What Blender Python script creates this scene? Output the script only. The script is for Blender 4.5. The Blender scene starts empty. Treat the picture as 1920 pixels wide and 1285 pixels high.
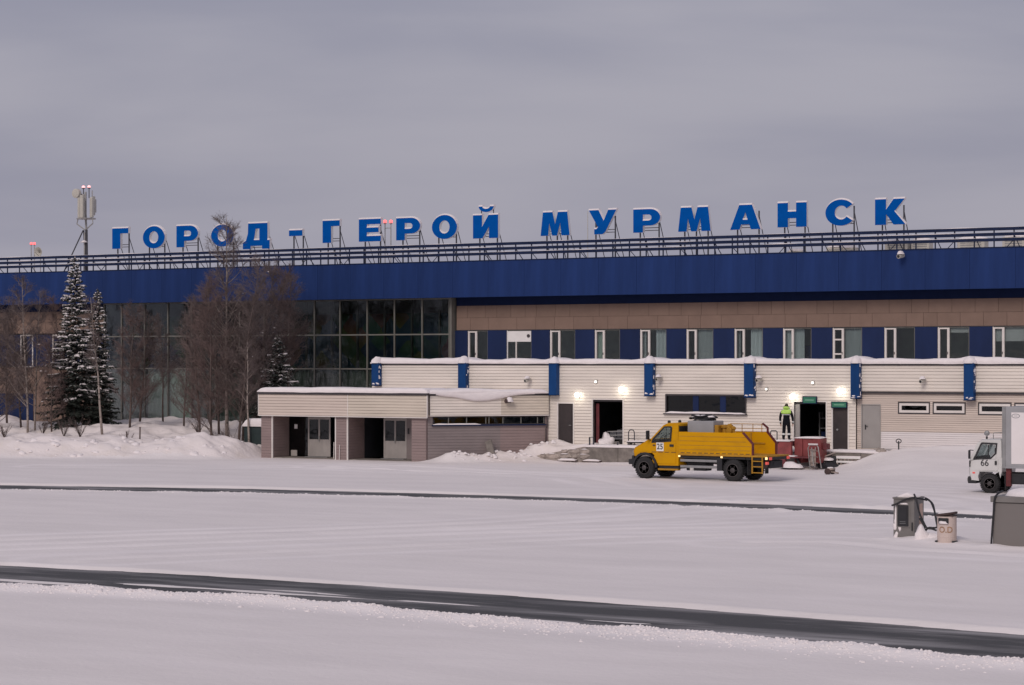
import bpy, math, random
import numpy as np
from mathutils import Vector, Matrix, noise as mnoise
from mathutils.geometry import tessellate_polygon

random.seed(7)
scene = bpy.context.scene
COL = scene.collection
R = math.radians

# ------------------------------------------------------------------ camera
F = 4266.0            # focal length in pixels of a 1920 px wide picture
CAM_H = 5.3
HORIZON = 678.0
TH = math.atan(F / 7326.0)          # the terminal front is turned by this much
CT, ST = math.cos(TH), math.sin(TH)
cam_data = bpy.data.cameras.new('camera')
cam = bpy.data.objects.new('camera', cam_data)
COL.objects.link(cam)
cam.location = (0, 0, CAM_H)
cam.rotation_euler = (R(90), 0, 0)
cam_data.sensor_width = 36.0
cam_data.lens = 36.0 * F / 1920.0
cam_data.shift_y = (HORIZON - 642.5) / 1920.0
cam_data.clip_start = 0.5
cam_data.clip_end = 8000
scene.camera = cam

# ------------------------------------------------------------------ sky, sun, exposure
SUN_EL, SUN_AZ = 35.0, 205.0        # degrees; azimuth clockwise from +Y (behind the camera)
world = bpy.data.worlds.new('World')
scene.world = world
world.use_nodes = True
wn, wl = world.node_tree.nodes, world.node_tree.links
wn.clear()
w_out = wn.new('ShaderNodeOutputWorld')
w_bg = wn.new('ShaderNodeBackground')
sky = wn.new('ShaderNodeTexSky')
sky.sky_type = 'NISHITA'
sky.sun_disc = False
sky.sun_elevation = R(SUN_EL)
sky.sun_rotation = R(SUN_AZ)
sky.air_density = 1.5
sky.dust_density = 4.0
tc = wn.new('ShaderNodeTexCoord')
mp = wn.new('ShaderNodeMapping')
mp.inputs['Scale'].default_value = (2.4, 2.4, 13.0)
mp.inputs['Rotation'].default_value = (0.0, R(14.0), 0.0)
ns = wn.new('ShaderNodeTexNoise')
ns.inputs['Scale'].default_value = 1.7
ns.inputs['Detail'].default_value = 5.0
ns.inputs['Roughness'].default_value = 0.45
ns.inputs['Distortion'].default_value = 0.25
cr = wn.new('ShaderNodeValToRGB')
cr.color_ramp.interpolation = 'EASE'
cr.color_ramp.elements[0].position = 0.30
cr.color_ramp.elements[0].color = (3.00, 2.97, 3.80, 1)
cr.color_ramp.elements[1].position = 0.72
cr.color_ramp.elements[1].color = (3.92, 3.78, 4.45, 1)
mx = wn.new('ShaderNodeMix')
mx.data_type = 'RGBA'
mx.inputs['Factor'].default_value = 0.93      # thick overcast in front of the clear sky
wl.new(tc.outputs['Generated'], mp.inputs['Vector'])
wl.new(mp.outputs['Vector'], ns.inputs['Vector'])
wl.new(ns.outputs['Fac'], cr.inputs['Fac'])
wl.new(sky.outputs['Color'], mx.inputs['A'])
wl.new(cr.outputs['Color'], mx.inputs['B'])
wl.new(mx.outputs['Result'], w_bg.inputs['Color'])
w_bg.inputs['Strength'].default_value = 0.10
wl.new(w_bg.outputs['Background'], w_out.inputs['Surface'])

sun_d = bpy.data.lights.new('sun', 'SUN')
sun_d.energy = 1.3
sun_d.angle = R(25)
sun_d.color = (1.0, 0.90, 0.84)
sun = bpy.data.objects.new('sun', sun_d)
COL.objects.link(sun)
_d = Vector((math.sin(R(SUN_AZ)) * math.cos(R(SUN_EL)), math.cos(R(SUN_AZ)) * math.cos(R(SUN_EL)), math.sin(R(SUN_EL))))
sun.rotation_euler = (-_d).to_track_quat('-Z', 'Y').to_euler()
sun.location = (0, -30, 40)

scene.view_settings.view_transform = 'Standard'
scene.view_settings.look = 'None'
scene.view_settings.exposure = 0.0
scene.view_settings.gamma = 1.0
scene.view_settings.use_curve_mapping = False

# ------------------------------------------------------------------ coordinates
# The terminal's own frame: u along its front (to the right), v into the building, z up.
def kv(px):
    return CT + (px - 960.0) / F * ST
def U(px, v):                         # where along the front, in plane v, a bearing falls
    t = (px - 960.0) / F
    return v * (t * CT - ST) / (CT + t * ST)
def Z(px, py, v):
    return CAM_H - (py - HORIZON) * v / (F * kv(px))
def UZ(px, py, v):
    return U(px, v), Z(px, py, v)
def G(px, py, z=0.0):                 # ground point in u, v
    Y = (CAM_H - z) * F / (py - HORIZON)
    X = (px - 960.0) / F * Y
    return X * CT - Y * ST, X * ST + Y * CT
def W(u, v, z=0.0):                   # frame to world
    return Vector((u * CT + v * ST, -u * ST + v * CT, z))

# ------------------------------------------------------------------ materials
MATS = {}
def mat(name, col, rough=0.6, var=0.0, vscale=2.0, stretch=(1, 1, 1), bump=0.0, bscale=20.0,
        metal=0.0, rnd=0.0, col2=None, lo=0.35, hi=0.65, coat=0.0, spec=0.5):
    """plain paint / cladding / snow: base colour with grain, wear and fine relief"""
    m = bpy.data.materials.new(name)
    m.use_nodes = True
    n, l = m.node_tree.nodes, m.node_tree.links
    b = n['Principled BSDF']
    b.inputs['Roughness'].default_value = rough
    b.inputs['Metallic'].default_value = metal
    b.inputs['Coat Weight'].default_value = coat
    b.inputs['Specular IOR Level'].default_value = spec
    c4 = (*col, 1)
    b.inputs['Base Color'].default_value = c4
    t = n.new('ShaderNodeTexCoord')
    src = None
    if var or col2:
        mpn = n.new('ShaderNodeMapping')
        mpn.inputs['Scale'].default_value = stretch
        l.new(t.outputs['Object'], mpn.inputs['Vector'])
        nz = n.new('ShaderNodeTexNoise')
        nz.inputs['Scale'].default_value = vscale
        nz.inputs['Detail'].default_value = 6
        nz.inputs['Roughness'].default_value = 0.6
        l.new(mpn.outputs['Vector'], nz.inputs['Vector'])
        r = n.new('ShaderNodeValToRGB')
        r.color_ramp.elements[0].position = lo
        r.color_ramp.elements[1].position = hi
        if col2:
            r.color_ramp.elements[0].color = c4
            r.color_ramp.elements[1].color = (*col2, 1)
        else:
            r.color_ramp.elements[0].color = (*[x * (1 - var) for x in col], 1)
            r.color_ramp.elements[1].color = (*[min(1, x * (1 + var)) for x in col], 1)
        l.new(nz.outputs['Fac'], r.inputs['Fac'])
        src = r.outputs['Color']
    if rnd:
        oi = n.new('ShaderNodeObjectInfo')
        mr = n.new('ShaderNodeMapRange')
        mr.inputs['To Min'].default_value = 1 - rnd
        mr.inputs['To Max'].default_value = 1 + rnd
        l.new(oi.outputs['Random'], mr.inputs['Value'])
        mu = n.new('ShaderNodeMix')
        mu.data_type = 'RGBA'
        mu.blend_type = 'MULTIPLY'
        mu.inputs['Factor'].default_value = 1
        if src:
            l.new(src, mu.inputs['A'])
        else:
            mu.inputs['A'].default_value = c4
        l.new(mr.outputs['Result'], mu.inputs['B'])
        src = mu.outputs['Result']
    if src:
        l.new(src, b.inputs['Base Color'])
    if bump:
        nb = n.new('ShaderNodeTexNoise')
        nb.inputs['Scale'].default_value = bscale
        nb.inputs['Detail'].default_value = 5
        l.new(t.outputs['Object'], nb.inputs['Vector'])
        bp = n.new('ShaderNodeBump')
        bp.inputs['Strength'].default_value = bump
        bp.inputs['Distance'].default_value = 0.05
        l.new(nb.outputs['Fac'], bp.inputs['Height'])
        l.new(bp.outputs['Normal'], b.inputs['Normal'])
    MATS[name] = m
    return m

def emit(name, col, strength):
    m = bpy.data.materials.new(name)
    m.use_nodes = True
    b = m.node_tree.nodes['Principled BSDF']
    b.inputs['Base Color'].default_value = (*col, 1)
    b.inputs['Emission Color'].default_value = (*col, 1)
    b.inputs['Emission Strength'].default_value = strength
    MATS[name] = m
    return m

def glass(name, tint, rough=0.03, wav=0.0):
    m = bpy.data.materials.new(name)
    m.use_nodes = True
    n, l = m.node_tree.nodes, m.node_tree.links
    n.clear()
    o = n.new('ShaderNodeOutputMaterial')
    mixn = n.new('ShaderNodeMixShader')
    tr = n.new('ShaderNodeBsdfTransparent')
    tr.inputs['Color'].default_value = (*tint, 1)
    gl = n.new('ShaderNodeBsdfGlossy')
    gl.inputs['Roughness'].default_value = rough
    fr = n.new('ShaderNodeFresnel')
    fr.inputs['IOR'].default_value = 1.52
    l.new(fr.outputs['Fac'], mixn.inputs['Fac'])
    l.new(tr.outputs['BSDF'], mixn.inputs[1])
    l.new(gl.outputs['BSDF'], mixn.inputs[2])
    l.new(mixn.outputs['Shader'], o.inputs['Surface'])
    if wav:
        t = n.new('ShaderNodeTexCoord')
        nb = n.new('ShaderNodeTexNoise')
        nb.inputs['Scale'].default_value = 0.9
        l.new(t.outputs['Object'], nb.inputs['Vector'])
        bp = n.new('ShaderNodeBump')
        bp.inputs['Strength'].default_value = wav
        bp.inputs['Distance'].default_value = 0.05
        l.new(nb.outputs['Fac'], bp.inputs['Height'])
        l.new(bp.outputs['Normal'], gl.inputs['Normal'])
    MATS[name] = m
    return m

mat('snow', (0.82, 0.765, 0.750), 0.75, var=0.045, vscale=0.35, stretch=(0.5, 1.6, 1), bump=0.35, bscale=7.0, spec=0.25)
mat('snow_cap', (0.86, 0.80, 0.795), 0.75, var=0.03, vscale=3.0, bump=0.4, bscale=9.0, spec=0.25)
mat('snow_bank', (0.83, 0.76, 0.74), 0.8, bump=0.9, bscale=4.0, spec=0.2, col2=(0.74, 0.66, 0.60), lo=0.50, hi=0.78, vscale=0.55)
mat('asphalt', (0.055, 0.054, 0.056), 0.75, bump=0.3, bscale=30, col2=(0.46, 0.44, 0.445), lo=0.46, hi=0.76, vscale=0.75, stretch=(0.14, 1.0, 1))
mat('fascia_blue', (0.0145, 0.036, 0.132), 0.55, spec=0.12, var=0.16, vscale=1.1, stretch=(1.6, 1, 0.16), rnd=0.07, bump=0.08, bscale=2.0)
mat('navy_under', (0.008, 0.016, 0.055), 0.7, spec=0.1, var=0.1)
mat('rail_blue', (0.008, 0.017, 0.055), 0.5, spec=0.2, var=0.2, vscale=3)
mat('brown_clad', (0.222, 0.152, 0.120), 0.6, spec=0.2, var=0.06, vscale=1.2, rnd=0.05)
mat('joint_dark', (0.06, 0.045, 0.04), 0.8, var=0.2)
mat('blue_panel', (0.011, 0.023, 0.078), 0.45, spec=0.2, var=0.12, vscale=1.0, stretch=(1, 1, .3), rnd=0.12)
mat('pilaster_blue', (0.007, 0.048, 0.165), 0.5, spec=0.15, var=0.14, vscale=2.0, rnd=0.06, stretch=(1, 1, .3))
mat('siding', (0.77, 0.70, 0.625), 0.55, var=0.07, vscale=0.8, stretch=(0.4, 1, 2.2), bump=0.05)
mat('siding_tan', (0.63, 0.535, 0.465), 0.55, var=0.07, vscale=0.8, stretch=(0.4, 1, 2.2), bump=0.05)
mat('siding_yellowed', (0.62, 0.545, 0.455), 0.55, var=0.09, vscale=0.8, stretch=(0.4, 1, 2.2), bump=0.05)
mat('siding_new', (0.76, 0.71, 0.70), 0.5, var=0.03, vscale=0.8)
mat('siding_grey', (0.235, 0.195, 0.19), 0.55, var=0.08, vscale=0.9, stretch=(0.5, 1, 1.5), bump=0.05)
mat('siding_mauve', (0.275, 0.205, 0.195), 0.55, var=0.08, vscale=0.9, stretch=(0.5, 1, 1.5), bump=0.05)
mat('trim_dark', (0.045, 0.038, 0.042), 0.6, var=0.2, vscale=2)
mat('trim_white', (0.74, 0.69, 0.65), 0.5, var=0.05, vscale=2)
mat('door_dark', (0.035, 0.026, 0.026), 0.5, var=0.2, vscale=2)
mat('door_grey', (0.33, 0.31, 0.295), 0.45, var=0.05, vscale=1.5)
mat('door_pale', (0.36, 0.33, 0.31), 0.5, var=0.12, vscale=2.5, stretch=(1, 1, .4))
mat('steel_grey', (0.30, 0.30, 0.30), 0.45, var=0.12, vscale=3, metal=0.3)
mat('mullion', (0.17, 0.165, 0.145), 0.5, var=0.1)
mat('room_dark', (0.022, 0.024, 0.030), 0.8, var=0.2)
mat('room_wall', (0.66, 0.69, 0.66), 0.8, var=0.1)
mat('room_mid', (0.30, 0.31, 0.295), 0.85, var=0.15)
mat('curtain_green', (0.66, 0.76, 0.66), 0.9, var=0.12, vscale=1.5, stretch=(1, 1, .15))
mat('curtain_grey', (0.70, 0.73, 0.73), 0.9, var=0.10, vscale=1.5, stretch=(2, 1, .15), rnd=0.25)
mat('curtain_shaded', (0.20, 0.235, 0.20), 0.9, var=0.2, vscale=1.5, stretch=(1, 1, .15), rnd=0.2)
mat('blind_white', (0.80, 0.78, 0.76), 0.7, var=0.04)
mat('concrete', (0.21, 0.185, 0.165), 0.85, var=0.25, vscale=2.2, bump=0.5, bscale=8, rnd=0.12)
mat('stone', (0.36, 0.31, 0.275), 0.85, var=0.3, vscale=4.0, bump=0.6, bscale=9, rnd=0.25)
mat('letter_blue', (0.0005, 0.086, 0.375), 0.6, spec=0.03, var=0.06, vscale=1.5)
mat('letter_white', (0.76, 0.74, 0.74), 0.5, var=0.05)
mat('steel_dark', (0.045, 0.045, 0.055), 0.55, var=0.3, vscale=4)
mat('antenna_white', (0.50, 0.475, 0.42), 0.5, var=0.06, vscale=3)
mat('galv', (0.36, 0.35, 0.34), 0.5, metal=0.3, var=0.15, vscale=5)
mat('bark_birch', (0.34, 0.285, 0.25), 0.85, col2=(0.07, 0.055, 0.05), lo=0.52, hi=0.66, vscale=3.0, stretch=(1, 1, 2.5), bump=0.3)
mat('bark_brown', (0.115, 0.085, 0.075), 0.9, var=0.3, vscale=4, bump=0.3)
mat('twig', (0.165, 0.128, 0.118), 0.9, var=0.25, vscale=1.0)
mat('twig_red', (0.170, 0.118, 0.106), 0.9, var=0.25, vscale=1.0)
mat('frost', (0.40, 0.39, 0.37), 0.85, var=0.25, vscale=3)
mat('needle', (0.045, 0.055, 0.045), 0.8, var=0.4, vscale=1.6)
mat('truck_yellow', (0.65, 0.318, 0.003), 0.5, col2=(0.46, 0.225, 0.014), lo=0.50, hi=0.80, vscale=1.3, stretch=(.6, 1, 1.6), spec=0.12)
mat('truck_yellow_dull', (0.44, 0.22, 0.012), 0.6, var=0.15, vscale=2.5)
mat('truck_white', (0.66, 0.65, 0.63), 0.35, var=0.05, vscale=1.5, coat=0.2)
mat('box_grey', (0.33, 0.33, 0.34), 0.5, var=0.08, vscale=1.5)
mat('box_panel', (0.82, 0.77, 0.76), 0.45, var=0.03, vscale=1.0)
mat('rubber', (0.022, 0.021, 0.022), 0.85, var=0.3, vscale=5, bump=0.3, bscale=30)
mat('rim', (0.06, 0.052, 0.052), 0.6, var=0.25, vscale=6)
mat('black_plastic', (0.018, 0.018, 0.021), 0.55, var=0.2)
mat('chassis', (0.020, 0.020, 0.024), 0.7, var=0.3, vscale=3)
mat('maroon', (0.115, 0.016, 0.018), 0.5, var=0.2, vscale=3)
mat('red_paint', (0.245, 0.050, 0.050), 0.5, var=0.25, vscale=2.0, bump=0.05)
mat('red_dark', (0.13, 0.025, 0.03), 0.6, var=0.25, vscale=2.5)
mat('ink', (0.03, 0.03, 0.035), 0.6)
mat('ink_tan', (0.38, 0.22, 0.13), 0.7, var=0.2, vscale=8)
mat('plate_white', (0.82, 0.80, 0.78), 0.5, var=0.05)
mat('green_sign', (0.030, 0.17, 0.105), 0.5, var=0.1, vscale=3)
mat('green_sign_text', (0.20, 0.42, 0.30), 0.5)
mat('cabinet_grey', (0.185, 0.172, 0.162), 0.5, var=0.10, vscale=2.0, rnd=0.05)
mat('cabinet_rime', (0.183, 0.165, 0.155), 0.55, col2=(0.62, 0.60, 0.59), lo=0.64, hi=0.80, vscale=1.3)
mat('sticker_tan', (0.58, 0.40, 0.32), 0.6, var=0.08)
mat('bin_beige', (0.60, 0.49, 0.44), 0.6, col2=(0.42, 0.29, 0.23), lo=0.56, hi=0.75, vscale=3.0)
mat('dark_brown', (0.06, 0.035, 0.032), 0.6, var=0.2)
mat('wood_grey', (0.33, 0.27, 0.24), 0.85, var=0.3, vscale=5, rnd=0.15)
mat('cloth_black', (0.010, 0.011, 0.014), 0.95, spec=0.1, var=0.3, vscale=6, bump=0.3, bscale=12)
mat('cloth_lime', (0.52, 0.80, 0.16), 0.75, var=0.12, vscale=6)
mat('reflective', (0.72, 0.73, 0.70), 0.4)
mat('skin', (0.50, 0.30, 0.22), 0.6, var=0.05)
mat('knit_dark', (0.055, 0.045, 0.025), 0.9, var=0.3, vscale=20)
mat('bin_green', (0.020, 0.035, 0.035), 0.5, var=0.2)
mat('luggage_grey', (0.14, 0.14, 0.15), 0.6, var=0.3, vscale=3)
emit('lamp_white', (1.0, 0.97, 0.86), 6.0)
emit('lamp_small', (1.0, 0.96, 0.85), 3.0)
emit('lamp_red', (1.0, 0.10, 0.10), 2.6)
emit('lamp_pink', (1.0, 0.45, 0.45), 1.3)
emit('lamp_amber', (1.0, 0.70, 0.32), 1.4)
emit('lamp_tail', (0.75, 0.10, 0.08), 0.25)
glass('glass_dark', (0.34, 0.38, 0.40), wav=0.3)
glass('glass_office', (0.78, 0.82, 0.82), wav=0.15)
glass('glass_hall', (0.60, 0.64, 0.63), wav=0.3)
glass('glass_car', (0.60, 0.66, 0.66))

def pack_snow():
    """packed tyre tracks are a little paler than the loose snow: a mesh attribute drives it"""
    m = MATS['snow']
    n, l = m.node_tree.nodes, m.node_tree.links
    b = n['Principled BSDF']
    src = b.inputs['Base Color'].links[0].from_socket
    at = n.new('ShaderNodeAttribute')
    at.attribute_name = 'packed'
    mxn = n.new('ShaderNodeMix')
    mxn.data_type = 'RGBA'
    l.new(at.outputs['Fac'], mxn.inputs['Factor'])
    l.new(src, mxn.inputs['A'])
    mxn.inputs['B'].default_value = (0.94, 0.88, 0.87, 1)
    l.new(mxn.outputs['Result'], b.inputs['Base Color'])
pack_snow()
def mural_mat():
    """triangular mosaic mural on the hall's inner wall"""
    m = bpy.data.materials.new('mural')
    m.use_nodes = True
    n, l = m.node_tree.nodes, m.node_tree.links
    b = n['Principled BSDF']
    b.inputs['Roughness'].default_value = 0.8
    t = n.new('ShaderNodeTexCoord')
    mpn = n.new('ShaderNodeMapping')
    mpn.inputs['Rotation'].default_value = (0, R(45), 0)
    l.new(t.outputs['Object'], mpn.inputs['Vector'])
    vo = n.new('ShaderNodeTexVoronoi')
    vo.distance = 'CHEBYCHEV'
    vo.inputs['Scale'].default_value = 1.0
    vo.inputs['Randomness'].default_value = 0.35
    l.new(mpn.outputs['Vector'], vo.inputs['Vector'])
    nz = n.new('ShaderNodeTexNoise')
    nz.inputs['Scale'].default_value = 0.16
    nz.inputs['Detail'].default_value = 1
    l.new(t.outputs['Object'], nz.inputs['Vector'])
    sep = n.new('ShaderNodeSeparateColor')
    l.new(vo.outputs['Color'], sep.inputs['Color'])
    ad = n.new('ShaderNodeMath')
    ad.operation = 'MULTIPLY_ADD'
    ad.inputs[1].default_value = 0.34
    l.new(sep.outputs['Red'], ad.inputs[0])
    l.new(nz.outputs['Fac'], ad.inputs[2])
    r = n.new('ShaderNodeValToRGB')
    els = r.color_ramp.elements
    els[0].position = 0.40
    els[0].color = (0.03, 0.07, 0.16, 1)
    els[1].position = 0.92
    els[1].color = (0.17, 0.06, 0.13, 1)
    for p, c in ((0.55, (0.04, 0.11, 0.16, 1)), (0.62, (0.06, 0.17, 0.09, 1)), (0.68, (0.20, 0.20, 0.06, 1)), (0.74, (0.28, 0.12, 0.07, 1)), (0.82, (0.18, 0.05, 0.06, 1))):
        e = els.new(p)
        e.color = c
    l.new(ad.outputs['Value'], r.inputs['Fac'])
    l.new(r.outputs['Color'], b.inputs['Base Color'])
    MATS['mural'] = m
mural_mat()

# ------------------------------------------------------------------ mesh building
class MB:
    def __init__(self):
        self.v, self.f = [], []
    def quad(self, *p):
        i = len(self.v)
        self.v += [tuple(q) for q in p]
        self.f.append(tuple(range(i, i + len(p))))
        return self
    def box(self, x0, x1, y0, y1, z0, z1):
        i = len(self.v)
        self.v += [(x0, y0, z0), (x1, y0, z0), (x1, y1, z0), (x0, y1, z0), (x0, y0, z1), (x1, y0, z1), (x1, y1, z1), (x0, y1, z1)]
        for q in ((3, 2, 1, 0), (4, 5, 6, 7), (0, 1, 5, 4), (1, 2, 6, 5), (2, 3, 7, 6), (3, 0, 4, 7)):
            self.f.append(tuple(i + k for k in q))
        return self
    def room(self, x0, x1, y0, y1, z0, z1):
        """box open at the front (y0), seen from inside"""
        i = len(self.v)
        self.v += [(x0, y0, z0), (x1, y0, z0), (x1, y1, z0), (x0, y1, z0), (x0, y0, z1), (x1, y0, z1), (x1, y1, z1), (x0, y1, z1)]
        for q in ((0, 1, 2, 3), (7, 6, 5, 4), (1, 5, 6, 2), (2, 6, 7, 3), (3, 7, 4, 0)):
            self.f.append(tuple(i + k for k in q))
        return self
    def prism_y(self, pts, y0, y1):
        """polygon in (x, z) pushed along y; concave allowed"""
        n = len(pts)
        i = len(self.v)
        self.v += [(x, y0, z) for x, z in pts] + [(x, y1, z) for x, z in pts]
        for a, b, c in tessellate_polygon([[Vector((x, z, 0)) for x, z in pts]]):
            self.f.append((i + a, i + b, i + c))
            self.f.append((i + n + c, i + n + b, i + n + a))
        for k in range(n):
            m = (k + 1) % n
            self.f.append((i + k, i + m, i + n + m, i + n + k))
        return self
    def tube(self, path, r, n=6, r1=None, cap=True):
        """tube through a list of points, radius r -> r1"""
        path = [Vector(p) for p in path]
        rs = r if isinstance(r, (list, tuple)) else [r + ((r1 if r1 is not None else r) - r) * k / max(1, len(path) - 1) for k in range(len(path))]
        base = len(self.v)
        prev = None
        for k, p in enumerate(path):
            d = (path[min(k + 1, len(path) - 1)] - path[max(k - 1, 0)])
            if d.length < 1e-9:
                d = Vector((0, 0, 1))
            d.normalize()
            if prev is None:
                a = d.cross(Vector((0, 0, 1)))
                if a.length < 0.05:
                    a = d.cross(Vector((1, 0, 0)))
            else:
                a = prev - d * prev.dot(d)
                if a.length < 1e-6:
                    a = d.orthogonal()
            a.normalize()
            prev = a
            b = d.cross(a)
            for j in range(n):
                w = 2 * math.pi * j / n
                self.v.append(tuple(p + (a * math.cos(w) + b * math.sin(w)) * rs[k]))
        for k in range(len(path) - 1):
            for j in range(n):
                q = (j + 1) % n
                self.f.append((base + k * n + j, base + k * n + q, base + (k + 1) * n + q, base + (k + 1) * n + j))
        if cap:
            self.f.append(tuple(base + j for j in reversed(range(n))))
            e = base + (len(path) - 1) * n
            self.f.append(tuple(e + j for j in range(n)))
        return self
    def lathe_y(self, cx, cz, prof, n=24, y0=0.0):
        """profile [(radius, y)] turned about an axis parallel to y (wheels)"""
        base = len(self.v)
        for r, y in prof:
            for j in range(n):
                w = 2 * math.pi * j / n
                self.v.append((cx + r * math.cos(w), y0 + y, cz + r * math.sin(w)))
        for k in range(len(prof) - 1):
            for j in range(n):
                q = (j + 1) % n
                self.f.append((base + k * n + j, base + k * n + q, base + (k + 1) * n + q, base + (k + 1) * n + j))
        self.f.append(tuple(base + j for j in range(n)))
        e = base + (len(prof) - 1) * n
        self.f.append(tuple(e + j for j in reversed(range(n))))
        return self
    def lathe_z(self, cx, cy, prof, n=24):
        base = len(self.v)
        for r, z in prof:
            for j in range(n):
                w = 2 * math.pi * j / n
                self.v.append((cx + r * math.cos(w), cy + r * math.sin(w), z))
        for k in range(len(prof) - 1):
            for j in range(n):
                q = (j + 1) % n
                self.f.append((base + k * n + j, base + k * n + q, base + (k + 1) * n + q, base + (k + 1) * n + j))
        self.f.append(tuple(base + j for j in reversed(range(n))))
        e = base + (len(prof) - 1) * n
        self.f.append(tuple(e + j for j in range(n)))
        return self
    def lump(self, cx, cy, cz, rx, ry, rz, seed=0, rough=0.2, nu=10, nv=6, flat=True):
        """irregular rounded lump, flat underneath"""
        base = len(self.v)
        off = Vector((seed * 3.17, seed * 1.73, seed * 0.61))
        self.v.append((cx, cy, cz + rz))
        for k in range(1, nv + 1):
            a = math.pi * (0.5 if flat else 1.0) * k / nv
            for j in range(nu):
                w = 2 * math.pi * j / nu
                d = Vector((math.sin(a) * math.cos(w), math.sin(a) * math.sin(w), math.cos(a)))
                q = 1 + rough * mnoise.noise(d * 1.7 + off)
                self.v.append((cx + d.x * rx * q, cy + d.y * ry * q, cz + d.z * rz * q))
        for j in range(nu):
            self.f.append((base, base + 1 + j, base + 1 + (j + 1) % nu))
        for k in range(nv - 1):
            for j in range(nu):
                a = base + 1 + k * nu
                b = a + nu
                q = (j + 1) % nu
                self.f.append((a + j, b + j, b + q, a + q))
        return self
    def mesh(self, name, material, org=(0, 0, 0), smooth=False):
        me = bpy.data.meshes.new(name)
        ox, oy, oz = org
        me.from_pydata([(x - ox, y - oy, z - oz) for x, y, z in self.v], [], self.f)
        if material:
            me.materials.append(MATS[material])
        if smooth:
            me.polygons.foreach_set('use_smooth', [True] * len(me.polygons))
        me.update()
        return me
    def build(self, name, material, parent, smooth=False, stuff=False, bevel=0.0, label=None):
        org = ORG.get(root_of(parent), (0, 0, 0))
        o = bpy.data.objects.new(name, self.mesh(name, material, org, smooth))
        COL.objects.link(o)
        o.parent = parent
        if stuff:
            o['kind'] = 'stuff'
        if label:
            o['label'] = label
        if bevel:
            md = o.modifiers.new('bevel', 'BEVEL')
            md.width = bevel
            md.segments = 2
            md.limit_method = 'ANGLE'
        return o
    def single(self, name, material, label, cat, group=None, kind=None, smooth=False, frame=True, bevel=0.0):
        """a top-level thing that is one mesh; vertices are in the u, v, z frame"""
        a = np.array(self.v)
        org = ((a[:, 0].min() + a[:, 0].max()) / 2, (a[:, 1].min() + a[:, 1].max()) / 2, a[:, 2].min())
        o = bpy.data.objects.new(name, self.mesh(name, material, org, smooth))
        COL.objects.link(o)
        o.location = W(*org)
        o.rotation_euler = (0, 0, -TH)
        if kind:
            o['kind'] = kind
        if label:
            o['label'] = label
        if cat:
            o['category'] = cat
        if group:
            o['group'] = group
        if bevel:
            md = o.modifiers.new('bevel', 'BEVEL')
            md.width = bevel
            md.segments = 2
            md.limit_method = 'ANGLE'
        return o

ORG = {}
def root_of(o):
    while o is not None and o.parent is not None:
        o = o.parent
    return o
def thing(name, label, cat, u, v, z=0.0, group=None, local=False, turn=0.0, kind=None):
    """Empty at a thing's base. local: parts are given in its own frame, else in u, v, z"""
    o = bpy.data.objects.new(name, None)
    COL.objects.link(o)
    o.empty_display_size = 0.3
    o.location = W(u, v, z)
    o.rotation_euler = (0, 0, -TH + turn)
    ORG[o] = (0, 0, 0) if local else (u, v, z)
    if label:
        o['label'] = label
    if cat:
        o['category'] = cat
    if group:
        o['group'] = group
    if kind:
        o['kind'] = kind
    return o
def piece(name, me, parent, loc):
    """one of many alike pieces sharing a mesh; loc in u, v, z of the frame"""
    org = ORG.get(root_of(parent), (0, 0, 0))
    o = bpy.data.objects.new(name, me)
    COL.objects.link(o)
    o.parent = parent
    o.location = [loc[k] - org[k] for k in range(3)]
    return o
def copy_tree(o, parent=None):
    c = o.copy()
    COL.objects.link(c)
    c.parent = parent
    for ch in o.children:
        copy_tree(ch, c)
    return c
def n1(x, seed=0.0, s=1.0):
    return mnoise.noise(Vector((x * s, seed * 7.13, seed * 1.91)))

def boxmesh(name, material, sx, sy, sz):
    """box with its lower front left corner at the origin"""
    return MB().box(0, sx, 0, sy, 0, sz).mesh(name, material)

def text_mesh(body, size, material, depth=0.004):
    cu = bpy.data.curves.new('text', 'FONT')
    cu.body = body
    cu.size = size
    cu.extrude = depth
    cu.offset = size * 0.012
    cu.align_x = 'CENTER'
    cu.align_y = 'CENTER'
    ob = bpy.data.objects.new('text', cu)
    COL.objects.link(ob)
    bpy.context.view_layer.update()
    me = bpy.data.meshes.new_from_object(ob.evaluated_get(bpy.context.evaluated_depsgraph_get()))
    bpy.data.objects.remove(ob)
    me.materials.clear()
    me.materials.append(MATS[material])
    return me
def put_text(name, me, parent, loc, rot):
    o = bpy.data.objects.new(name, me)
    COL.objects.link(o)
    o.parent = parent
    o.location = loc
    o.rotation_euler = rot
    return o

# ================================================================== GROUND
V_MAIN, V_FASC, V_GLASS, V_ANNEX, V_PORCH, V_DOCK = 114.0, 112.8, 113.65, 105.2, 100.2, 103.7
DOCK_Z = 0.95

def vnoise(x, y, seed=0):
    """numpy value noise in [-1, 1]"""
    xi, yi = np.floor(x).astype(np.int64), np.floor(y).astype(np.int64)
    xf, yf = x - xi, y - yi
    def hsh(a, b):
        h = (a * 374761393 + b * 668265263 + seed * 2147483647) & 0x7fffffff
        h = ((h ^ (h >> 13)) * 1274126177) & 0x7fffffff
        return ((h ^ (h >> 16)) & 0xffff) / 32767.5 - 1.0
    sx, sy = xf * xf * (3 - 2 * xf), yf * yf * (3 - 2 * yf)
    a, b = hsh(xi, yi), hsh(xi + 1, yi)
    c, d = hsh(xi, yi + 1), hsh(xi + 1, yi + 1)
    return (a + (b - a) * sx) * (1 - sy) + (c + (d - c) * sx) * sy
def fbm(x, y, seed=0, oct=3):
    r, amp = 0, 1.0
    for k in range(oct):
        r = r + amp * vnoise(x * 2 ** k, y * 2 ** k, seed + k * 11)
        amp *= 0.5
    return r
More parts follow.
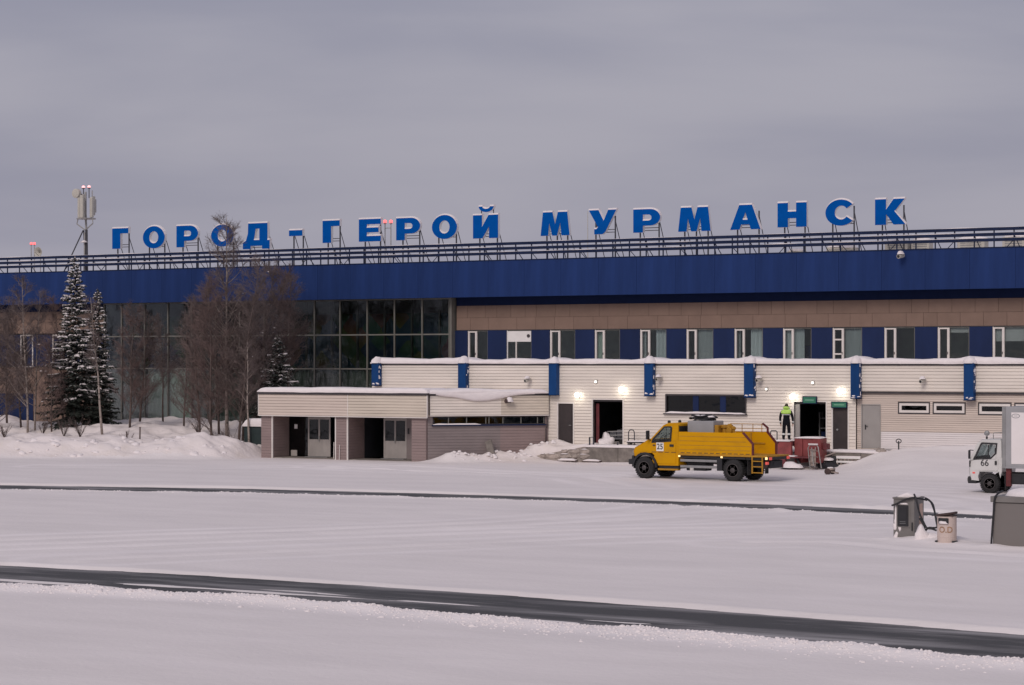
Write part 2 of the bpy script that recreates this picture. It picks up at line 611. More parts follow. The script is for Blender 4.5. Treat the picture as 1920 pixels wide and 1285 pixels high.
def sstep(a, b, x):
    t = np.clip((x - a) / (b - a), 0, 1)
    return t * t * (3 - 2 * t)
def poly(pts, z=0.0):
    us, vs = zip(*sorted(G(*p, z) for p in pts))
    return lambda u: np.interp(u, us, vs)
near_far = poly([(-1100, 1007), (0, 1060), (480, 1085), (960, 1117), (1440, 1153), (1920, 1190), (3400, 1310)])
near_near = poly([(-1100, 1036), (0, 1089), (480, 1110), (700, 1128), (960, 1153), (1440, 1190), (1920, 1228), (3400, 1352)], 0.15)
thin_far = poly([(-900, 897), (0, 910), (480, 917), (960, 930), (1440, 946), (1680, 957), (1850, 966), (3200, 1040)])
thin_near = poly([(-900, 903), (0, 916), (480, 923), (960, 936), (1440, 952.5), (1680, 964), (1850, 972), (3200, 1046)], 0.10)

# tyre tracks swept across the apron, as polylines in the frame
TRACKS = []
for pts in ([(0, 1026), (500, 1008), (960, 990), (1300, 972), (1700, 950)], [(0, 1036), (500, 1018), (960, 1002), (1400, 992), (1700, 985)],
            [(150, 1054), (600, 1036), (1100, 1014), (1640, 1003)], [(0, 1016), (420, 1003), (900, 985), (1180, 965), (1400, 940)],
            [(620, 878), (900, 893), (1100, 899), (1190, 915)], [(640, 872), (940, 885), (1160, 893), (1250, 905)],
            [(1190, 902), (800, 885), (500, 878), (100, 876)],
            [(1460, 908), (1640, 914), (1780, 921)], [(1480, 925), (1700, 932), (1780, 941), (1845, 962)], [(1400, 1022), (1550, 1021), (1700, 1036), (1920, 1048)]):
    TRACKS.append(np.array([G(*p) for p in pts]))
def seg_dist(u, v, P):
    best = np.full(u.shape, 1e9)
    for (a, b), (c, d) in zip(P[:-1], P[1:]):
        L = (c - a) ** 2 + (d - b) ** 2
        t = np.clip(((u - a) * (c - a) + (v - b) * (d - b)) / L, 0, 1)
        best = np.minimum(best, np.hypot(u - a - t * (c - a), v - b - t * (d - b)))
    return best

RAMP_U0 = U(800, 101.0)
RAMP_U1 = U(1110, V_DOCK)
PILE_A = U(1560, 104.0)
def height(u, v):
    base = 0.06 + 0.020 * fbm(u * 0.10, v * 0.35, 3) + 0.006 * vnoise(u * 1.1, v * 1.7, 9)
    # tyre tracks: shallow ruts with low lips
    for k, P in enumerate(TRACKS):
        d = seg_dist(u, v, P) + 0.10 * vnoise(u * 0.3, v * 0.3, 40 + k)
        base = base - 0.028 * np.exp(-(d / 0.22) ** 2) + 0.030 * np.exp(-((d - 0.50) / 0.20) ** 2)
    # cleared strips
    for far, near, sd, wob, berm_h, berm_w in ((near_far, near_near, 21, 0.20, 0.10, 0.60), (thin_far, thin_near, 22, 0.20, 0.045, 0.45)):
        vf = far(u) + 0.35 * wob * fbm(u * 0.8, u * 0 + 1.3, sd)
        vn = near(u) + wob * fbm(u * 0.35, u * 0 + 5.1, sd + 1)
        vn = np.minimum(vn, vf - 0.5)
        inside = sstep(vn - 0.05, vn + 0.16, v) * (1 - sstep(vf - 0.10, vf + 0.10, v))
        berm = np.exp(-((v - vn + berm_w) / (berm_w * 0.55)) ** 2) * berm_h * (1.0 + 0.5 * fbm(u * 0.9, v * 1.4, sd + 5)) + \
               np.exp(-((v - vn + berm_w * 0.8) / (berm_w * 0.7)) ** 2) * 0.075 * (berm_h > .1) * np.maximum(0, fbm(u * 2.6, v * 3.1, sd + 6, 4) + .15)
        berm = berm + 0.03 * np.exp(-((v - vf - 0.25) / 0.25) ** 2)
        thin = sstep(-0.05, 0.35, fbm(u * 0.16, v * 2.1, sd + 8)) * sstep(vn + 2.9, vn + 1.3, v) * sstep(-12.0, -26.0, u) if berm_h > .06 else 0.0
        base = (base + np.maximum(berm, 0)) * (1 - inside) + (-0.035 + 0.052 * thin) * inside
    # snow bank under the trees, left of the porch
    toe = np.interp(u, [-130, -86, -79, -74.8], [86.0, 92.3, 95.6, 97.2]) + 0.7 * fbm(u * 0.22, u * 0 + 2, 31)
    crest = 0.58 + 0.36 * fbm(u * 0.20, v * 0.34, 33) + 0.17 * np.abs(fbm(u * 0.7, v * 0.9, 34)) + 0.05 * fbm(u * 2.0, v * 2.2, 35)
    rise = sstep(0.0, 2.6, v - toe)
    back = 0.34 * sstep(4.0, 7.0, v - toe) * (1 - sstep(7.0, 10.0, v - toe)) 
    wallside = 0.75 * sstep(8.5, 14.5, v - toe)
    # trodden hollow beside the porch and under the hall windows
    hollow = 0.35 * np.exp(-(((u + 81.0) / 4.0) ** 2 + ((v - 106.5) / 3.0) ** 2))
    left = 1 - sstep(-75.6, -74.2, u)
    mound = 0.55 * np.exp(-(((u + 77.2) / 1.9) ** 2 + ((v - 98.6) / 1.1) ** 2)) * (1 + 0.3 * fbm(u * 1.5, v * 1.5, 36))
    base = base + left * (rise * (crest - back) + wallside - hollow) + mound * (1 - sstep(-74.9, -74.3, u))
    # ramp up to the dock, banked with shovelled snow
    a = np.clip((u - RAMP_U0 - 1.0) / (RAMP_U1 - RAMP_U0 - 1.4), 0, 1)
    rampz = (DOCK_Z + 0.05) * a
    wallface = V_DOCK + 0.32
    on = sstep(wallface - 0.03, wallface + 0.03, v) * sstep(RAMP_U0 - 0.2, RAMP_U0 + 0.6, u) * (1 - sstep(RAMP_U1 - 0.5, RAMP_U1 - 0.2, u))
    chamf = -63.5 + (v - 100.2) * 4.5 / 5.0            # the slanting wall's line
    heap = np.exp(-((u - chamf - 0.75) / 0.75) ** 2) * (0.52 - 0.18 * sstep(102, 104.6, v)) * (1 + 0.6 * fbm(u * 1.3, v * 1.3, 51)) * sstep(99.6, 100.8, v) * (1 - sstep(105.0, 105.4, v))
    skirt = sstep(-62.9, -61.0, u) * (1 - sstep(RAMP_U1 - 6, RAMP_U1 - 1.5, u)) * sstep(100.9, 103.6, v) * (1 - on) * 0.20 * (1 - sstep(105.0, 105.3, v))
    foot = 0.09 * np.exp(-((v - V_DOCK + 0.35) / 0.45) ** 2) * sstep(RAMP_U1 - 6, RAMP_U1 - 3, u) * (1 - sstep(-31.0, -29.0, u)) * (1 + 0.6 * fbm(u * 0.8, v * 1.1, 53)) * (1 - on)
    base = base + on * rampz + heap + skirt * a + foot
    # big smooth pile at the right end of the dock
    e = sstep(0, 1, (u + 42.2 - (101.8 - v) * 0.42) / 5.2)
    pv = sstep(95.0, 104.4, v)
    pile = 1.08 * e * pv ** 0.75 * (1 + 0.05 * fbm(u * 0.5, v * 0.5, 61))
    pile = pile + 0.12 * np.exp(-(((u + 35.4) / 1.6) ** 2 + ((v - 103.6) / 0.9) ** 2))
    pile = pile + 0.10 * e * pv * np.exp(-((e - 0.55) / 0.25) ** 2) * fbm(u * 1.2, v * 1.2, 62)
    base = base + pile
    # drifts round the cabinets
    base = base + 0.16 * np.exp(-(((u + 22.4) / 1.7) ** 2 + ((v - 63.1) / 0.8) ** 2)) * (1 + 0.5 * fbm(u * 2, v * 2, 71))
    base = base + 0.08 * np.exp(-(((u + 20.4) / 2.2) ** 2 + ((v - 61.9) / 0.7) ** 2)) * (1 + 0.5 * fbm(u * 2.2, v * 2, 72))
    return base

def H(u, v):
    return float(height(np.array([[float(u)]]), np.array([[float(v)]]))[0, 0])

def build_ground():
    # the sheet that reaches the horizon
    m = MB()
    m.quad((-4000, -2500, -0.06), (4000, -2500, -0.06), (4000, 5000, -0.06), (-4000, 5000, -0.06))
    o = m.single('ground', 'snow', None, None, kind='structure')
    # cleared asphalt
    for far, near, nm, um in ((near_far, near_near, 'taxiway_strip', (-80, 18)), (thin_far, thin_near, 'apron_strip', (-118, 14))):
        m = MB()
        us = np.arange(um[0], um[1], 2.0)
        for a, b in zip(us[:-1], us[1:]):
            m.quad((a, near(a) - 1.5, 0), (b, near(b) - 1.5, 0), (b, far(b) + 0.6, 0), (a, far(a) + 0.6, 0))
        m.single(nm, 'asphalt', None, None, kind='structure')
    # snow lying on the apron: a relief sheet, finer near the strips' edges
    vs = [24.0]
    while vs[-1] < 113.5:
        v = vs[-1]
        st = 0.13 if (38 < v < 46 or 70 < v < 79 or 60 < v < 65.5 or 91 < v < 106) else 0.32
        vs.append(v + st)
    us = np.arange(-142.0, 16.0, 0.20)
    vs = np.array(vs)
    UU, VV = np.meshgrid(us, vs)
    HH = height(UU, VV)
    nu, nv = len(us), len(vs)
    # keep only what the camera could see, with a margin
    X = UU * CT + VV * ST
    Y = -UU * ST + VV * CT
    keep = (np.abs(X) < 0.225 * Y + 20.0) & (Y > 20)
    q = keep[:-1, :-1] & keep[1:, :-1] & keep[:-1, 1:] & keep[1:, 1:]
    idx = np.arange(nu * nv).reshape(nv, nu)
    quads = np.stack([idx[:-1, :-1][q], idx[:-1, 1:][q], idx[1:, 1:][q], idx[1:, :-1][q]], axis=1)
    used = np.unique(quads)
    remap = np.full(nu * nv, -1)
    remap[used] = np.arange(len(used))
    co = np.stack([UU.ravel(), VV.ravel(), HH.ravel()], axis=1)[used]
    quads = remap[quads]
    me = bpy.data.meshes.new('snow_cover')
    me.vertices.add(len(co))
    me.vertices.foreach_set('co', co.astype(np.float32).ravel())
    me.loops.add(quads.size)
    me.loops.foreach_set('vertex_index', quads.astype(np.int32).ravel())
    me.polygons.add(len(quads))
    me.polygons.foreach_set('loop_start', np.arange(0, quads.size, 4, dtype=np.int32))
    me.polygons.foreach_set('use_smooth', np.ones(len(quads), dtype=bool))
    me.materials.append(MATS['snow'])
    me.materials.append(MATS['snow_bank'])
    uc, vc = co[quads[:, 0], 0], co[quads[:, 0], 1]
    toe = np.interp(uc, [-130, -86, -79, -74.8], [86.0, 92.3, 95.6, 97.2])
    bank = ((uc < -74.4) & (vc > toe + 0.3)) | ((uc > -63.5) & (uc < -52) & (vc > 101.2))
    me.polygons.foreach_set('material_index', bank.astype(np.int32))
    me.update(calc_edges=True)
    pk = np.zeros(len(co))
    for k, P in enumerate(TRACKS):
        d = seg_dist(co[:, 0], co[:, 1], P)
        for off in (0.0, 1.75):
            pk = np.maximum(pk, (0.55 + 0.45 * vnoise(co[:, 0] * .25, co[:, 1] * .25, 80 + k)) * np.exp(-((d - off) / 0.33) ** 2))
    bd = near_near(co[:, 0]) - co[:, 1]
    pk = np.maximum(pk, 0.7 * sstep(-.2, .2, bd) * (1 - sstep(0.9, 2.0, bd)) * (0.8 + .35 * vnoise(co[:, 0] * 2.0, co[:, 1] * 2.5, 91)))
    at = me.attributes.new('packed', 'FLOAT', 'POINT')
    at.data.foreach_set('value', np.clip(pk, 0, 1).astype(np.float32))
    o = bpy.data.objects.new('snow_cover', me)
    o.rotation_euler = (0, 0, -TH)
    o['kind'] = 'structure'
    COL.objects.link(o)
    # broken lumps thrown up along the cleared strips
    rnd = random.Random(5)
    m = MB()
    nr = np.random.default_rng(5)
    N = 6500
    lu = nr.uniform(-46, -5, N)
    ld = np.abs(nr.normal(0.0, 0.62, N)) + .15
    lv = near_near(lu) - ld
    lz = height(lu[None, :], lv[None, :])[0]
    lr = nr.uniform(0.012, 0.040, N) * np.where(nr.random(N) < .02, 1.9, 1.0)
    for k in range(N):
        if lz[k] > .05:
            r = lr[k]
            m.lump(lu[k], lv[k], lz[k] - r * .35, r * rnd.uniform(.8, 1.7), r * rnd.uniform(.8, 1.3), r * rnd.uniform(.7, 1.2), seed=k * .37, rough=0.5, nu=6, nv=2)
    N = 700
    lu = nr.uniform(-75, -22, N)
    lv = thin_near(lu) - .2 - np.abs(nr.normal(0, .3, N))
    lz = height(lu[None, :], lv[None, :])[0]
    for k in range(N):
        r = rnd.uniform(0.012, 0.035)
        if lz[k] > .05:
            m.lump(lu[k], lv[k], lz[k] - r * .3, r * 1.4, r, r, seed=k * .37, rough=0.5, nu=6, nv=2)
    for k in range(90):                     # lumps round the porch side and ramp
        v = rnd.uniform(100.6, 104.8)
        u = -63.5 + (v - 100.2) * 0.9 + abs(rnd.gauss(0.7, 0.5))
        r = rnd.uniform(0.03, 0.12)
        m.lump(u, v, H(u, v) - 0.03, r * 1.3, r, r, seed=k * .37, rough=0.5, nu=7, nv=3)
    for k in range(110):                     # clods on the left bank
        u = rnd.uniform(-100, -75)
        v = float(np.interp(u, [-130, -86, -79, -74.8], [86.0, 92.3, 95.6, 97.2])) + abs(rnd.gauss(0.8, 1.6)) + .3
        r = rnd.uniform(0.06, 0.22)
        m.lump(u, v, H(u, v) - r * .55, r * rnd.uniform(1, 1.7), r * 1.1, r * rnd.uniform(.8, 1.1), seed=k * .37, rough=0.6, nu=7, nv=3)
    o = m.single('snow_chunks', 'snow_cap', 'broken snow lumps strewn along the cleared strips', 'snow', kind='stuff', smooth=True)
build_ground()

# ================================================================== TERMINAL BUILDING
T_U0, T_U1 = U(-700, V_FASC), U(2620, V_FASC)
U_GL0, U_GL1 = U(196, V_GLASS), U(843, V_GLASS)
term = thing('terminal_building', 'long airport terminal with blue fascia, brown cladding and tall glazed hall', 'building', U(900, V_MAIN), V_MAIN, 0)
Z_FB, Z_FT = Z(1400, 549, V_FASC), Z(1400, 477, V_FASC)
Z_ROOF = Z_FT - 0.12

# fascia: one sheet metal panel after the other
pw = 2.4
fm = boxmesh('fascia_panel', 'fascia_blue', pw - 0.012, 0.06, Z_FT - Z_FB)
k = 0
u = T_U0
while u < T_U1:
    piece('fascia_panel', fm, term, (u, V_FASC + 0.0015 * (k % 3), Z_FB))
    u += pw
    k += 1
MB().box(T_U0, T_U1, V_FASC + 0.07, V_FASC + 0.30, Z_FB + 0.02, Z_FT - 0.02).build('fascia_backing', 'joint_dark', term)
MB().box(T_U0, T_U1, V_FASC - 0.03, V_FASC + 0.12, Z_FT, Z_FT + 0.05).build('coping', 'rail_blue', term)
# soffit and roof
MB().box(T_U0, T_U1, V_FASC + 0.31, V_MAIN + 14, Z_FB + 0.03, Z_FB + 0.10).build('soffit', 'navy_under', term)
MB().box(T_U0, T_U1, V_FASC + 0.31, V_MAIN + 14, Z_ROOF - 0.3, Z_ROOF).build('roof', 'snow_cap', term)
MB().box(T_U0, T_U1, V_MAIN + 13, V_MAIN + 14, 0, Z_FB + 0.02).build('rear_wall', 'brown_clad', term)

# upper floor window band -------------------------------------------------------
Z_WT, Z_WB = Z(1420, 615.6, V_MAIN), Z(1400, 690, V_MAIN)
Z_BT = Z(1420, 566, V_MAIN)
Z_BM = Z(1420, 590, V_MAIN)
def band(u0, u1):
    MB().box(u0, u1, V_MAIN + 0.06, V_MAIN + 0.30, Z_WT + 0.01, Z_FB).build('wall', 'joint_dark', term)
    MB().box(u0, u1, V_MAIN + 0.02, V_MAIN + 0.055, Z_BT + 0.01, Z_FB + 0.02).build('navy_band', 'navy_under', term)
    rnd = random.Random(int(abs(u0)))
    for z0, z1 in ((Z_WT + 0.03, Z_BM - 0.006), (Z_BM + 0.006, Z_BT)):
        x = u0 + 0.02
        while x < u1 - 0.05:
            w = rnd.choice((0.95, 1.25, 1.25, 1.25, 0.75, 1.9))
            w = min(w, u1 - 0.02 - x)
            MB().box(x, x + w - 0.014, V_MAIN, V_MAIN + 0.05, z0, z1).build('cladding_panel', 'brown_clad', term)
            x += w
band(U_GL1 + 0.25, T_U1)
band(T_U0, U_GL0 - 0.1)
# dark strip standing in for the shadow gap above the windows
MB().box(U_GL1 + 0.3, T_U1, V_MAIN - 0.005, V_MAIN + 0.06, Z_WT - 0.0, Z_WT + 0.026).build('drip_strip', 'trim_dark', term)
# rooms behind the window band
for (a, b) in ((U_GL1 + 0.3, T_U1), (T_U0, U_GL0 - 0.2)):
    MB().box(a - .2 if a == T_U0 else b - .05, a - .01 if a == T_U0 else b + .2, V_MAIN - .02, V_MAIN + 13, 0, Z_FB + .02).build('end_wall', 'brown_clad', term)
    MB().room(a, b, V_MAIN + 0.25, V_MAIN + 4.5, Z_WB - 0.6, Z_WT + 0.02).build('office_interior', 'room_wall', term)
MB().box(U_GL1 + 0.3, T_U1, V_MAIN + 0.02, V_MAIN + 0.3, 3.0, Z_WB).build('sill_wall', 'brown_clad', term)

WIN = [(877, 894, 914), (950, 0, 996), (1031, 1050, 1078), (1115, 1133.5, 1162), (1200, 1218.5, 1249), (1287, 1306, 1337), (1377, 1396, 1430), (1468, 1488, 1521),
       (1561, 1582, 1616), (1658, 1680, 1715), (1758, 1780, 1817), (1861, 1883, 1921), (1966, 1988, 2026), (2071, 2094, 2132), (2178, 2201, 2240), (2287, 2311, 2351), (2398, 2423, 2464), (2511, 2537, 2579)]
CURT = ['dark', 'board', 'dark', 'mid', 'pleat', 'sheer', 'pleat', 'sheer2', 'sheer', 'dark', 'dark2', 'blind', 'dark', 'sheer', 'dark', 'sheer', 'pleat', 'dark']
edges = [845]
for i, (a, b, c) in enumerate(WIN):
    u0, u1 = U(a, V_MAIN), U(c, V_MAIN)
    # blue panel left of it
    p0 = U(edges[-1], V_MAIN)
    MB().box(p0 + 0.01, u0 - 0.01, V_MAIN + 0.0, V_MAIN + 0.05, Z_WB, Z_WT - 0.01).build('blue_panel', 'blue_panel', term)
    MB().box(p0, u0, V_MAIN + 0.052, V_MAIN + 0.20, Z_WB, Z_WT - 0.005).build('pier', 'trim_dark', term)
    edges.append(c)
    zt, zb = Z_WT - 0.015, Z_WB
    w = MB().box(u0, u0 + 0.05, V_MAIN + 0.03, V_MAIN + 0.14, zb, zt)
    wd = MB().box(u1 - 0.04, u1, V_MAIN + 0.05, V_MAIN + 0.14, zb, zt)
    wd.box(u0 + 0.05, u1 - 0.04, V_MAIN + 0.05, V_MAIN + 0.14, zt - 0.04, zt)
    win = w.build('window', 'blind_white' if CURT[i] == 'board' else 'trim_white', term)
    wd.build('outer_frame', 'mullion', win)
    if CURT[i] == 'board':
        zz = Z(970, 641, V_MAIN)
        MB().box(u0 + 0.05, u1 - 0.04, V_MAIN + 0.06, V_MAIN + 0.10, zz, zt - 0.04).build('board', 'blind_white', win)
        um = U(967, V_MAIN)
        MB().box(um - 0.035, um + 0.035, V_MAIN + 0.04, V_MAIN + 0.12, zb, zz).build('sash_bar', 'trim_white', win)
        MB().lathe_y(U(990, V_MAIN), Z(990, 630, V_MAIN), [(0.10, 0.0), (0.10, 0.03)], 14, V_MAIN + 0.025).build('vent', 'trim_dark', win)
    else:
        us = U(b, V_MAIN)
        s = MB().box(u0 + 0.05, u0 + 0.12, V_MAIN, V_MAIN + 0.10, zb, zt - 0.04)
        s.box(us - 0.12, us, V_MAIN, V_MAIN + 0.10, zb, zt - 0.04)
        s.box(u0 + 0.12, us - 0.12, V_MAIN, V_MAIN + 0.10, zt - 0.11, zt - 0.04)
        if i == 8:
            for py in (637, 664):
                zz = Z(1571, py, V_MAIN)
                s.box(u0 + 0.12, us - 0.12, V_MAIN + 0.01, V_MAIN + 0.09, zz - 0.04, zz + 0.04)
        s.build('sash', 'trim_white', win)
        MB().box(us - 0.10, us - 0.07, V_MAIN - 0.03, V_MAIN, (zb + zt) / 2 - 0.35, (zb + zt) / 2 - 0.22).build('handle', 'trim_dark', win)
    MB().box(u0 + 0.05, u1 - 0.04, V_MAIN + 0.095, V_MAIN + 0.105, zb, zt - 0.04).build('pane', 'glass_office', win)
    kind = CURT[i]
    sx = U(b, V_MAIN) if b else u0
    def pleats(name, m_, a0, a1, z0, z1, vv, amp, per):
        cm = MB()
        n = max(6, int((a1 - a0) / per * 6))
        pts = [(a0 + (a1 - a0) * q / n, vv + amp * math.sin(2 * math.pi * q / 6.0) * (1 + .4 * n1(q * .3, i))) for q in range(n + 1)]
        for (x0, y0), (x1, y1) in zip(pts[:-1], pts[1:]):
            cm.quad((x0, y0, z0), (x1, y1, z0), (x1, y1, z1), (x0, y0, z1))
        return cm.build(name, m_, win)
    if kind == 'sheer':
        pleats('curtain', 'curtain_grey', sx, u1, zb - .1, zt, V_MAIN + 0.24, 0.012, 0.3)
    elif kind == 'sheer2':
        pleats('curtain', 'curtain_grey', u0, sx + 0.5, zb - .1, zt, V_MAIN + 0.30, 0.03, 0.25)
        MB().box(sx + .2, u1 - 0.25, V_MAIN + 0.9, V_MAIN + 1.0, zb - .1, Z(1500, 648, V_MAIN)).build('cupboard', 'blue_panel', win)
    elif kind == 'pleat':
        pleats('curtain', 'curtain_grey', sx + 0.25, u1 - 0.05, zb - .1, zt, V_MAIN + 0.30, 0.045, 0.22)
        pleats('curtain', 'curtain_grey', u0, u0 + 0.25, zb - .1, zt, V_MAIN + 0.30, 0.045, 0.22)
    elif kind == 'mid':
        pleats('curtain', 'curtain_green', u0 - .1, u0 + 0.5, zb - .1, zt, V_MAIN + 0.30, 0.04, 0.22)
    elif kind == 'blind':
        MB().box(u0 + .06, u1 - .05, V_MAIN + 0.22, V_MAIN + 0.235, Z(1890, 640, V_MAIN), zt).build('roller_blind', 'blind_white', win)
    elif kind == 'dark2':
        MB().box(sx, u1 - .05, V_MAIN + 0.22, V_MAIN + 0.235, Z(1790, 624, V_MAIN), zt).build('roller_blind', 'blind_white', win)
# left wing of the upper floor, half hidden by the trees --------------------------
LW = [(-640, -606), (-520, -487), (-400, -368), (-285, -254), (-172, -142), (-60, -32), (38, 62), (98, 128), (150, 172)]
for (a, b) in LW:
    u0, u1 = U(a, V_MAIN), U(b, V_MAIN)
    zt, zb = Z(60, 628, V_MAIN), Z(60, 687, V_MAIN)
    w = MB().box(u0, u0 + 0.09, V_MAIN, V_MAIN + 0.12, zb, zt).box(u1 - 0.09, u1, V_MAIN, V_MAIN + 0.12, zb, zt)
    w.box(u0 + .09, u1 - .09, V_MAIN, V_MAIN + 0.12, zt - 0.09, zt)
    win = w.build('window', 'trim_white', term)
    MB().box(u0 + .09, u1 - .09, V_MAIN + 0.06, V_MAIN + 0.07, zb, zt - .09).build('pane', 'glass_office', win)
    MB().box(u0 - .08, u1 + .08, V_MAIN - 0.14, V_MAIN + 0.02, zb - 0.06, zb).build('sill', 'snow_cap', win)
    MB().box(u0 - 2.2, u0 - 0.02, V_MAIN + 0.02, V_MAIN + 0.20, zb, zt).build('blue_panel', 'blue_panel', term)
    MB().box(u1 + .02, u1 + 1.5, V_MAIN + 0.03, V_MAIN + 0.20, zb, zt).build('blue_panel', 'blue_panel', term)
zt, zb = Z(60, 628, V_MAIN), Z(60, 687, V_MAIN)
MB().box(T_U0, U_GL0 - 0.1, V_MAIN + 0.03, V_MAIN + 0.3, 2.0, zb - 0.07).build('wall', 'brown_clad', term)
MB().box(U(172, V_MAIN), U_GL0 - 0.1, V_MAIN + 0.03, V_MAIN + 0.3, zb - 0.07, zt).build('wall', 'blue_panel', term)
MB().box(T_U0, U(62, V_MAIN), V_MAIN, V_MAIN + 0.05, 0.6, Z(30, 738, V_MAIN)).build('blue_panel', 'blue_panel', term)
MB().box(T_U0, U_GL0 - 0.1, V_MAIN + 0.05, V_MAIN + 0.3, -0.05, 2.0).build('plinth', 'brown_clad', term)

# glazed hall ----------------------------------------------------------------------
ZG1, ZG2, ZG0 = Z(700, 628, V_GLASS), Z(700, 692, V_GLASS), Z(330, 793, V_GLASS)
ZGT = Z_FB + 0.02
mull = [U(x, V_GLASS) for x in (843, 792, 740, 689, 638, 590)]
dm = mull[4] - mull[5]
x = mull[-1] - dm
while x > U_GL0:
    mull.append(x)
    x -= dm
mull.append(U_GL0)
mull = sorted(mull)
for x in mull:
    MB().box(x - 0.035, x + 0.035, V_GLASS - 0.06, V_GLASS + 0.10, ZG0, ZGT).build('mullion', 'mullion', term)
    MB().box(x + 0.55, x + 0.66, V_GLASS + 0.9, V_GLASS + 1.05, ZG0, ZGT).build('inner_post', 'mullion', term)
for z in (ZG1, ZG2, ZG0 + 0.03, ZGT - 0.05):
    for a, b in zip(mull[:-1], mull[1:]):
        MB().box(a + 0.046, b - 0.046, V_GLASS - 0.045, V_GLASS + 0.09, z - 0.04, z + 0.04).build('transom', 'mullion', term)
for a, b in zip(mull[:-1], mull[1:]):
    for z0, z1, gm in ((ZG0 + .07, ZG2 - .04, 'glass_office'), (ZG2 + .04, ZG1 - .04, 'glass_hall'), (ZG1 + .04, ZGT - .09, 'glass_hall')):
        MB().box(a + 0.046, b - 0.046, V_GLASS + 0.01, V_GLASS + 0.022, z0, z1).build('glass_pane', gm, term)
# inside: mural wall, floor, ceiling, green drapes along the ground floor
MB().room(U_GL0, U_GL1 - 0.02, V_GLASS + 0.35, V_GLASS + 3.2, 0.8, ZGT).build('hall_interior', 'room_mid', term)
MB().box(U_GL0 + .05, U_GL1 - .1, V_GLASS + 1.5, V_GLASS + 1.6, ZG2 - 0.1, ZG1 + 1.3).build('mural', 'mural', term)
MB().box(U_GL0 + .05, U_GL1 - .1, V_GLASS + 0.35, V_GLASS + 1.5, ZG2 - 0.32, ZG2 - 0.12).build('floor_slab', 'room_mid', term)
for a, b in zip(mull[:-1], mull[1:]):
    m = MB()
    n = 26
    pts = [(a + 0.03 + (b - a - 0.06) * q / n, V_GLASS + 0.22 + 0.09 * math.sin(q * 1.25 + a) + 0.025 * n1(q * .7 + a, 3)) for q in range(n + 1)]
    for (x0, y0), (x1, y1) in zip(pts[:-1], pts[1:]):
        m.quad((x0, y0, ZG0 - 0.1), (x1, y1, ZG0 - 0.1), (x1, y1, ZG2 - .05), (x0, y0, ZG2 - .05))
    m.build('drape', 'curtain_green' if U(255, V_GLASS) < (a + b) / 2 < U(352, V_GLASS) else 'curtain_shaded', term, smooth=True)  # drapes behind the trees get a darker colour for the trees' shade
MB().box(U_GL0 - .1, U_GL1 + .1, V_GLASS - 0.05, V_GLASS + 0.34, -0.05, ZG0 - 0.1).build('plinth', 'trim_dark', term)
ms = MB()
us = np.arange(U_GL0, U_GL1, 0.3)
for a, b in zip(us[:-1], us[1:]):
    ha, hb = 0.10 + 0.05 * n1(a, 4, .8), 0.10 + 0.05 * n1(b, 4, .8)
    ms.quad((a, V_GLASS - 0.22, ZG0 - 0.09), (b, V_GLASS - 0.22, ZG0 - 0.09), (b, V_GLASS - 0.16, ZG0 - .09 + hb), (a, V_GLASS - 0.16, ZG0 - .09 + ha))
    ms.quad((a, V_GLASS - 0.16, ZG0 - .09 + ha), (b, V_GLASS - 0.16, ZG0 - .09 + hb), (b, V_GLASS - 0.04, ZG0 - .09 + hb + .02), (a, V_GLASS - 0.04, ZG0 - .09 + ha + .02))
ms.build('sill_snow', 'snow_cap', term, smooth=True)
MB().box(U_GL0, U_GL1, V_GLASS - 0.24, V_GLASS - 0.05, ZG0 - 0.16, ZG0 - 0.095).build('sill', 'trim_dark', term)
# side cheek of the hall where it steps back to the office wall
MB().box(U_GL1 + 0.046, U_GL1 + 0.16, V_GLASS - 0.04, V_MAIN + 0.3, 0.0, ZGT).build('corner_post', 'mullion', term)

# pipe rails along the roof edge -----------------------------------------------------
V_RAIL = V_FASC + 0.35
rails = [Z(1400, y, V_RAIL) for y in (443.5, 453, 462.5)]
rail = thing('roof_edge_rails', 'three dark blue snow-dusted pipe rails running along the roof edge', 'railing', U(900, V_RAIL), V_RAIL, Z_ROOF)
for z in rails:
    m = MB()
    us = np.arange(T_U0, T_U1, 6.0)
    m.box(T_U0, T_U1, V_RAIL - .05, V_RAIL + .04, z - .085, z + .075)
    o = m.build('rail', 'rail_blue', rail)
    m = MB()
    us = np.arange(T_U0, T_U1, 0.5)
    for a, b in zip(us[:-1], us[1:]):
        ha, hb = [max(0.004, 0.012 + 0.05 * n1(q, z, .6)) for q in (a, b)]
        zz = z + 0.076
        m.quad((a, V_RAIL - .055, zz), (b, V_RAIL - .055, zz), (b, V_RAIL - .02, zz + hb), (a, V_RAIL - .02, zz + ha))
        m.quad((a, V_RAIL - .02, zz + ha), (b, V_RAIL - .02, zz + hb), (b, V_RAIL + .05, zz + hb * .4), (a, V_RAIL + .05, zz + ha * .4))
    m.build('rail_snow', 'snow_cap', rail, smooth=True, stuff=True)
rnd = random.Random(3)
x = T_U0 + 0.4
k = 0
while x < T_U1:
    MB().box(x - 0.028, x + 0.028, V_RAIL + 0.04, V_RAIL + 0.10, Z_ROOF - .02, rails[0] - 0.03).build('post', 'rail_blue', rail)
    if k % 2 == 0:
        MB().tube([(x, V_RAIL + 0.07, rails[1] - 0.02), (x + 0.1, V_RAIL + 1.0, Z_ROOF)], 0.025, 5).build('strut', 'rail_blue', rail)
    if k % 3 == 1:
        MB().tube([(x, V_RAIL + 0.07, rails[2]), (x + rnd.choice((-.55, .55)), V_RAIL + 0.07, Z_ROOF)], 0.022, 5).build('brace', 'rail_blue', rail)
    x += 1.05
    k += 1

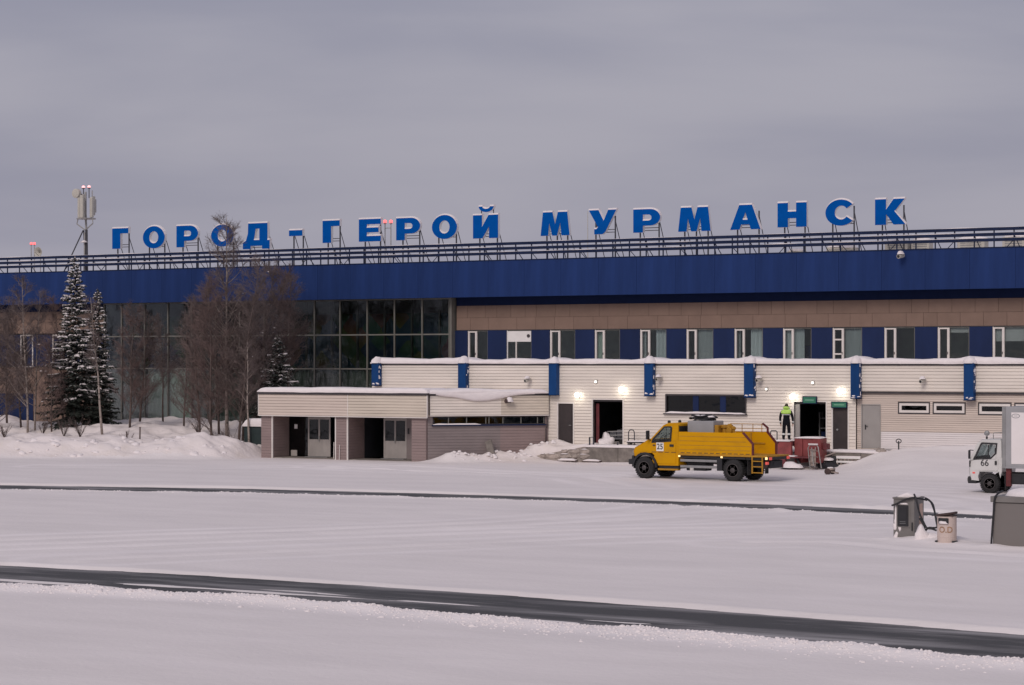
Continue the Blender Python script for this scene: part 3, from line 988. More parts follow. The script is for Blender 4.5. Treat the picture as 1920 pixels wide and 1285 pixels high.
# ================================================================== ANNEX (baggage hall) WITH DOCK
def xf(m, A, D):
    """turn a wall built along x (y inward) into the frame: origin A, direction D"""
    L = math.hypot(*D)
    dx, dy = D[0] / L, D[1] / L
    m.v = [(A[0] + x * dx - y * dy, A[1] + x * dy + y * dx, z) for x, y, z in m.v]
    return m
def free_rects(u0, u1, z0, z1, ops):
    cuts = sorted({u0, u1} | {min(max(q, u0), u1) for o in ops for q in o[:2]})
    for a, b in zip(cuts[:-1], cuts[1:]):
        if b - a < 1e-4:
            continue
        mid = (a + b) / 2
        zs = [(max(z0, o[2]), min(z1, o[3])) for o in ops if o[0] < mid < o[1]]
        zs = sorted(z for z in zs if z[1] > z[0])
        lo = z0
        for p, q in zs:
            if p > lo:
                yield a, b, lo, p
            lo = max(lo, q)
        if lo < z1:
            yield a, b, lo, z1
def siding(u0, u1, z0, z1, v, ops=(), pitch=0.16, phase=0.0, lap=0.022, groove=0.022):
    """lapped horizontal boards with open joints; front at v, y grows inward"""
    m = MB()
    for a, b, p, q in free_rects(u0, u1, z0, z1, ops):
        k = math.floor((p - phase) / pitch)
        while phase + k * pitch < q:
            s = max(p, phase + k * pitch)
            e = min(q, phase + (k + 1) * pitch)
            k += 1
            if e - s < 0.004:
                continue
            g = min(groove, (e - s) * .4)
            jit = 0.003 * n1(k * 1.7, v)
            yb, yt = v - lap + jit, v - lap * 0.35 + jit
            m.quad((a, yb, s + g), (b, yb, s + g), (b, yt, e), (a, yt, e))
            m.quad((a, v + 0.012, s + g * .6), (b, v + 0.012, s + g * .6), (b, yb, s + g), (a, yb, s + g))
            m.quad((a, v + 0.012, s), (b, v + 0.012, s), (b, v + 0.012, s + g * .6), (a, v + 0.012, s + g * .6))
    return m
def frame_box(m, a, b, z0, z1, v0, v1, w, bottom=True):
    m.box(a, a + w, v0, v1, z0, z1).box(b - w, b, v0, v1, z0, z1).box(a + w, b - w, v0, v1, z1 - w, z1)
    if bottom:
        m.box(a + w, b - w, v0, v1, z0, z0 + w)
    return m
def snow_ridge(m, u0, u1, v0, v1, zb, h, var, seed, step=0.22, over=0.07, humps=()):
    """snow lying along a parapet: rounded nose, uneven top"""
    n = max(4, int((u1 - u0) / step))
    rows = []
    for k in range(n + 1):
        x = u0 + (u1 - u0) * k / n
        end = min(1.0, min(x - u0, u1 - x) / 0.35 + 0.25)
        hh = (h + var * n1(x, seed, 0.45) + var * 0.5 * n1(x, seed + 3, 1.4) + var * .15 * n1(x, seed + 5, 4.0))
        for hu, hw, hz in humps:
            hh += hz * math.exp(-((x - hu) / hw) ** 2)
        hh = max(0.03, hh) * end
        ov = over * (1 + 0.8 * n1(x, seed + 9, 0.8))
        rows.append([(x, v0 - ov * .6, zb - 0.015 - 0.03 * max(0, n1(x, seed + 8, .9))), (x, v0 - ov, zb + hh * .30), (x, v0 - ov * .75, zb + hh * .62), (x, v0 + 0.02, zb + hh * .90), (x, v0 + 0.16, zb + hh), (x, v1, zb + hh * .95)])
    b = len(m.v)
    k6 = len(rows[0])
    for r in rows:
        m.v += r
    for k in range(n):
        for j in range(k6 - 1):
            m.f.append((b + k * k6 + j, b + (k + 1) * k6 + j, b + (k + 1) * k6 + j + 1, b + k * k6 + j + 1))
    m.f.append(tuple(b + j for j in range(k6)))
    m.f.append(tuple(b + n * k6 + j for j in reversed(range(k6))))
    return m

VA = V_ANNEX
annex = thing('baggage_annex', 'single-storey baggage annex in white lapped siding with blue pilasters and snowy parapet', 'building', U(1300, VA), VA, 0)
A_U0, A_U1 = U(698, VA), U(2600, VA)
Z_PAR = Z(1300, 681, VA)             # underside of the parapet snow
PIL = [(697, 713, 723), (859, 877, 745), (1029, 1047, 741), (1208, 1228, 742.5), (1395, 1417, 745.5), (1595, 1615, 747.5), (1807, 1830, 750.5), (2032, 2056, 753), (2270, 2295, 756), (2520, 2546, 759)]
def op(a, b, t, bt, v=VA):
    mid = (a + b) / 2
    return (U(a, v), U(b, v), Z(mid, bt, v), Z(mid, t, v))
D1 = op(1047, 1075, 757, 833)
O1 = op(1112, 1168, 750, 834)
W1 = op(1248, 1400, 740, 776)
O2 = op(1489, 1549, 754, 840)
D2 = op(1562, 1590, 765, 844)
D3 = op(1617, 1650, 760, 841)
LWIN = [op(1684, 1744, 754, 776.5), op(1749, 1811, 754.5, 777), op(1834, 1897, 755, 779), op(1902, 1966, 756, 780), op(2060, 2125, 757, 781)]
V_LOW = VA + 0.10                    # the wall under the overhanging band, right of the doors
UX = U(1605, VA)
Z_BAND = Z(1720, 735, VA)
LWIN = [(U(a, V_LOW), U(b, V_LOW), Z((a + b) / 2, d, V_LOW), Z((a + b) / 2, c_, V_LOW)) for a, b, c_, d in ((1684, 1744, 754, 776.5), (1749, 1811, 754.5, 777), (1834, 1897, 755, 779), (1902, 1966, 756, 780), (2060, 2125, 757, 781), (2130, 2196, 758, 782), (2310, 2378, 760, 784))]
D3 = (U(1617, V_LOW), U(1650, V_LOW), Z(1633, 841, V_LOW), Z(1633, 760, V_LOW))

siding(A_U0, U(1038, VA), 0.4, Z_PAR - 0.12, VA).build('siding', 'siding', annex, stuff=True)
siding(U(1038, VA), UX, 0.3, Z_PAR - 0.12, VA, [D1, O1, W1, O2, D2]).build('siding', 'siding', annex, stuff=True)
siding(UX, A_U1, Z_BAND, Z_PAR - 0.12, VA).build('siding', 'siding', annex, stuff=True)
ZNEW = Z(1740, 811, V_LOW)
siding(UX + 0.02, A_U1, ZNEW, Z_BAND - 0.06, V_LOW, LWIN + [D3], pitch=0.105, groove=0.016).build('siding', 'siding_tan', annex, stuff=True)
siding(UX + 0.02, U(1650, V_LOW), 0.55, ZNEW, V_LOW, [D3], pitch=0.105, groove=0.016).build('siding', 'siding_tan', annex, stuff=True)
siding(U(1650, V_LOW), A_U1, 0.75, ZNEW, V_LOW, [], pitch=0.105, groove=0.014).build('siding', 'siding_new', annex, stuff=True)
# solid wall behind the boards
m = MB()
for a, b, p, q in free_rects(A_U0, UX, 0.0, Z_PAR - .12, [D1, O1, W1, O2, D2]):
    m.box(a, b, VA + 0.02, VA + 0.22, p, q)
m.build('wall', 'joint_dark', annex)
m = MB()
for a, b, p, q in free_rects(UX, A_U1, 0.0, Z_PAR - .12, LWIN + [D3]):
    m.box(a, b, V_LOW + 0.02, V_LOW + 0.20, p, q)
m.build('wall', 'joint_dark', annex)
MB().box(UX, A_U1, VA - 0.03, V_LOW + 0.01, Z_BAND - 0.10, Z_BAND).build('drip_strip', 'trim_dark', annex)
MB().box(A_U0, A_U1, VA - 0.06, VA + 0.24, Z_PAR - 0.12, Z_PAR - 0.02).build('parapet_flashing', 'trim_dark', annex)
MB().box(A_U0 + .02, A_U1, VA + 0.24, V_MAIN - 0.02, Z_PAR - 0.40, Z_PAR - 0.20).build('roof', 'snow_cap', annex)
MB().box(A_U0, A_U0 + 0.2, VA + 0.23, V_GLASS - 0.06, 0.0, Z_PAR - .12).build('side_wall', 'siding_tan', annex)
MB().box(A_U1 - .2, A_U1, V_LOW + 0.21, V_MAIN - 0.06, 0.0, Z_PAR - .12).build('side_wall', 'siding_tan', annex)
MB().box(U(1640, V_LOW), A_U1, V_LOW - 0.14, V_LOW + 0.02, 0.55, Z(1760, 845, V_LOW)).build('plinth', 'trim_dark', annex)
humps = [(U((a + b) / 2, VA), 0.42, 0.10) for a, b, _ in PIL]
m = snow_ridge(MB(), A_U0 - .05, A_U1, VA - 0.06, VA + 1.2, Z_PAR - 0.02, 0.24, 0.10, 2.0, humps=humps)
m.build('parapet_snow', 'snow_cap', annex, smooth=True)
for i, (a, b, yb) in enumerate(PIL):
    u0, u1 = U(a, VA - 0.35), U(b, VA - 0.35)
    w = (u1 - u0) * 0.80           # the rest of the bearing is the return
    zb = Z((a + b) / 2, yb, VA - 0.35)
    p = MB().box(u0, u0 + w, VA - 0.38, VA - 0.02, zb, Z_PAR + 0.02).build('pilaster', 'pilaster_blue', annex, bevel=0.015)
    MB().box(u0 - .015, u0 + w + .015, VA - 0.40, VA - 0.01, zb - 0.03, zb - .002).build('pilaster_foot', 'rail_blue', p)
    m = MB()
    rows = 9
    m.lump(u0 + w / 2, VA - 0.14, Z_PAR - 0.01, w * 0.66, 0.36, 0.36 + 0.05 * n1(i, 3), seed=i * 1.3, rough=0.18, nu=18, nv=7)
    m.build('snow_cap', 'snow_cap', p, smooth=True)
    m = MB()
    if i != 2:
        rr = random.Random(i)
        for q in range(7):
            zz = rr.uniform(zb + .1, Z_PAR - .1)
            m.lump(u0 + w + 0.004, VA - rr.uniform(.1, .33), zz, 0.03, 0.03, rr.uniform(.05, .22), seed=q, rough=.5, nu=6, nv=3)
        for q in range(4):
            m.lump(u0 + rr.uniform(0.1, w), VA - .385, zb + rr.uniform(.02, .12), rr.uniform(.05, .12), 0.02, rr.uniform(.03, .07), seed=q + 9, rough=.5, nu=6, nv=3)
        m.build('clinging_snow', 'snow_cap', p, smooth=True, stuff=True)

def door_hole(o, name='opening_trim', v=VA, m_='trim_white', w=0.07, bottom=False):
    a, b, z0, z1 = o
    m = MB().box(a - w, a, v - 0.045, v + 0.10, z0, z1 + w).box(b, b + w, v - 0.045, v + 0.10, z0, z1 + w).box(a, b, v - 0.045, v + 0.10, z1, z1 + w)
    return m.build(name, m_, annex)
# dark brown steel door
door_hole(D1)
d = MB().box(D1[0] + .02, D1[1] - .02, VA + 0.02, VA + 0.08, D1[2], D1[3] - .02).build('door', 'door_dark', annex, label='plain dark brown steel door beside the ramp')
MB().box(D1[0] + .12, D1[1] - .12, VA + 0.005, VA + 0.019, D1[2] + .15, D1[3] - .15).build('door_panel', 'door_dark', d)
MB().tube([(D1[1] - .12, VA + 0.0, D1[2] + 1.0), (D1[1] - .12, VA - 0.06, D1[2] + 1.0), (D1[1] - .24, VA - .06, D1[2] + 1.0)], 0.014, 6).build('handle', 'steel_grey', d)
# two freight openings with dark rooms behind
for o in (O1, O2):
    door_hole(o)
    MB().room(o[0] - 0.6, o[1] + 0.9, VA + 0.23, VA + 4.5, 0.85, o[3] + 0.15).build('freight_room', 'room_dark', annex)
    MB().box(o[0], o[1], VA - 0.02, VA + 0.6, 0.80, o[2] + 0.02).build('threshold', 'concrete', annex)
    MB().box(o[0] - .05, o[1] + .05, VA + .1, VA + .22, o[3] - 0.10, o[3] - .01).build('lintel', 'trim_dark', annex)
# strip curtain edge and guide rails in the openings
MB().box(O1[0] + 0.02, O1[0] + 0.20, VA + 0.30, VA + 0.34, O1[2], O1[3] - .2).build('door_leaf', 'red_dark', annex)
MB().box(O2[0] + 0.02, O2[0] + 0.26, VA + 0.10, VA + 0.16, O2[2] + .02, O2[3] - .12).build('door_leaf', 'door_grey', annex)
# dark door with sign
door_hole(D2)
d = MB().box(D2[0] + .02, D2[1] - .02, VA + 0.03, VA + 0.09, D2[2], D2[3] - .02).build('door', 'door_dark', annex, label='dark door under a green sign')
MB().lathe_y(D2[0] + 0.22, D2[2] + 1.0, [(0.05, 0), (0.05, 0.03)], 10, VA - 0.005).build('knob', 'steel_grey', d)
MB().box(D2[0] - 0.05, D2[1] + .05, VA - 0.42, VA - 0.02, D2[2] - 0.10, D2[2] - 0.02).build('door_step', 'snow_cap', annex)
# plain grey steel door
door_hole(D3, v=V_LOW, m_='door_grey', w=0.05)
d = MB().box(D3[0] + .01, D3[1] - .01, V_LOW - 0.02, V_LOW + 0.05, D3[2], D3[3] - .01).build('door', 'door_grey', annex, label='plain grey steel door right of the dark doors')
MB().box(D3[0] + .14, D3[0] + .20, V_LOW - .035, V_LOW - .021, D3[2] + .92, D3[2] + 1.16).build('lock_plate', 'black_plastic', d)
MB().tube([(D3[0] + .17, V_LOW - .03, D3[2] + 1.09), (D3[0] + .17, V_LOW - .08, D3[2] + 1.09), (D3[0] + .32, V_LOW - .08, D3[2] + 1.09)], 0.016, 6).build('handle', 'black_plastic', d)
# long dark window over the truck
a, b, z0, z1 = W1
w = frame_box(MB(), a, b, z0, z1, VA - 0.05, VA + 0.12, 0.07).build('window', 'trim_dark', annex, label='long dark strip window above the yellow truck')
for px in (1304, 1355):
    uu = U(px, VA)
    MB().box(uu - 0.16, uu + 0.16, VA + 0.03, VA + 0.10, z0 + .07, z1 - .07).build('mullion', 'blue_panel', w)
MB().box(a + .07, b - .07, VA + 0.05, VA + 0.06, z0 + .07, z1 - .07).build('pane', 'glass_dark', w)
MB().room(a - .1, b + .1, VA + 0.23, VA + 2.2, z0 - .3, z1 + .1).build('window_interior', 'room_mid', annex)
MB().box(a - .06, b + .06, VA - 0.17, VA - 0.0501, z0 - 0.05, z0 + 0.005).build('sill', 'trim_dark', w)
snow_ridge(MB(), a + .05, b - .02, VA - 0.15, VA - 0.055, z0 + 0.005, 0.10, 0.05, 14.0, step=.12, over=.02).build('sill_snow', 'snow_cap', w, smooth=True)
# small white tilt windows
for i, (a, b, z0, z1) in enumerate(LWIN):
    w = frame_box(MB(), a, b, z0, z1, V_LOW - 0.03, V_LOW + 0.10, 0.06).build('window', 'trim_dark', annex)
    frame_box(MB(), a + .06, b - .06, z0 + .06, z1 - .06, V_LOW - 0.02, V_LOW + 0.08, 0.12).build('sash', 'trim_white', w)
    MB().box(a + .18, b - .18, V_LOW + 0.03, V_LOW + 0.04, z0 + .18, z1 - .18).build('pane', 'glass_dark', w)
    MB().room(a - .05, b + .05, V_LOW + 0.21, V_LOW + 1.5, z0 - .05, z1 + .05).build('window_interior', 'room_mid' if i != 1 else 'room_wall', annex)

# green signs over the openings ---------------------------------------------------
for (a, b, t, bt, lab) in ((1506, 1531, 744, 756.5, 'green sign plate hung over the wide dark opening'), (1560, 1588, 754, 764.5, 'green sign plate above the narrow dark door')):
    u0, u1, z0, z1 = op(a, b, t, bt, VA - .1)
    s = thing('green_sign', lab, 'sign', (u0 + u1) / 2, VA - 0.10, z0, group='green signs over the dock doors')
    MB().box(u0, u1, VA - 0.16, VA - 0.06, z0, z1).build('plate', 'green_sign', s, bevel=.008)
    frame_box(MB(), u0 - .02, u1 + .02, z0 - .02, z1 + .02, VA - 0.17, VA - 0.07, 0.035).build('frame', 'navy_under', s)
    h = (z1 - z0)
    MB().box(u0 + .12, u1 - .12, VA - .164, VA - .1601, z0 + h * .42, z0 + h * .56).build('lettering_line', 'green_sign_text', s)

# wall lamps -----------------------------------------------------------------------
def bulkhead(px, py, r, big, lab):
    v = VA - 0.22
    uu, zz = UZ(px, py, v)
    s = thing('wall_lamp', lab, 'lamp', uu, VA - .02, zz - r, group='lit wall lamps on the annex')
    if big:
        MB().box(uu - .05, uu + .05, VA - 0.10, VA - 0.025, zz - .12, zz + .02).build('bracket', 'steel_grey', s)
        m = MB().tube([(uu, VA - .06, zz + .02), (uu, v, zz + r + .03), (uu, v, zz + r)], 0.02, 6)
        m.build('arm', 'steel_grey', s)
        m = MB()
        m.lump(uu, v, zz, r, r * .8, r, rough=0, nu=14, nv=8, flat=False)
        g = m.build('globe', 'lamp_white', s, smooth=True)
        ld = bpy.data.lights.new('lamp_light', 'POINT')
        ld.energy = 3.2
        ld.color = (1.0, 0.93, 0.74)
        ld.shadow_soft_size = 0.12
        lo = bpy.data.objects.new('lamp_light', ld)
        COL.objects.link(lo)
        lo.parent = s
        lo.location = (0, v - VA + .02 - r - 0.02, r - 0.16)
    else:
        MB().box(uu - .06, uu + .06, VA - 0.09, VA - 0.025, zz - .06, zz + .08).build('bracket', 'steel_grey', s)
        m = MB()
        m.lump(uu, VA - 0.12, zz, r, r, r, rough=0, nu=10, nv=6, flat=False)
        m.build('globe', 'lamp_small', s, smooth=True)
bulkhead(1082, 741, 0.135, True, 'lit globe wall lamp over the brown door by the ramp')
bulkhead(1165, 731, 0.155, True, 'lit globe wall lamp at the right corner of the first freight opening')
bulkhead(1486, 744, 0.145, True, 'lit globe wall lamp above the hi-vis worker')
bulkhead(1575, 734, 0.16, True, 'lit globe wall lamp above the narrow dark door')
bulkhead(1115, 716, 0.06, False, 'small lit spotlight high above the first freight opening')
bulkhead(1435, 730, 0.05, False, 'small lit spotlight right of the long dark window')
bulkhead(1522, 718, 0.06, False, 'small lit spotlight high above the wide dark opening')

# snow-covered floodlights / cameras --------------------------------------------------
def flood(px, py, v, lab, s=1.0, zdir=-1):
    uu, zz = UZ(px, py, v - .3)
    t = thing('security_camera', lab, 'camera', uu, v - .02, zz - .15, group='snow-capped cameras on the walls')
    MB().tube([(uu, v - .02, zz + .02), (uu, v - .2 * s, zz + .02)], 0.03, 6).build('bracket', 'galv', t)
    m = MB()
    m.tube([(uu + .02, v - .16 * s, zz), (uu - .07, v - .50 * s, zz - .07)], 0.10 * s, 8)
    m.build('housing', 'antenna_white', t, bevel=.01)
    MB().tube([(uu - .0705, v - .502 * s, zz - .0705), (uu - .072, v - .508 * s, zz - .0725)], 0.07 * s, 8).build('lens', 'black_plastic', t)
    MB().lump(uu - .02, v - .33 * s, zz + .05, 0.14 * s, 0.24 * s, 0.15 * s, seed=px, rough=.25, nu=10, nv=5).build('snow_cap', 'snow_cap', t, smooth=True)
flood(990, 712, VA, 'snow-capped camera on siding above the porch roof')
flood(1236, 709, VA, 'snow-capped camera just right of the fourth blue pilaster')
flood(1424, 711, VA, 'snow-capped camera just right of the fifth blue pilaster')
flood(1731, 713, VA, 'snow-capped camera on siding above the small white windows')
flood(1691, 479, V_FASC, 'snow-capped camera on the blue fascia below the last sign letter', 1.25)

# dock ------------------------------------------------------------------------------
dock = thing('loading_dock', 'concrete loading dock with stone-faced ramp along the annex wall', 'dock', U(1300, V_DOCK), V_DOCK, 0)
DU0, DU1 = RAMP_U1 - 0.4, U(1655, V_DOCK)
MB().box(DU0 + .1, DU1, V_DOCK + 0.16, VA - 0.0, -0.02, DOCK_Z - 0.06).build('dock_body', 'concrete', dock)
x = DU0
rr = random.Random(11)
while x < DU1:
    w = rr.choice((1.15, 1.5, 1.5, 1.9))
    MB().box(x + .012, min(x + w, DU1) - .012, V_DOCK + rr.uniform(0, .03), V_DOCK + 0.15, -0.02, DOCK_Z - rr.uniform(.07, .11)).build('concrete_slab', 'concrete', dock, bevel=.012)
    x += w
snow_ridge(MB(), DU0 - .1, DU1 + .1, V_DOCK + 0.02, VA - .02, DOCK_Z - 0.07, 0.10, 0.05, 21.0, step=.2, over=.05).build('dock_snow', 'snow_cap', dock, smooth=True)
# stone facing of the ramp
ru0, ru1 = U(965, V_DOCK), DU0
k = 0
m = MB()
m.prism_y([(ru0, -.02), (ru1, -.02), (ru1, DOCK_Z - .05), (ru0, 0.12)], V_DOCK + 0.04, V_DOCK + 0.30)
m.build('ramp_wall', 'stone', dock)
for row in range(4):
    x = ru0 + rr.uniform(0, .2)
    while x < ru1 - .1:
        w = rr.uniform(.34, .75)
        top = 0.12 + (DOCK_Z - .17) * (x + w / 2 - ru0) / (ru1 - ru0)
        zc = 0.06 + row * 0.26
        if zc < top - 0.02:
            hgt = min(0.145, (top - zc + .08) * .6)
            s = MB()
            s.lump(0, 0, 0, w * .52, 0.07, hgt, seed=k * .71, rough=.5, nu=8, nv=5, flat=False)
            o = s.mesh('stone', 'stone', smooth=False)
            piece('stone', o, dock, (x + w / 2, V_DOCK + 0.02, zc + .06))
            if rr.random() < .55:
                piece('stone_snow', MB().lump(0, 0, 0, w * .3, .06, .04, seed=k, rough=.4, nu=7, nv=3).mesh('stone_snow', 'snow_cap', smooth=True), dock, (x + w / 2, V_DOCK - 0.03, zc + .06 + hgt * .7))
        x += w + .02
        k += 1

# ================================================================== PORCH
porch = thing('entrance_porch', 'low entrance porch with pale siding band, mauve walls and snow on its flat roof', 'building', U(640, V_PORCH), V_PORCH, 0)
VP = V_PORCH
PF0, PF1 = U(485, VP - .2), U(800, VP - .2)
PW0, PW1 = U(490, VP), U(799, VP)
ZF0, ZF1 = Z(640, 780.5, VP - .2), Z(640, 740.5, VP - .2)
um = U(652, VP - .2)
siding(PF0, um - .02, ZF0, ZF1, VP - .18, pitch=.155, phase=ZF0).build('siding', 'siding_tan', porch, stuff=True)
siding(um + .02, PF1, ZF0, ZF1, VP - .18, pitch=.155, phase=ZF0).build('siding', 'siding_yellowed', porch, stuff=True)
MB().box(um - .02, um + .02, VP - .21, VP - .15, ZF0, ZF1).build('joint_cover', 'trim_white', porch)
MB().box(PF0 - .03, PF1 + .03, VP - .21, VP - .16, ZF0 - .05, ZF0 - .002).build('drip_strip', 'trim_white', porch)
MB().box(PF0 - .04, PF0, VP - .21, VP - .14, ZF0 - .05, ZF1).box(PF1, PF1 + .04, VP - .21, VP - .14, ZF0, ZF1).build('corner_trim', 'trim_white', porch)
MB().box(PF0 - .06, PF1 + .06, VP - .25, VP + .1, ZF1 + .002, ZF1 + .13).build('roof_flashing', 'trim_dark', porch)
CH_A, CH_B = (-63.5, 100.35), (U(1028, VA - .05), VA - .05)
CH_D = (CH_B[0] - CH_A[0], CH_B[1] - CH_A[1])
CH_L = math.hypot(*CH_D)
# roof slab: rectangle plus the slanting side
def slab(m, z0, z1, grow=0.0):
    pts = [(PF0 + .02, VP - .14), (PF1 - .02, VP - .14), (CH_A[0] + .02, CH_A[1]), (CH_B[0], CH_B[1]), (PF0 + .02, VA - .03)]
    n = len(pts)
    b = len(m.v)
    m.v += [(x, y, z0) for x, y in pts] + [(x, y, z1) for x, y in pts]
    m.f += [tuple(b + k for k in reversed(range(n))), tuple(b + n + k for k in range(n))]
    for k in range(n):
        q = (k + 1) % n
        m.f.append((b + k, b + q, b + n + q, b + n + k))
    return m
slab(MB(), ZF0 + 0.02, ZF1 - .02).build('roof', 'siding_tan', porch)
slab(MB(), ZF1 - .015, ZF1 + .16).build('roof_snow', 'snow_cap', porch)
snow_ridge(MB(), PF0 - .05, PF1 + .1, VP - .25, VP + 1.8, ZF1 + .132, 0.24, 0.05, 31.0, over=.05).build('roof_edge_snow', 'snow_cap', porch, smooth=True)
# recessed doorways
VR = VP + 1.45
S1 = (U(511, VP), U(630, VP))
S2 = (U(652, VP), U(772, VP))
for a, b in ((PW0, S1[0]), (S1[1], S2[0]), (S2[1], PW1)):
    siding(a, b, -0.02, ZF0 + .02, VP, pitch=.15, lap=.012, groove=.014).build('siding', 'siding_mauve', porch, stuff=True)
    MB().box(a + .002, b - .002, VP + .02, VR + .1, -.02, ZF0 + .01).build('pier', 'siding_mauve', porch)
for a, b in (S1, S2):
    MB().box(a - .045, a + .03, VP - .035, VP + .04, -.02, ZF0 + .01).build('corner_trim', 'trim_white', porch)
    xf(siding(0, VR - VP - .05, -.02, ZF0 + .02, 0, pitch=.15, lap=.012, groove=.014), (a + .012, VP + .04), (0, 1)).build('siding', 'siding_mauve', porch, stuff=True)
    MB().box(a, b, VR + .12, VR + .3, ZF0 - .12, ZF0 + .01).build('door_head', 'siding_mauve', porch)
    MB().box(a, b, VP + .1, VR + 2.2, -.03, 0.10).build('porch_floor', 'concrete', porch)
MB().box(S1[1] - .05, S1[1] + .02, VP - .03, VP + .03, -.02, ZF0 + .01).build('corner_trim', 'trim_white', porch)
def doors(a, b, pxs, dark_first, lab):
    """back wall of a recess: dark doorway and a pale leaf with two lights"""
    e = [U(p, VR) for p in pxs]                    # opening start, leaf start, leaf end, end
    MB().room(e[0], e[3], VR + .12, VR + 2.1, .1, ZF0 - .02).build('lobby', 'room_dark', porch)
    MB().box(a, e[0], VR + .03, VR + .12, -.02, ZF0).build('jamb', 'siding_mauve', porch)
    z0, z1 = .14, ZF0 - .16
    d = frame_box(MB(), e[1], e[2], z0, z1, VR + .02, VR + .07, .09).build('door', 'door_pale', porch, label=lab)
    zm = z0 + (z1 - z0) * .44
    um_ = (e[1] + e[2]) / 2
    MB().box(e[1] + .09, e[2] - .09, VR + .03, VR + .06, z0 + .09, zm).build('lower_panel', 'door_pale', d)
    MB().box(um_ - .05, um_ + .05, VR + .022, VR + .068, zm, z1 - .09).build('mullion', 'door_pale', d)
    for p, q in ((e[1] + .09, um_ - .05), (um_ + .05, e[2] - .09)):
        MB().box(p, q, VR + .04, VR + .05, zm, z1 - .09).build('pane', 'glass_dark', d)
    MB().box(e[1], e[2], VR + .02, VR + .07, z1, ZF0).build('fanlight_board', 'door_pale', d)
    MB().box(um_ - .02, um_ + .02, VR - .03, VR + .02, zm - .10, zm + .18).build('handle', 'steel_grey', d)
    MB().box(e[1], e[2], VR - .3, VR + .01, .10, .13).build('door_sill', 'steel_grey', porch)
    return e
e1 = doors(S1[0], S1[1], (541, 577, 619, 628), True, 'pale double door with two panes in the left porch recess')
e2 = doors(S2[0], S2[1], (681, 719, 762, 763), True, 'pale double door with two panes in the right porch recess')
MB().box(e2[3], S2[1] + .2, VR - .02, VR + .1, -.02, ZF0).build('jamb', 'siding_grey', porch)
# dark glazed screen left of the first door, notice on it
MB().box(e1[0], e1[1], VR + .06, VR + .07, .14, ZF0 - .16).build('glass_screen', 'glass_dark', porch)
MB().box(e1[0] + .36, e1[0] + .56, VR + .045, VR + .055, 1.62, 1.86).build('notice', 'plate_white', porch)
MB().box(e1[0] + .15, e1[0] + .55, VR + .02, VR + .055, .13, .45).build('lower_board', 'door_pale', porch)
MB().box(e2[3] + .08, e2[3] + .16, VR - .06, VR - .021, 1.45, 1.75).build('intercom', 'black_plastic', porch)
# pole of a pushed-aside grating by the left door
MB().tube([(S1[1] - .28, VP + .2, .05), (S1[1] - .30, VP + .25, .98)], .025, 6).build('rail_post', 'trim_white', porch)
MB().tube([(S1[1] + .28, VP - .1, .05), (S1[1] + .28, VP - .06, .85)], .02, 6).build('rail_post', 'trim_white', porch)
# slanting right side --------------------------------------------------------------
def ch(m):
    return xf(m, CH_A, CH_D)
def chs(px):
    """distance along the slanting wall of a bearing"""
    t = (px - 960.0) / F
    dx, dy = CH_D[0] / CH_L, CH_D[1] / CH_L
    # X = u c + v s ; Y = -u s + v c ; X = t Y
    a = (dx * CT + dy * ST) - t * (-dx * ST + dy * CT)
    b = (CH_A[0] * CT + CH_A[1] * ST) - t * (-CH_A[0] * ST + CH_A[1] * CT)
    return -b / a
YC = -CH_A[0] * ST + CH_A[1] * CT
def chz(py):
    return CAM_H - (py - HORIZON) * (YC + .9) / F
zc0, zc1 = chz(778.5), chz(742)
sm = chs(938)
ch(siding(0.06, sm, zc0, zc1, -.14, pitch=.15, phase=zc0)).build('siding', 'siding', porch, stuff=True)
ch(siding(sm, CH_L - .02, zc0, zc1, -.14, pitch=.15, phase=zc0)).build('siding', 'siding_yellowed', porch, stuff=True)
ch(MB().box(0.05, CH_L - .02, -.12, .05, zc0 + .005, zc1 + .1)).build('fascia_backing', 'joint_dark', porch)
ch(MB().box(0.05, CH_L - .02, -.18, -.1, zc0 - .045, zc0 - .002)).build('drip_strip', 'trim_white', porch)
ch(MB().box(0.0, CH_L, -.20, .05, zc1 + .01, zc1 + .12)).build('roof_flashing', 'trim_dark', porch)
ch(snow_ridge(MB(), -.1, CH_L - .02, -.22, 2.4, zc1 + .12, .24, .06, 41.0, over=.12, step=.12, humps=[(CH_L * .62, .8, -.05)])).build('roof_edge_snow', 'snow_cap', porch, smooth=True)
# snow curling down over the edge
m = MB()
sa, sb = chs(815), chs(1000)
n = 60
for k in range(n + 1):
    f = k / n
    s = sa + (sb - sa) * f
    drop = 0.05 + 0.34 * max(0, math.sin(math.pi * min(1, f * 1.12))) ** 1.6 * (1 if f < .86 else max(0, (1 - f) / .14)) + .05 * n1(s, 3, 1.3)
    th = .10 + .03 * n1(s, 7, 1.1)
    top = zc1 + .33 + .04 * n1(s, 5, .7)
    m.v += [(s, .2, top), (s, -.20, top - .02), (s, -.29, top - .09), (s, -.27 - th * .6, zc1 + .20 - drop * .4), (s, -.25 - th * .4, zc1 + .13 - drop * .85), (s, -.22, zc1 + .10 - drop), (s, -.18, zc1 + .12 - drop * .8), (s, -.18, zc1 + .1)]
for k in range(n):
    for j in range(7):
        p = k * 8 + j
        m.f.append((p, p + 8, p + 9, p + 1))
ch(m).build('snow_overhang', 'snow_cap', porch, smooth=True)
wz0, wz1 = chz(796), chz(781)
s0, s1 = chs(811), chs(1022)
for a, b, mm in ((-0.02, sm, 'siding_grey'), (sm, CH_L - .02, 'siding_mauve')):
    ch(siding(a, b, -.02, zc0 + .02, 0, [(s0, s1, wz0, wz1)], pitch=.15, lap=.012, groove=.014)).build('siding', mm, porch, stuff=True)
m = MB()
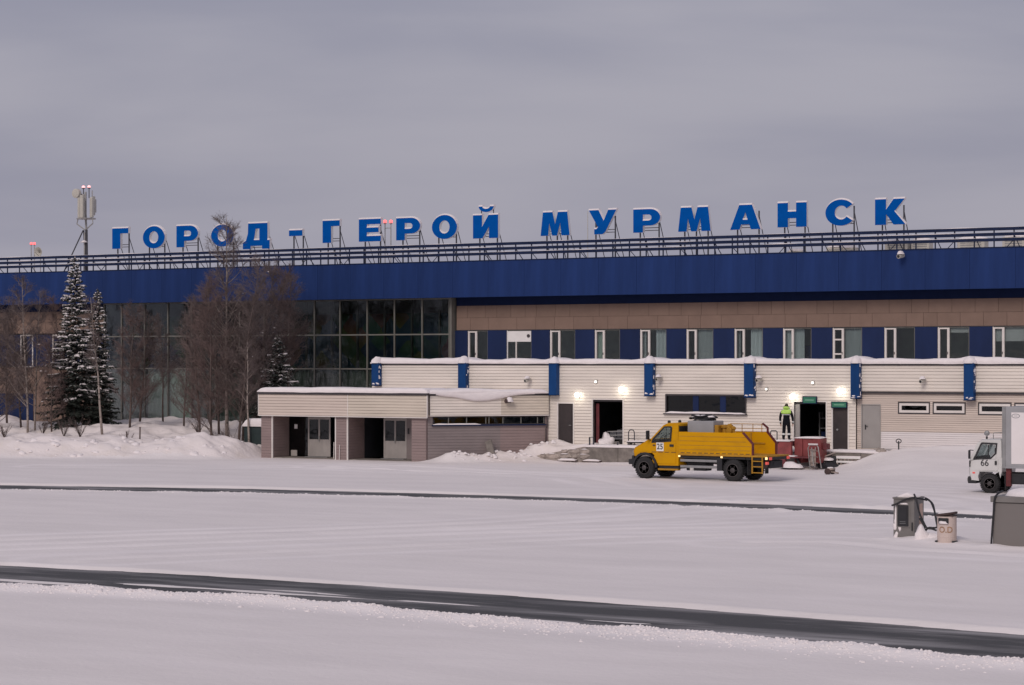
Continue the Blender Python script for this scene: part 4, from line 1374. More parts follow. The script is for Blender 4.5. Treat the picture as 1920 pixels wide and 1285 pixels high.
for a, b, p, q in free_rects(-.02, CH_L - .02, -.02, zc0 + .01, [(s0, s1, wz0, wz1)]):
    m.box(a, b, .02, .2, p, q)
ch(m).build('wall', 'siding_grey', porch)
wst = ch(frame_box(MB(), s0, s1, wz0, wz1, -.02, .1, .04)).build('window', 'trim_dark', porch, label='long low strip window under the slanting eave')
prev = s0 + .04
for px in (841, 875, 911, 917, 943, 977, 1008, 1020):
    s = min(chs(px), s1 - .05)
    ch(MB().box(s - .025, s + .025, .01, .08, wz0 + .04, wz1 - .04)).build('mullion', 'mullion', wst)
    if s - .025 - prev > .03:
        ch(MB().box(prev, s - .025, .04, .05, wz0 + .04, wz1 - .04)).build('pane', 'glass_dark', wst)
    prev = s + .025
ch(MB().room(s0, s1, .21, .9, wz0 - .05, wz1 + .02)).build('window_interior', 'room_wall', porch)
ch(MB().box(s0 - .05, s1 + .03, -.12, .0, wz0 - .07, wz0 - .003)).build('sill', 'rail_blue', wst)
ch(snow_ridge(MB(), s0, s0 + 2.6, -.11, -.02, wz0 - .003, .06, .02, 51.0, step=.1, over=.01)).build('sill_snow', 'snow_cap', wst, smooth=True)
ch(MB().tube([(CH_L - .10, -.10, zc1 + .1), (CH_L - .10, -.10, wz0 - .1), (CH_L - .16, -.10, wz0 - .25), (CH_L - .16, -.10, .9)], .03, 8)).build('downpipe', 'trim_dark', porch, smooth=True)
uu, vv = CH_A[0] + chs(953) * CH_D[0] / CH_L, CH_A[1] + chs(953) * CH_D[1] / CH_L
zz = chz(751)
t = thing('security_camera', 'snow-capped camera on the slanting porch eave', 'camera', uu + .2, vv - .2, zz - .1, group='snow-capped cameras on the walls')
MB().tube([(uu + .10, vv - .05, zz), (uu + .22, vv - .25, zz)], .03, 6).build('bracket', 'galv', t)
MB().tube([(uu + .25, vv - .2, zz - .02), (uu + .12, vv - .5, zz - .04)], .11, 8).build('housing', 'dark_brown', t)
MB().lump(uu + .26, vv - .3, zz - .08, .17, .2, .26, seed=2, rough=.3, nu=10, nv=6).build('snow_cap', 'snow_cap', t, smooth=True)
# broken board leaning against the slanting wall, and a snowy bench below the window
bx, bv = CH_A[0] + chs(910) * CH_D[0] / CH_L + .4, CH_A[1] + chs(910) * CH_D[1] / CH_L - .4
zb = H(bx, bv)
m = MB()
m.prism_y([(-.30, .60), (.02, .72), (.36, .02), (.06, -.08)], 0, .10)
m.v = [(bx + x, bv + y + (z) * .3, zb + z) for x, y, z in m.v]
t = m.single('concrete_block', 'concrete', 'grey concrete slab leaning in the shovelled snow by the porch', 'slab', bevel=.015)

# ================================================================== ROOF SIGN
def ell(cx, cy, rx, ry, a0=0, a1=360, n=28):
    return [(cx + rx * math.cos(R(a0 + (a1 - a0) * k / n)), cy + ry * math.sin(R(a0 + (a1 - a0) * k / n))) for k in range(n + (0 if abs(a1 - a0) == 360 else 1))]
GLY = {
    'Г': ([(0, 0), (0.5, 0), (0.5, .74), (1, .74), (1, 1), (0, 1)], []),
    'О': (ell(.5, .5, .5, .5), [ell(.5, .5, .205, .265)]),
    'Р': ([(0, 0), (.36, 0), (.36, .29)] + ell(.62, .645, .38, .355, -90, 90, 16) + [(0, 1)], [[(.36, .51)] + ell(.56, .635, .12, .125, -90, 90, 8) + [(.36, .76)]]),
    'Д': ([(0, 0), (.29, 0), (.29, .12), (.72, .12), (.72, 0), (1, 0), (1, .34), (.92, .34), (.92, 1), (.2, 1), (.19, .6), (.12, .34), (0, .25)], [[(.42, .35), (.62, .35), (.62, .78), (.48, .78)]]),
    '-': ([(0, 0), (1, 0), (1, 1), (0, 1)], []),
    'Е': ([(0, 0), (1, 0), (1, .25), (.37, .25), (.37, .40), (.9, .40), (.9, .62), (.37, .62), (.37, .76), (1, .76), (1, 1), (0, 1)], []),
    'Й': ([(0, 0), (.38, 0), (.64, .50), (.64, 0), (1, 0), (1, 1), (.62, 1), (.36, .50), (.36, 1), (0, 1)], []),
    'М': ([(0, 0), (.26, 0), (.30, .55), (.40, 0), (.57, 0), (.68, .55), (.72, 0), (1, 0), (.92, 1), (.60, 1), (.50, .48), (.41, 1), (.08, 1)], []),
    'У': ([(.2, 0), (.50, 0), (.60, .10), (1, 1), (.70, 1), (.54, .56), (.36, 1), (0, 1), (.33, .30), (.28, .22), (.2, .22)], []),
    'А': ([(0, 0), (.31, 0), (.36, .2), (.63, .2), (.68, 0), (1, 0), (.72, 1), (.30, 1)], [[(.42, .4), (.57, .4), (.50, .70)]]),
    'Н': ([(0, 0), (.36, 0), (.36, .36), (.64, .36), (.64, 0), (1, 0), (1, 1), (.64, 1), (.64, .64), (.36, .64), (.36, 1), (0, 1)], []),
    'С': (ell(.5, .5, .5, .5, 38, 322, 30) + ell(.52, .5, .21, .26, 325, 35, 18), []),
    'К': ([(0, 0), (.36, 0), (.36, .42), (.60, 0), (1, 0), (.64, .52), (.97, 1), (.60, 1), (.36, .60), (.36, 1), (0, 1)], []),
}
V_SIGN = V_FASC + 1.3
SIGN = [('Г', 210.6, 240.7, 428, 466.6), ('О', 268, 309, 424, 466), ('Р', 331, 371.5, 423, 463.5), ('О', 396, 438, 421, 462.5), ('Д', 455.5, 505.6, 418.5, 467), ('-', 542, 567, 431.6, 442.7),
        ('Г', 605, 637, 413.5, 455.5), ('Е', 673, 714, 410.6, 453), ('Р', 743, 788, 408.5, 450.4), ('О', 810, 857, 403, 448.5), ('Й', 887, 934, 403, 447),
        ('М', 1013.8, 1068, 397.5, 442), ('У', 1104, 1156, 393.6, 439.4), ('Р', 1187.5, 1238, 392, 436), ('М', 1271.7, 1332.5, 388.5, 434), ('А', 1369, 1426.5, 384, 430.5),
        ('Н', 1458, 1512.5, 380, 426), ('С', 1547.7, 1605, 374, 423.5), ('К', 1640.8, 1698.5, 373, 421.5)]
ORD = ['first', 'second', 'third', 'fourth', 'fifth', 'sixth', 'seventh', 'eighth']
WORDS = [(0, 5, 'first'), (6, 11, 'second'), (11, 19, 'third')]
def solid(m, outer, holes, y0, y1):
    loops = [outer] + holes
    flat = [p for lp in loops for p in lp]
    n = len(flat)
    b = len(m.v)
    m.v += [(x, y0, z) for x, z in flat] + [(x, y1, z) for x, z in flat]
    for t in tessellate_polygon([[Vector((x, z, 0)) for x, z in lp] for lp in loops]):
        m.f.append((b + t[0], b + t[1], b + t[2]))
        m.f.append((b + n + t[2], b + n + t[1], b + n + t[0]))
    s = 0
    for lp in loops:
        k = len(lp)
        for i in range(k):
            j = (i + 1) % k
            m.f.append((b + s + i, b + s + j, b + n + s + j, b + n + s + i))
        s += k
    return m
def edge_snow(m, loop, y0, y1, hole=False):
    """snow along the upward edges of an outline given counter-clockwise"""
    k = len(loop)
    for i in range(k):
        (x0, z0), (x1, z1) = loop[i], loop[(i + 1) % k]
        dx, dz = x1 - x0, z1 - z0
        L = math.hypot(dx, dz)
        if L < 1e-6:
            continue
        nz = (dx if hole else -dx) / L
        if nz > 0.35:
            h = 0.085 * nz
            q = 0.02
            a, b = (x0, z0), (x1, z1)
            for (p0, p1, f0, f1) in ((y0 - q, y0 + .05, 0, 1), (y0 + .05, y1 + q, 1, 1)):
                m.quad((a[0], p0, a[1] + h * f0), (b[0], p0, b[1] + h * f0), (b[0], p1, b[1] + h * f1), (a[0], p1, a[1] + h * f1))
            m.quad((a[0], y0 - q, a[1] - .01), (b[0], y0 - q, b[1] - .01), (b[0], y0 - q, b[1] + h * .6), (a[0], y0 - q, a[1] + h * .6))
            m.quad((a[0], y0 - q, a[1] + h * .6), (b[0], y0 - q, b[1] + h * .6), (b[0], y0 + .05, b[1] + h), (a[0], y0 + .05, a[1] + h))
            for e in (a, b):
                m.quad((e[0], y0 - q, e[1] - .01), (e[0], y0 - q, e[1] + h * .6), (e[0], y0 + .05, e[1] + h), (e[0], y1 + q, e[1] + h), (e[0], y1 + q, e[1] - .01))
    return m
for i, (c, xa, xb, yt, yb) in enumerate(SIGN):
    u0, u1 = U(xa, V_SIGN), U(xb, V_SIGN)
    mid = (xa + xb) / 2
    z0, z1 = Z(mid, yb, V_SIGN), Z(mid, yt, V_SIGN)
    outer, holes = GLY[c]
    sx, sz = u1 - u0, z1 - z0
    tr = lambda lp: [(u0 + x * sx, z0 + z * sz) for x, z in lp]
    outer, holes = tr(outer), [tr(hh) for hh in holes]
    w = next(w for w in WORDS if w[0] <= i < w[1] or (i == 5 and w[0] == 6))
    if c == '-':
        lab = 'small blue dash between the first two words of the rooftop sign'
    else:
        lab = 'blue rooftop sign letter %s, %s letter of the %s word' % (c, ORD[i - w[0]], w[2])
    t = thing('sign_letter', lab, 'sign letter', (u0 + u1) / 2, V_SIGN, Z_ROOF, group='letters of the rooftop sign')
    solid(MB(), outer, holes, V_SIGN, V_SIGN + .22).build('letter_body', 'letter_white', t)
    cx, cz = (u0 + u1) / 2, (z0 + z1) / 2
    solid(MB(), outer, holes, V_SIGN - .012, V_SIGN - .002).build('letter_face', 'letter_blue', t)
    m = edge_snow(MB(), outer, V_SIGN, V_SIGN + .22)
    for hh in holes:
        edge_snow(MB(), hh, V_SIGN, V_SIGN + .22, hole=True).build('inner_snow', 'snow_cap', t)
    if c == 'Й':
        ua, ub = U(897.6, V_SIGN), U(925.7, V_SIGN)
        za, zb = Z(911, 398, V_SIGN), Z(911, 387, V_SIGN)
        cu, ru, rz = (ua + ub) / 2, (ub - ua) / 2, zb - za
        br = [(cu + ru * math.cos(R(a)), zb + rz * math.sin(R(a))) for a in np.linspace(180, 360, 13)] + [(cu + ru * .5 * math.cos(R(a)), zb + rz * .42 * math.sin(R(a))) for a in np.linspace(360, 180, 11)]
        solid(MB(), br, [], V_SIGN, V_SIGN + .22).build('breve_body', 'letter_white', t)
        solid(MB(), br, [], V_SIGN - .012, V_SIGN - .002).build('breve_face', 'letter_blue', t)
        edge_snow(MB(), br, V_SIGN, V_SIGN + .22).build('breve_snow', 'snow_cap', t)
        for x in (ua + .1, ub - .1):
            MB().tube([(x, V_SIGN + .15, z1 - .2), (x, V_SIGN + .15, za + .25)], .03, 5).build('breve_post', 'steel_dark', t)
    m.build('snow_cap', 'snow_cap', t)
    # posts, rear struts and cross rails of the support
    xs = [u0 + sx * .18, u0 + sx * .88] if sx > 1.0 else [u0 + sx * .15, u0 + sx * .9]
    if c in 'М':
        xs = [u0 + sx * .14, u0 + sx * .5, u0 + sx * .86]
    top = z1 - sz * .25
    for x in xs:
        MB().box(x - .03, x + .03, V_SIGN + .23, V_SIGN + .30, Z_ROOF - .05, top).build('post', 'steel_dark', t)
        MB().tube([(x, V_SIGN + .28, z0 + sz * .55), (x + .05, V_SIGN + 1.35, Z_ROOF)], .025, 5).build('strut', 'steel_dark', t)
    for zz in (z0 + .12, z0 + .27):
        MB().box(xs[0], xs[-1], V_SIGN + .30, V_SIGN + .34, zz - .02, zz + .02).build('cross_rail', 'steel_dark', t)

# ================================================================== ROOF GEAR
def red_beacon(px, ytop, ybase, v, lab, group, pole_snow=False, kind='lamp_red', r=.105):
    uu, zt = UZ(px, ytop, v)
    t = thing('beacon_lamp', lab, 'beacon', uu, v, Z_ROOF, group=group)
    MB().tube([(uu, v, Z_ROOF - .05), (uu, v, zt - r)], .03, 6).build('pole', 'galv', t)
    MB().lathe_z(uu, v, [(r * .7, zt - r * 1.3), (r * .8, zt - r * .8), (r * .95, zt - r * .7)], 12).build('base', 'steel_grey', t)
    MB().lathe_z(uu, v, [(r * .9, zt - r * .7), (r, zt - r * .2), (r * .9, zt + r * .6), (r * .45, zt + r)], 12).build('globe', kind, t, smooth=True)
    return t
V_GEAR = V_FASC + 2.0
t = red_beacon(722, 416, 0, V_GEAR, 'left of two red beacons on poles between sign letters E and P', 'red beacons between the letters')
MB().box(U(722, V_GEAR) + .03, U(733, V_GEAR) - .03, V_GEAR - .02, V_GEAR + .02, Z(727, 428, V_GEAR) - .02, Z(727, 428, V_GEAR) + .02).build('tie_bar', 'galv', t)
red_beacon(733, 416, 0, V_GEAR, 'right of two red beacons on poles between sign letters E and P', 'red beacons between the letters')
red_beacon(58.5, 457, 0, V_GEAR, 'left red beacon of the pair on the roof far left', 'red beacons at the far left', r=.085)
red_beacon(64.5, 457, 0, V_GEAR, 'right red beacon of the pair on the roof far left', 'red beacons at the far left', r=.085)
uu, zz = UZ(72, 473, V_GEAR)
t = thing('satellite_dish', 'small snowy satellite dish on the roof beside the far left beacons', 'dish', uu, V_GEAR, Z_ROOF)
MB().tube([(uu, V_GEAR + .2, Z_ROOF - .05), (uu, V_GEAR + .2, zz)], .03, 6).build('mast', 'galv', t)
m = MB().lathe_y(uu, zz, [(.04, .18), (.22, .12), (.33, .0), (.345, .0), (.23, .15), (.05, .22)], 16, V_GEAR - .05)
m.build('reflector', 'antenna_white', t, smooth=True)
MB().tube([(uu, V_GEAR + .1, zz - .28), (uu, V_GEAR - .35, zz - .02)], .018, 5).build('feed_arm', 'galv', t)
uu = U(1102, V_GEAR)
t = thing('lightning_rod', 'thin pale rod on the roof between letters M and У', 'rod', uu, V_GEAR, Z_ROOF)
MB().tube([(uu, V_GEAR, Z_ROOF - .05), (uu, V_GEAR, Z(1102, 396, V_GEAR))], .028, 5, r1=.018).build('rod', 'antenna_white', t)
MB().box(uu - .08, uu + .08, V_GEAR - .08, V_GEAR + .08, Z_ROOF - .05, Z_ROOF + .06).build('base', 'concrete', t)

# telecom mast
vm = V_FASC + 1.2
um_, _ = UZ(160, 470, vm)
S = F * kv(160) / vm
def mz(py):
    return Z(160, py, vm)
t = thing('telecom_mast', 'rooftop telecom mast with pale panel antennas, dish drum and two pink beacons', 'mast', um_, vm, Z_ROOF)
def mu(px):
    return U(px, vm)
MB().tube([(mu(163), vm, Z_ROOF - .05), (mu(162), vm, mz(431))], .085, 8).build('pole', 'steel_dark', t)
MB().tube([(mu(159.5), vm - .1, Z_ROOF - .05), (mu(160), vm - .05, mz(436))], .05, 8).build('pole', 'galv', t)
MB().tube([(mu(162), vm, mz(436)), (mu(160.5), vm, mz(400)), (mu(160.5), vm, mz(360))], .07, 8).build('pole', 'galv', t)
for (x0, x1, dv) in ((133, 156, -.8), (144, 157, .9)):
    MB().tube([(mu(x0), vm + dv, Z_ROOF - .02), (mu(x1), vm, mz(432))], .045, 6).build('brace', 'steel_dark', t)
MB().box(mu(132) - .2, mu(164), vm - .95, vm - .85, Z_ROOF - .02, Z_ROOF + .1).build('base_beam', 'galv', t)
for x in (150, 177):
    MB().tube([(mu(160), vm, mz(432)), (mu(x - (2 if x < 160 else -1)), vm - .2, mz(420)), (mu(x), vm - .2, mz(411))], .04, 6).build('yoke_arm', 'galv', t)
MB().lathe_z(mu(163.5), vm - .1, [(.62, mz(411) - .03), (.64, mz(411) + .03), (.60, mz(411) + .05)], 14).build('yoke_ring', 'galv', t)
for i, (x, w, y0, y1, dv) in enumerate(((155, .20, 410, 371, -.30), (163.5, .27, 410, 367, -.48), (174.5, .22, 409, 371, -.12), (169, .16, 404, 368, .35))):
    uu = mu(x)
    m = MB().box(uu - w / 2, uu + w / 2, vm + dv - .12, vm + dv + .10, mz(y0), mz(y1))
    a = m.build('panel_antenna', 'antenna_white', t, bevel=.05)
    MB().box(uu - .04, uu + .04, vm + dv + .10, vm + dv + .22, mz(y0) + .2, mz(y1) - .2).build('mount', 'galv', a)
MB().lathe_y(mu(149), mz(363), [(.20, -.22), (.30, -.20), (.31, .02), (.26, .10), (.1, .14)], 18, vm - .2).build('dish_drum', 'antenna_white', t)
MB().tube([(mu(149), vm - .1, mz(363)), (mu(158), vm, mz(366))], .05, 6).build('drum_mount', 'galv', t)
for x in (156.5, 167):
    MB().tube([(mu(x), vm, mz(372)), (mu(x), vm, mz(354))], .03, 6).build('lamp_pole', 'steel_dark', t)
    MB().lathe_z(mu(x), vm, [(.10, mz(354)), (.11, mz(352.5))], 10).build('lamp_base', 'steel_dark', t)
    MB().lathe_z(mu(x), vm, [(.10, mz(352.5)), (.115, mz(350.5)), (.06, mz(348.3))], 10).build('beacon_globe', 'lamp_pink', t, smooth=True)
MB().tube([(mu(171), vm + .1, mz(372)), (mu(171), vm + .1, mz(358))], .035, 6).build('whip_antenna', 'galv', t)
MB().lathe_z(mu(160), vm - .12, [(.27, mz(455)), (.06, mz(451))], 10).build('snow_hat', 'snow_cap', t, smooth=True)

# ventilation units standing on the roof behind the sign, at the right
for i, (px, py, w, hgt) in enumerate(((1565, 470, 1.0, .55), (1590, 468, .8, .5), (1680, 466, 1.3, .75), (1725, 462, 1.0, .8), (1820, 460, 1.5, .8), (1900, 458, 1.2, .85), (1490, 473, .9, .4))):
    v = V_FASC + 3.2
    uu = U(px, v)
    t = thing('roof_vent_unit', '%s pale snow-topped ventilation unit from the left, seen through the roof rails' % ORD[(1, 2, 3, 4, 5, 6, 0)[i]], 'vent unit', uu, v, Z_ROOF, group='vent units behind the roof rails')
    MB().box(uu - w / 2, uu + w / 2, v, v + .7, Z_ROOF, Z_ROOF + hgt).build('casing', 'antenna_white', t, bevel=.03)
    for q in range(4):
        zz = Z_ROOF + hgt * (.25 + .15 * q)
        MB().box(uu - w * .38, uu + w * .38, v - .015, v - .002, zz, zz + hgt * .06).build('louvre', 'steel_grey', t)
    MB().lump(uu, v + .35, Z_ROOF + hgt - .005, w * .55, .4, .16, seed=i, rough=.1, nu=12, nv=4).build('snow_cap', 'snow_cap', t, smooth=True)

# ================================================================== VEHICLES
# own frame: front towards -x, near side towards -y, wheels on z = 0
def wheel(parent, name, x, y, r, w, side, hub_r=.27, hubcap=False):
    """side -1: outer face towards -y"""
    s = side
    prof = [(r * .60, -w * .5), (r * .90, -w * .5), (r * .975, -w * .38), (r, -w * .2), (r, w * .2), (r * .975, w * .38), (r * .90, w * .5), (r * .60, w * .5)]
    tyre = MB().lathe_y(x, r, prof, 30, y).build('wheel', 'rubber', parent, smooth=True)
    f = y + s * w * .5
    rim = MB().lathe_y(x, r, [(r * .61, s * -.02), (r * .61, s * .015), (r * .55, s * .02), (r * .50, s * -.02), (r * .28, s * -.03), (r * .22, s * .02), (r * .10, s * .04)], 24, f).build('rim', 'rim', tyre, smooth=False)
    for k in range(6):
        a = k * math.pi / 3
        MB().lathe_y(x + r * .36 * math.cos(a), r + r * .36 * math.sin(a), [(.022, s * -.03), (.022, s * .01)], 6, f).build('wheel_nut', 'rim', tyre)
    # tread blocks
    m = MB()
    for k in range(30):
        a = 2 * math.pi * k / 30
        for q in (-1, 1):
            c0, s0 = math.cos(a), math.sin(a)
            c1, s1 = math.cos(a + .11), math.sin(a + .11)
            y0, y1 = sorted((y + q * w * .06, y + q * w * .42))
            p = [(x + (r - .004) * c0, r + (r - .004) * s0), (x + (r + .018) * c0, r + (r + .018) * s0), (x + (r + .018) * c1, r + (r + .018) * s1), (x + (r - .004) * c1, r + (r - .004) * s1)]
            m.prism_y(p, y0, y1)
    m.build('tread', 'rubber', tyre, stuff=True)
    return tyre

# ---- yellow truck with hose gear -----------------------------------------------------
gu, gv = G(1211, 899)
yt = thing('yellow_truck', 'yellow bonneted service truck numbered 25 parked before the dock', 'truck', gu, gv, 0.04, local=True, turn=R(-5.0))
WB = 4.55
r = .49
for x in (0, WB):
    for s in (-1, 1):
        wheel(yt, 'wheel', x, 0.86 * s + 0.86, r, .30, s)
# the frame's y origin is the near front wheel: shift so near side is y=0
YN, YF = -.10, 1.82
# cab shell: lofted sections across the width with tumblehome
def cab_profile(k):
    return [(-.66, 1.00), (-.70, 1.22), (-.62, 1.38), (-.30, 1.55), (.12, 1.74), (.22, 1.79), (.34, 1.66), (1.74, 1.70), (1.74, .62), (.68, .62), (.62, .95), (.36, 1.16), (-.36, 1.16), (-.56, 1.02)]
def loft_y(sections, material, name, parent, bevel=.03, smooth=False):
    m = MB()
    n = len(sections[0][1])
    for y, pts in sections:
        m.v += [(x, y, z) for x, z in pts]
    for k in range(len(sections) - 1):
        for j in range(n):
            q = (j + 1) % n
            m.f.append((k * n + j, k * n + q, (k + 1) * n + q, (k + 1) * n + j))
    for base, flip in ((0, False), ((len(sections) - 1) * n, True)):
        for t3 in tessellate_polygon([[Vector((x, z, 0)) for x, z in sections[0][1]]]):
            t3 = tuple(base + q for q in t3)
            m.f.append(t3[::-1] if flip else t3)
    return m.build(name, material, parent, bevel=bevel, smooth=smooth)
P = cab_profile(0)
def squeeze(pts, dz, dx=0):
    """roof pulled in towards the edge, nose rounded"""
    return [(x + (dx if x < -.2 else 0), z) for x, z in pts]
cab_w = [(YN + .05, squeeze(P, 0, .10)), (YN + .12, squeeze(P, 0, .03)), (YN + .3, P), (YF - .3, P), (YF - .12, squeeze(P, 0, .03)), (YF - .05, squeeze(P, 0, .10))]
cab = loft_y(cab_w, 'truck_yellow', 'cab', yt, bevel=.035)
# greenhouse: roof, pillars, rear wall; open inside so one sees through
RP = [(.90, 2.39), (.98, 2.46), (1.10, 2.51), (1.62, 2.53), (1.71, 2.46), (1.72, 2.36), (1.00, 2.36)]
loft_y([(YN + .10, [(x, z - (.05 if z > 2.4 else 0)) for x, z in RP]), (YN + .22, RP), (YF - .22, RP), (YF - .10, [(x, z - (.05 if z > 2.4 else 0)) for x, z in RP])], 'truck_yellow', 'cab_roof', cab, bevel=.02)
for y0, y1 in ((YN + .055, YN + .12), (YF - .12, YF - .055)):
    MB().prism_y([(.20, 1.70), (.36, 1.68), (1.04, 2.35), (.96, 2.42)], y0, y1).build('pillar', 'truck_yellow', cab)
    MB().prism_y([(1.36, 1.70), (1.74, 1.701), (1.72, 2.44), (1.40, 2.40)], y0, y1).build('pillar', 'truck_yellow', cab)
MB().box(1.66, 1.735, YN + .12, YF - .12, 1.70, 2.38).build('cab_rear_wall', 'black_plastic', cab)
for y in (.15, .95):
    st = MB().box(1.15, 1.35, y, y + .48, 1.40, 2.02).build('seat_back', 'chassis', cab, bevel=.05)
    MB().box(1.18, 1.30, y + .12, y + .36, 2.03, 2.24).build('headrest', 'chassis', st, bevel=.04)
MB().tube([(.62 + .10 * math.sin(a), .42 + .2 * math.cos(a), 1.80 + .17 * math.sin(a)) for a in np.linspace(0, 6.283, 16)], .016, 6).build('steering_wheel', 'black_plastic', cab)
MB().box(.34, .56, YN + .13, YF - .13, 1.60, 1.76).build('dashboard', 'black_plastic', cab, bevel=.04)
for s, y in ((-1, YN + .05), (1, YF - .05)):
    ya, yb = sorted((y + s * .004, y + s * .016))
    if s < 0:
        # door skin, window, handle and number plate on the near side
        d = MB().prism_y([(.30, .70), (1.60, .70), (1.60, 1.70), (.36, 1.67), (.26, 1.60), (.50, 1.05)], ya, yb).build('door', 'truck_yellow', cab, bevel=.004)
    else:
        d = MB().prism_y([(.30, .70), (1.60, .70), (1.60, 1.70), (.36, 1.67), (.26, 1.60), (.50, 1.05)], ya, yb).build('door', 'truck_yellow', cab, bevel=.004)
    wa, wb = sorted((y + s * .017, y + s * .024))
    solid(MB(), [(.33, 1.60), (1.36, 1.68), (1.42, 2.30), (1.36, 2.37), (1.00, 2.36), (.38, 1.78)], [[(.44, 1.68), (1.27, 1.74), (1.34, 2.27), (1.30, 2.31), (1.03, 2.30), (.46, 1.77)]], wa, wb).build('window_seal', 'black_plastic', cab)
    MB().box(1.10, 1.13, wa, wb, 1.72, 2.32).build('window_bar', 'black_plastic', cab)
    wa, wb = sorted((y + s * .025, y + s * .030))
    MB().prism_y([(.42, 1.67), (1.26, 1.78), (1.34, 2.27), (1.30, 2.31), (1.03, 2.30), (.46, 1.77)], wa, wb).build('side_window', 'glass_car', cab)
    ha, hb = sorted((y + s * .017, y + s * .05))
    MB().box(1.30, 1.50, ha, hb, 1.46, 1.56).build('door_handle', 'black_plastic', cab)
    MB().box(.42, .54, ha, hb, 1.48, 1.53).build('indicator', 'lamp_tail' if False else 'dark_brown', cab)
    # mirror on its arm
    ma, mb = y + s * .05, y + s * .34
    MB().tube([(.30, y, 1.72), (.24, y + s * .20, 1.78), (.24, y + s * .22, 1.98)], .018, 6).build('mirror_arm', 'black_plastic', cab)
    mm = MB().box(.19, .27, min(ma, mb) + .06, max(ma, mb), 1.76, 2.16).build('mirror', 'black_plastic', cab, bevel=.02)
# pillar bars reading through the glass and the windscreen
ws = MB()
off = .03
ws.quad((.26, YN + .12, 1.79), (.26, YF - .12, 1.79), (.95, YF - .12, 2.41), (.95, YN + .12, 2.41))
ws.build('windscreen', 'glass_car', cab)
for i, y in enumerate((YN + .45, YF - .65)):
    MB().tube([(.10, y, 1.79), (.34, y + .5, 2.02)], .012, 5).build('wiper', 'black_plastic', cab)
# number plate 25
pl = MB().box(.60, .98, YN + .018, YN + .032, 1.25, 1.63).build('number_plate', 'plate_white', cab)
put_text('number_digits', text_mesh('25', .36, 'ink', .003), cab, (.79, YN + .012, 1.44), (R(90), 0, 0)).scale = (.92, 1.0, 1)
# grille, headlights, bumper, arches
MB().box(-.76, -.70, YN + .45, YF - .45, 1.02, 1.26).build('grille', 'black_plastic', cab)
for y in (YN + .14, YF - .44):
    MB().box(-.745, -.60, y, y + .30, 1.06, 1.24).build('headlight', 'steel_grey', cab, bevel=.03)
MB().box(-.90, -.66, YN + .04, YF - .04, .62, .86).build('bumper', 'black_plastic', yt, bevel=.04)
MB().box(-.72, -.50, YN + .2, YF - .2, .44, .62).build('valance', 'chassis', yt)
for y0, y1 in ((YN - .03, YN + .22), (YF - .22, YF + .03)):
    arc = [(.66 * math.cos(R(a)), .52 + .66 * math.sin(R(a))) for a in range(0, 181, 15)]
    inn = [(.56 * math.cos(R(a)), .52 + .56 * math.sin(R(a))) for a in range(180, -1, -15)]
    MB().prism_y(arc + inn, y0, y1).build('wheel_arch', 'black_plastic', yt)
    MB().prism_y([(-.66, .52), (-.55, .52), (-.55, .98), (-.66, 1.02)], y0 + .01, y1 - .01).build('arch_front', 'black_plastic', yt)
MB().box(.68, 1.72, YN + .02, YN + .26, .40, .48).build('cab_step', 'truck_yellow_dull', yt, bevel=.01)
MB().box(.70, 1.72, YN + .10, YF - .1, .48, .62).build('floor_pan', 'chassis', yt)
# roof beacon and lamps
MB().lathe_z(.98, YN + .5, [(.07, 2.50), (.075, 2.56), (.05, 2.62)], 10).build('roof_lamp', 'black_plastic', yt)
MB().lathe_z(.98, YF - .5, [(.07, 2.50), (.075, 2.56), (.05, 2.62)], 10).build('roof_lamp', 'black_plastic', yt)
# chassis, axles, tanks, guards
for y in (.50, 1.16):
    MB().box(-.5, 6.2, y, y + .09, .72, .95).build('chassis_rail', 'chassis', yt)
for x in (0, WB):
    MB().tube([(x, .1, r), (x, 1.62, r)], .07, 8).build('axle', 'chassis', yt)
MB().lathe_y(WB, r, [(.12, .65), (.22, .75), (.22, 1.0), (.12, 1.1)], 12).build('differential', 'chassis', yt)
MB().box(1.82, 2.55, 1.1, 1.7, .45, .92).build('fuel_tank', 'chassis', yt, bevel=.05)
MB().box(1.9, 2.9, .35, .9, .40, .78).build('pump_box', 'chassis', yt, bevel=.03)
MB().box(2.12, 2.30, .30, .349, .40, .62).build('caution_plate', 'plate_white', yt)
for z in (.60, .87):
    MB().box(1.85, 3.72, YN + .01, YN + .05, z - .055, z + .055).build('side_guard', 'steel_grey', yt, bevel=.008)
MB().box(3.72, 3.98, YN + .02, YN + .35, .45, 1.02).build('guard_bracket', 'chassis', yt)
MB().box(1.80, 6.15, YN + .04, YF - .04, .97, 1.08).build('subframe', 'chassis', yt)
for y in (YN - .0, YF - .30):
    MB().prism_y([(WB - .62, .98), (WB + .62, .98), (WB + .58, 1.06), (WB - .58, 1.06)], y, y + .30).build('rear_mudguard', 'black_plastic', yt)
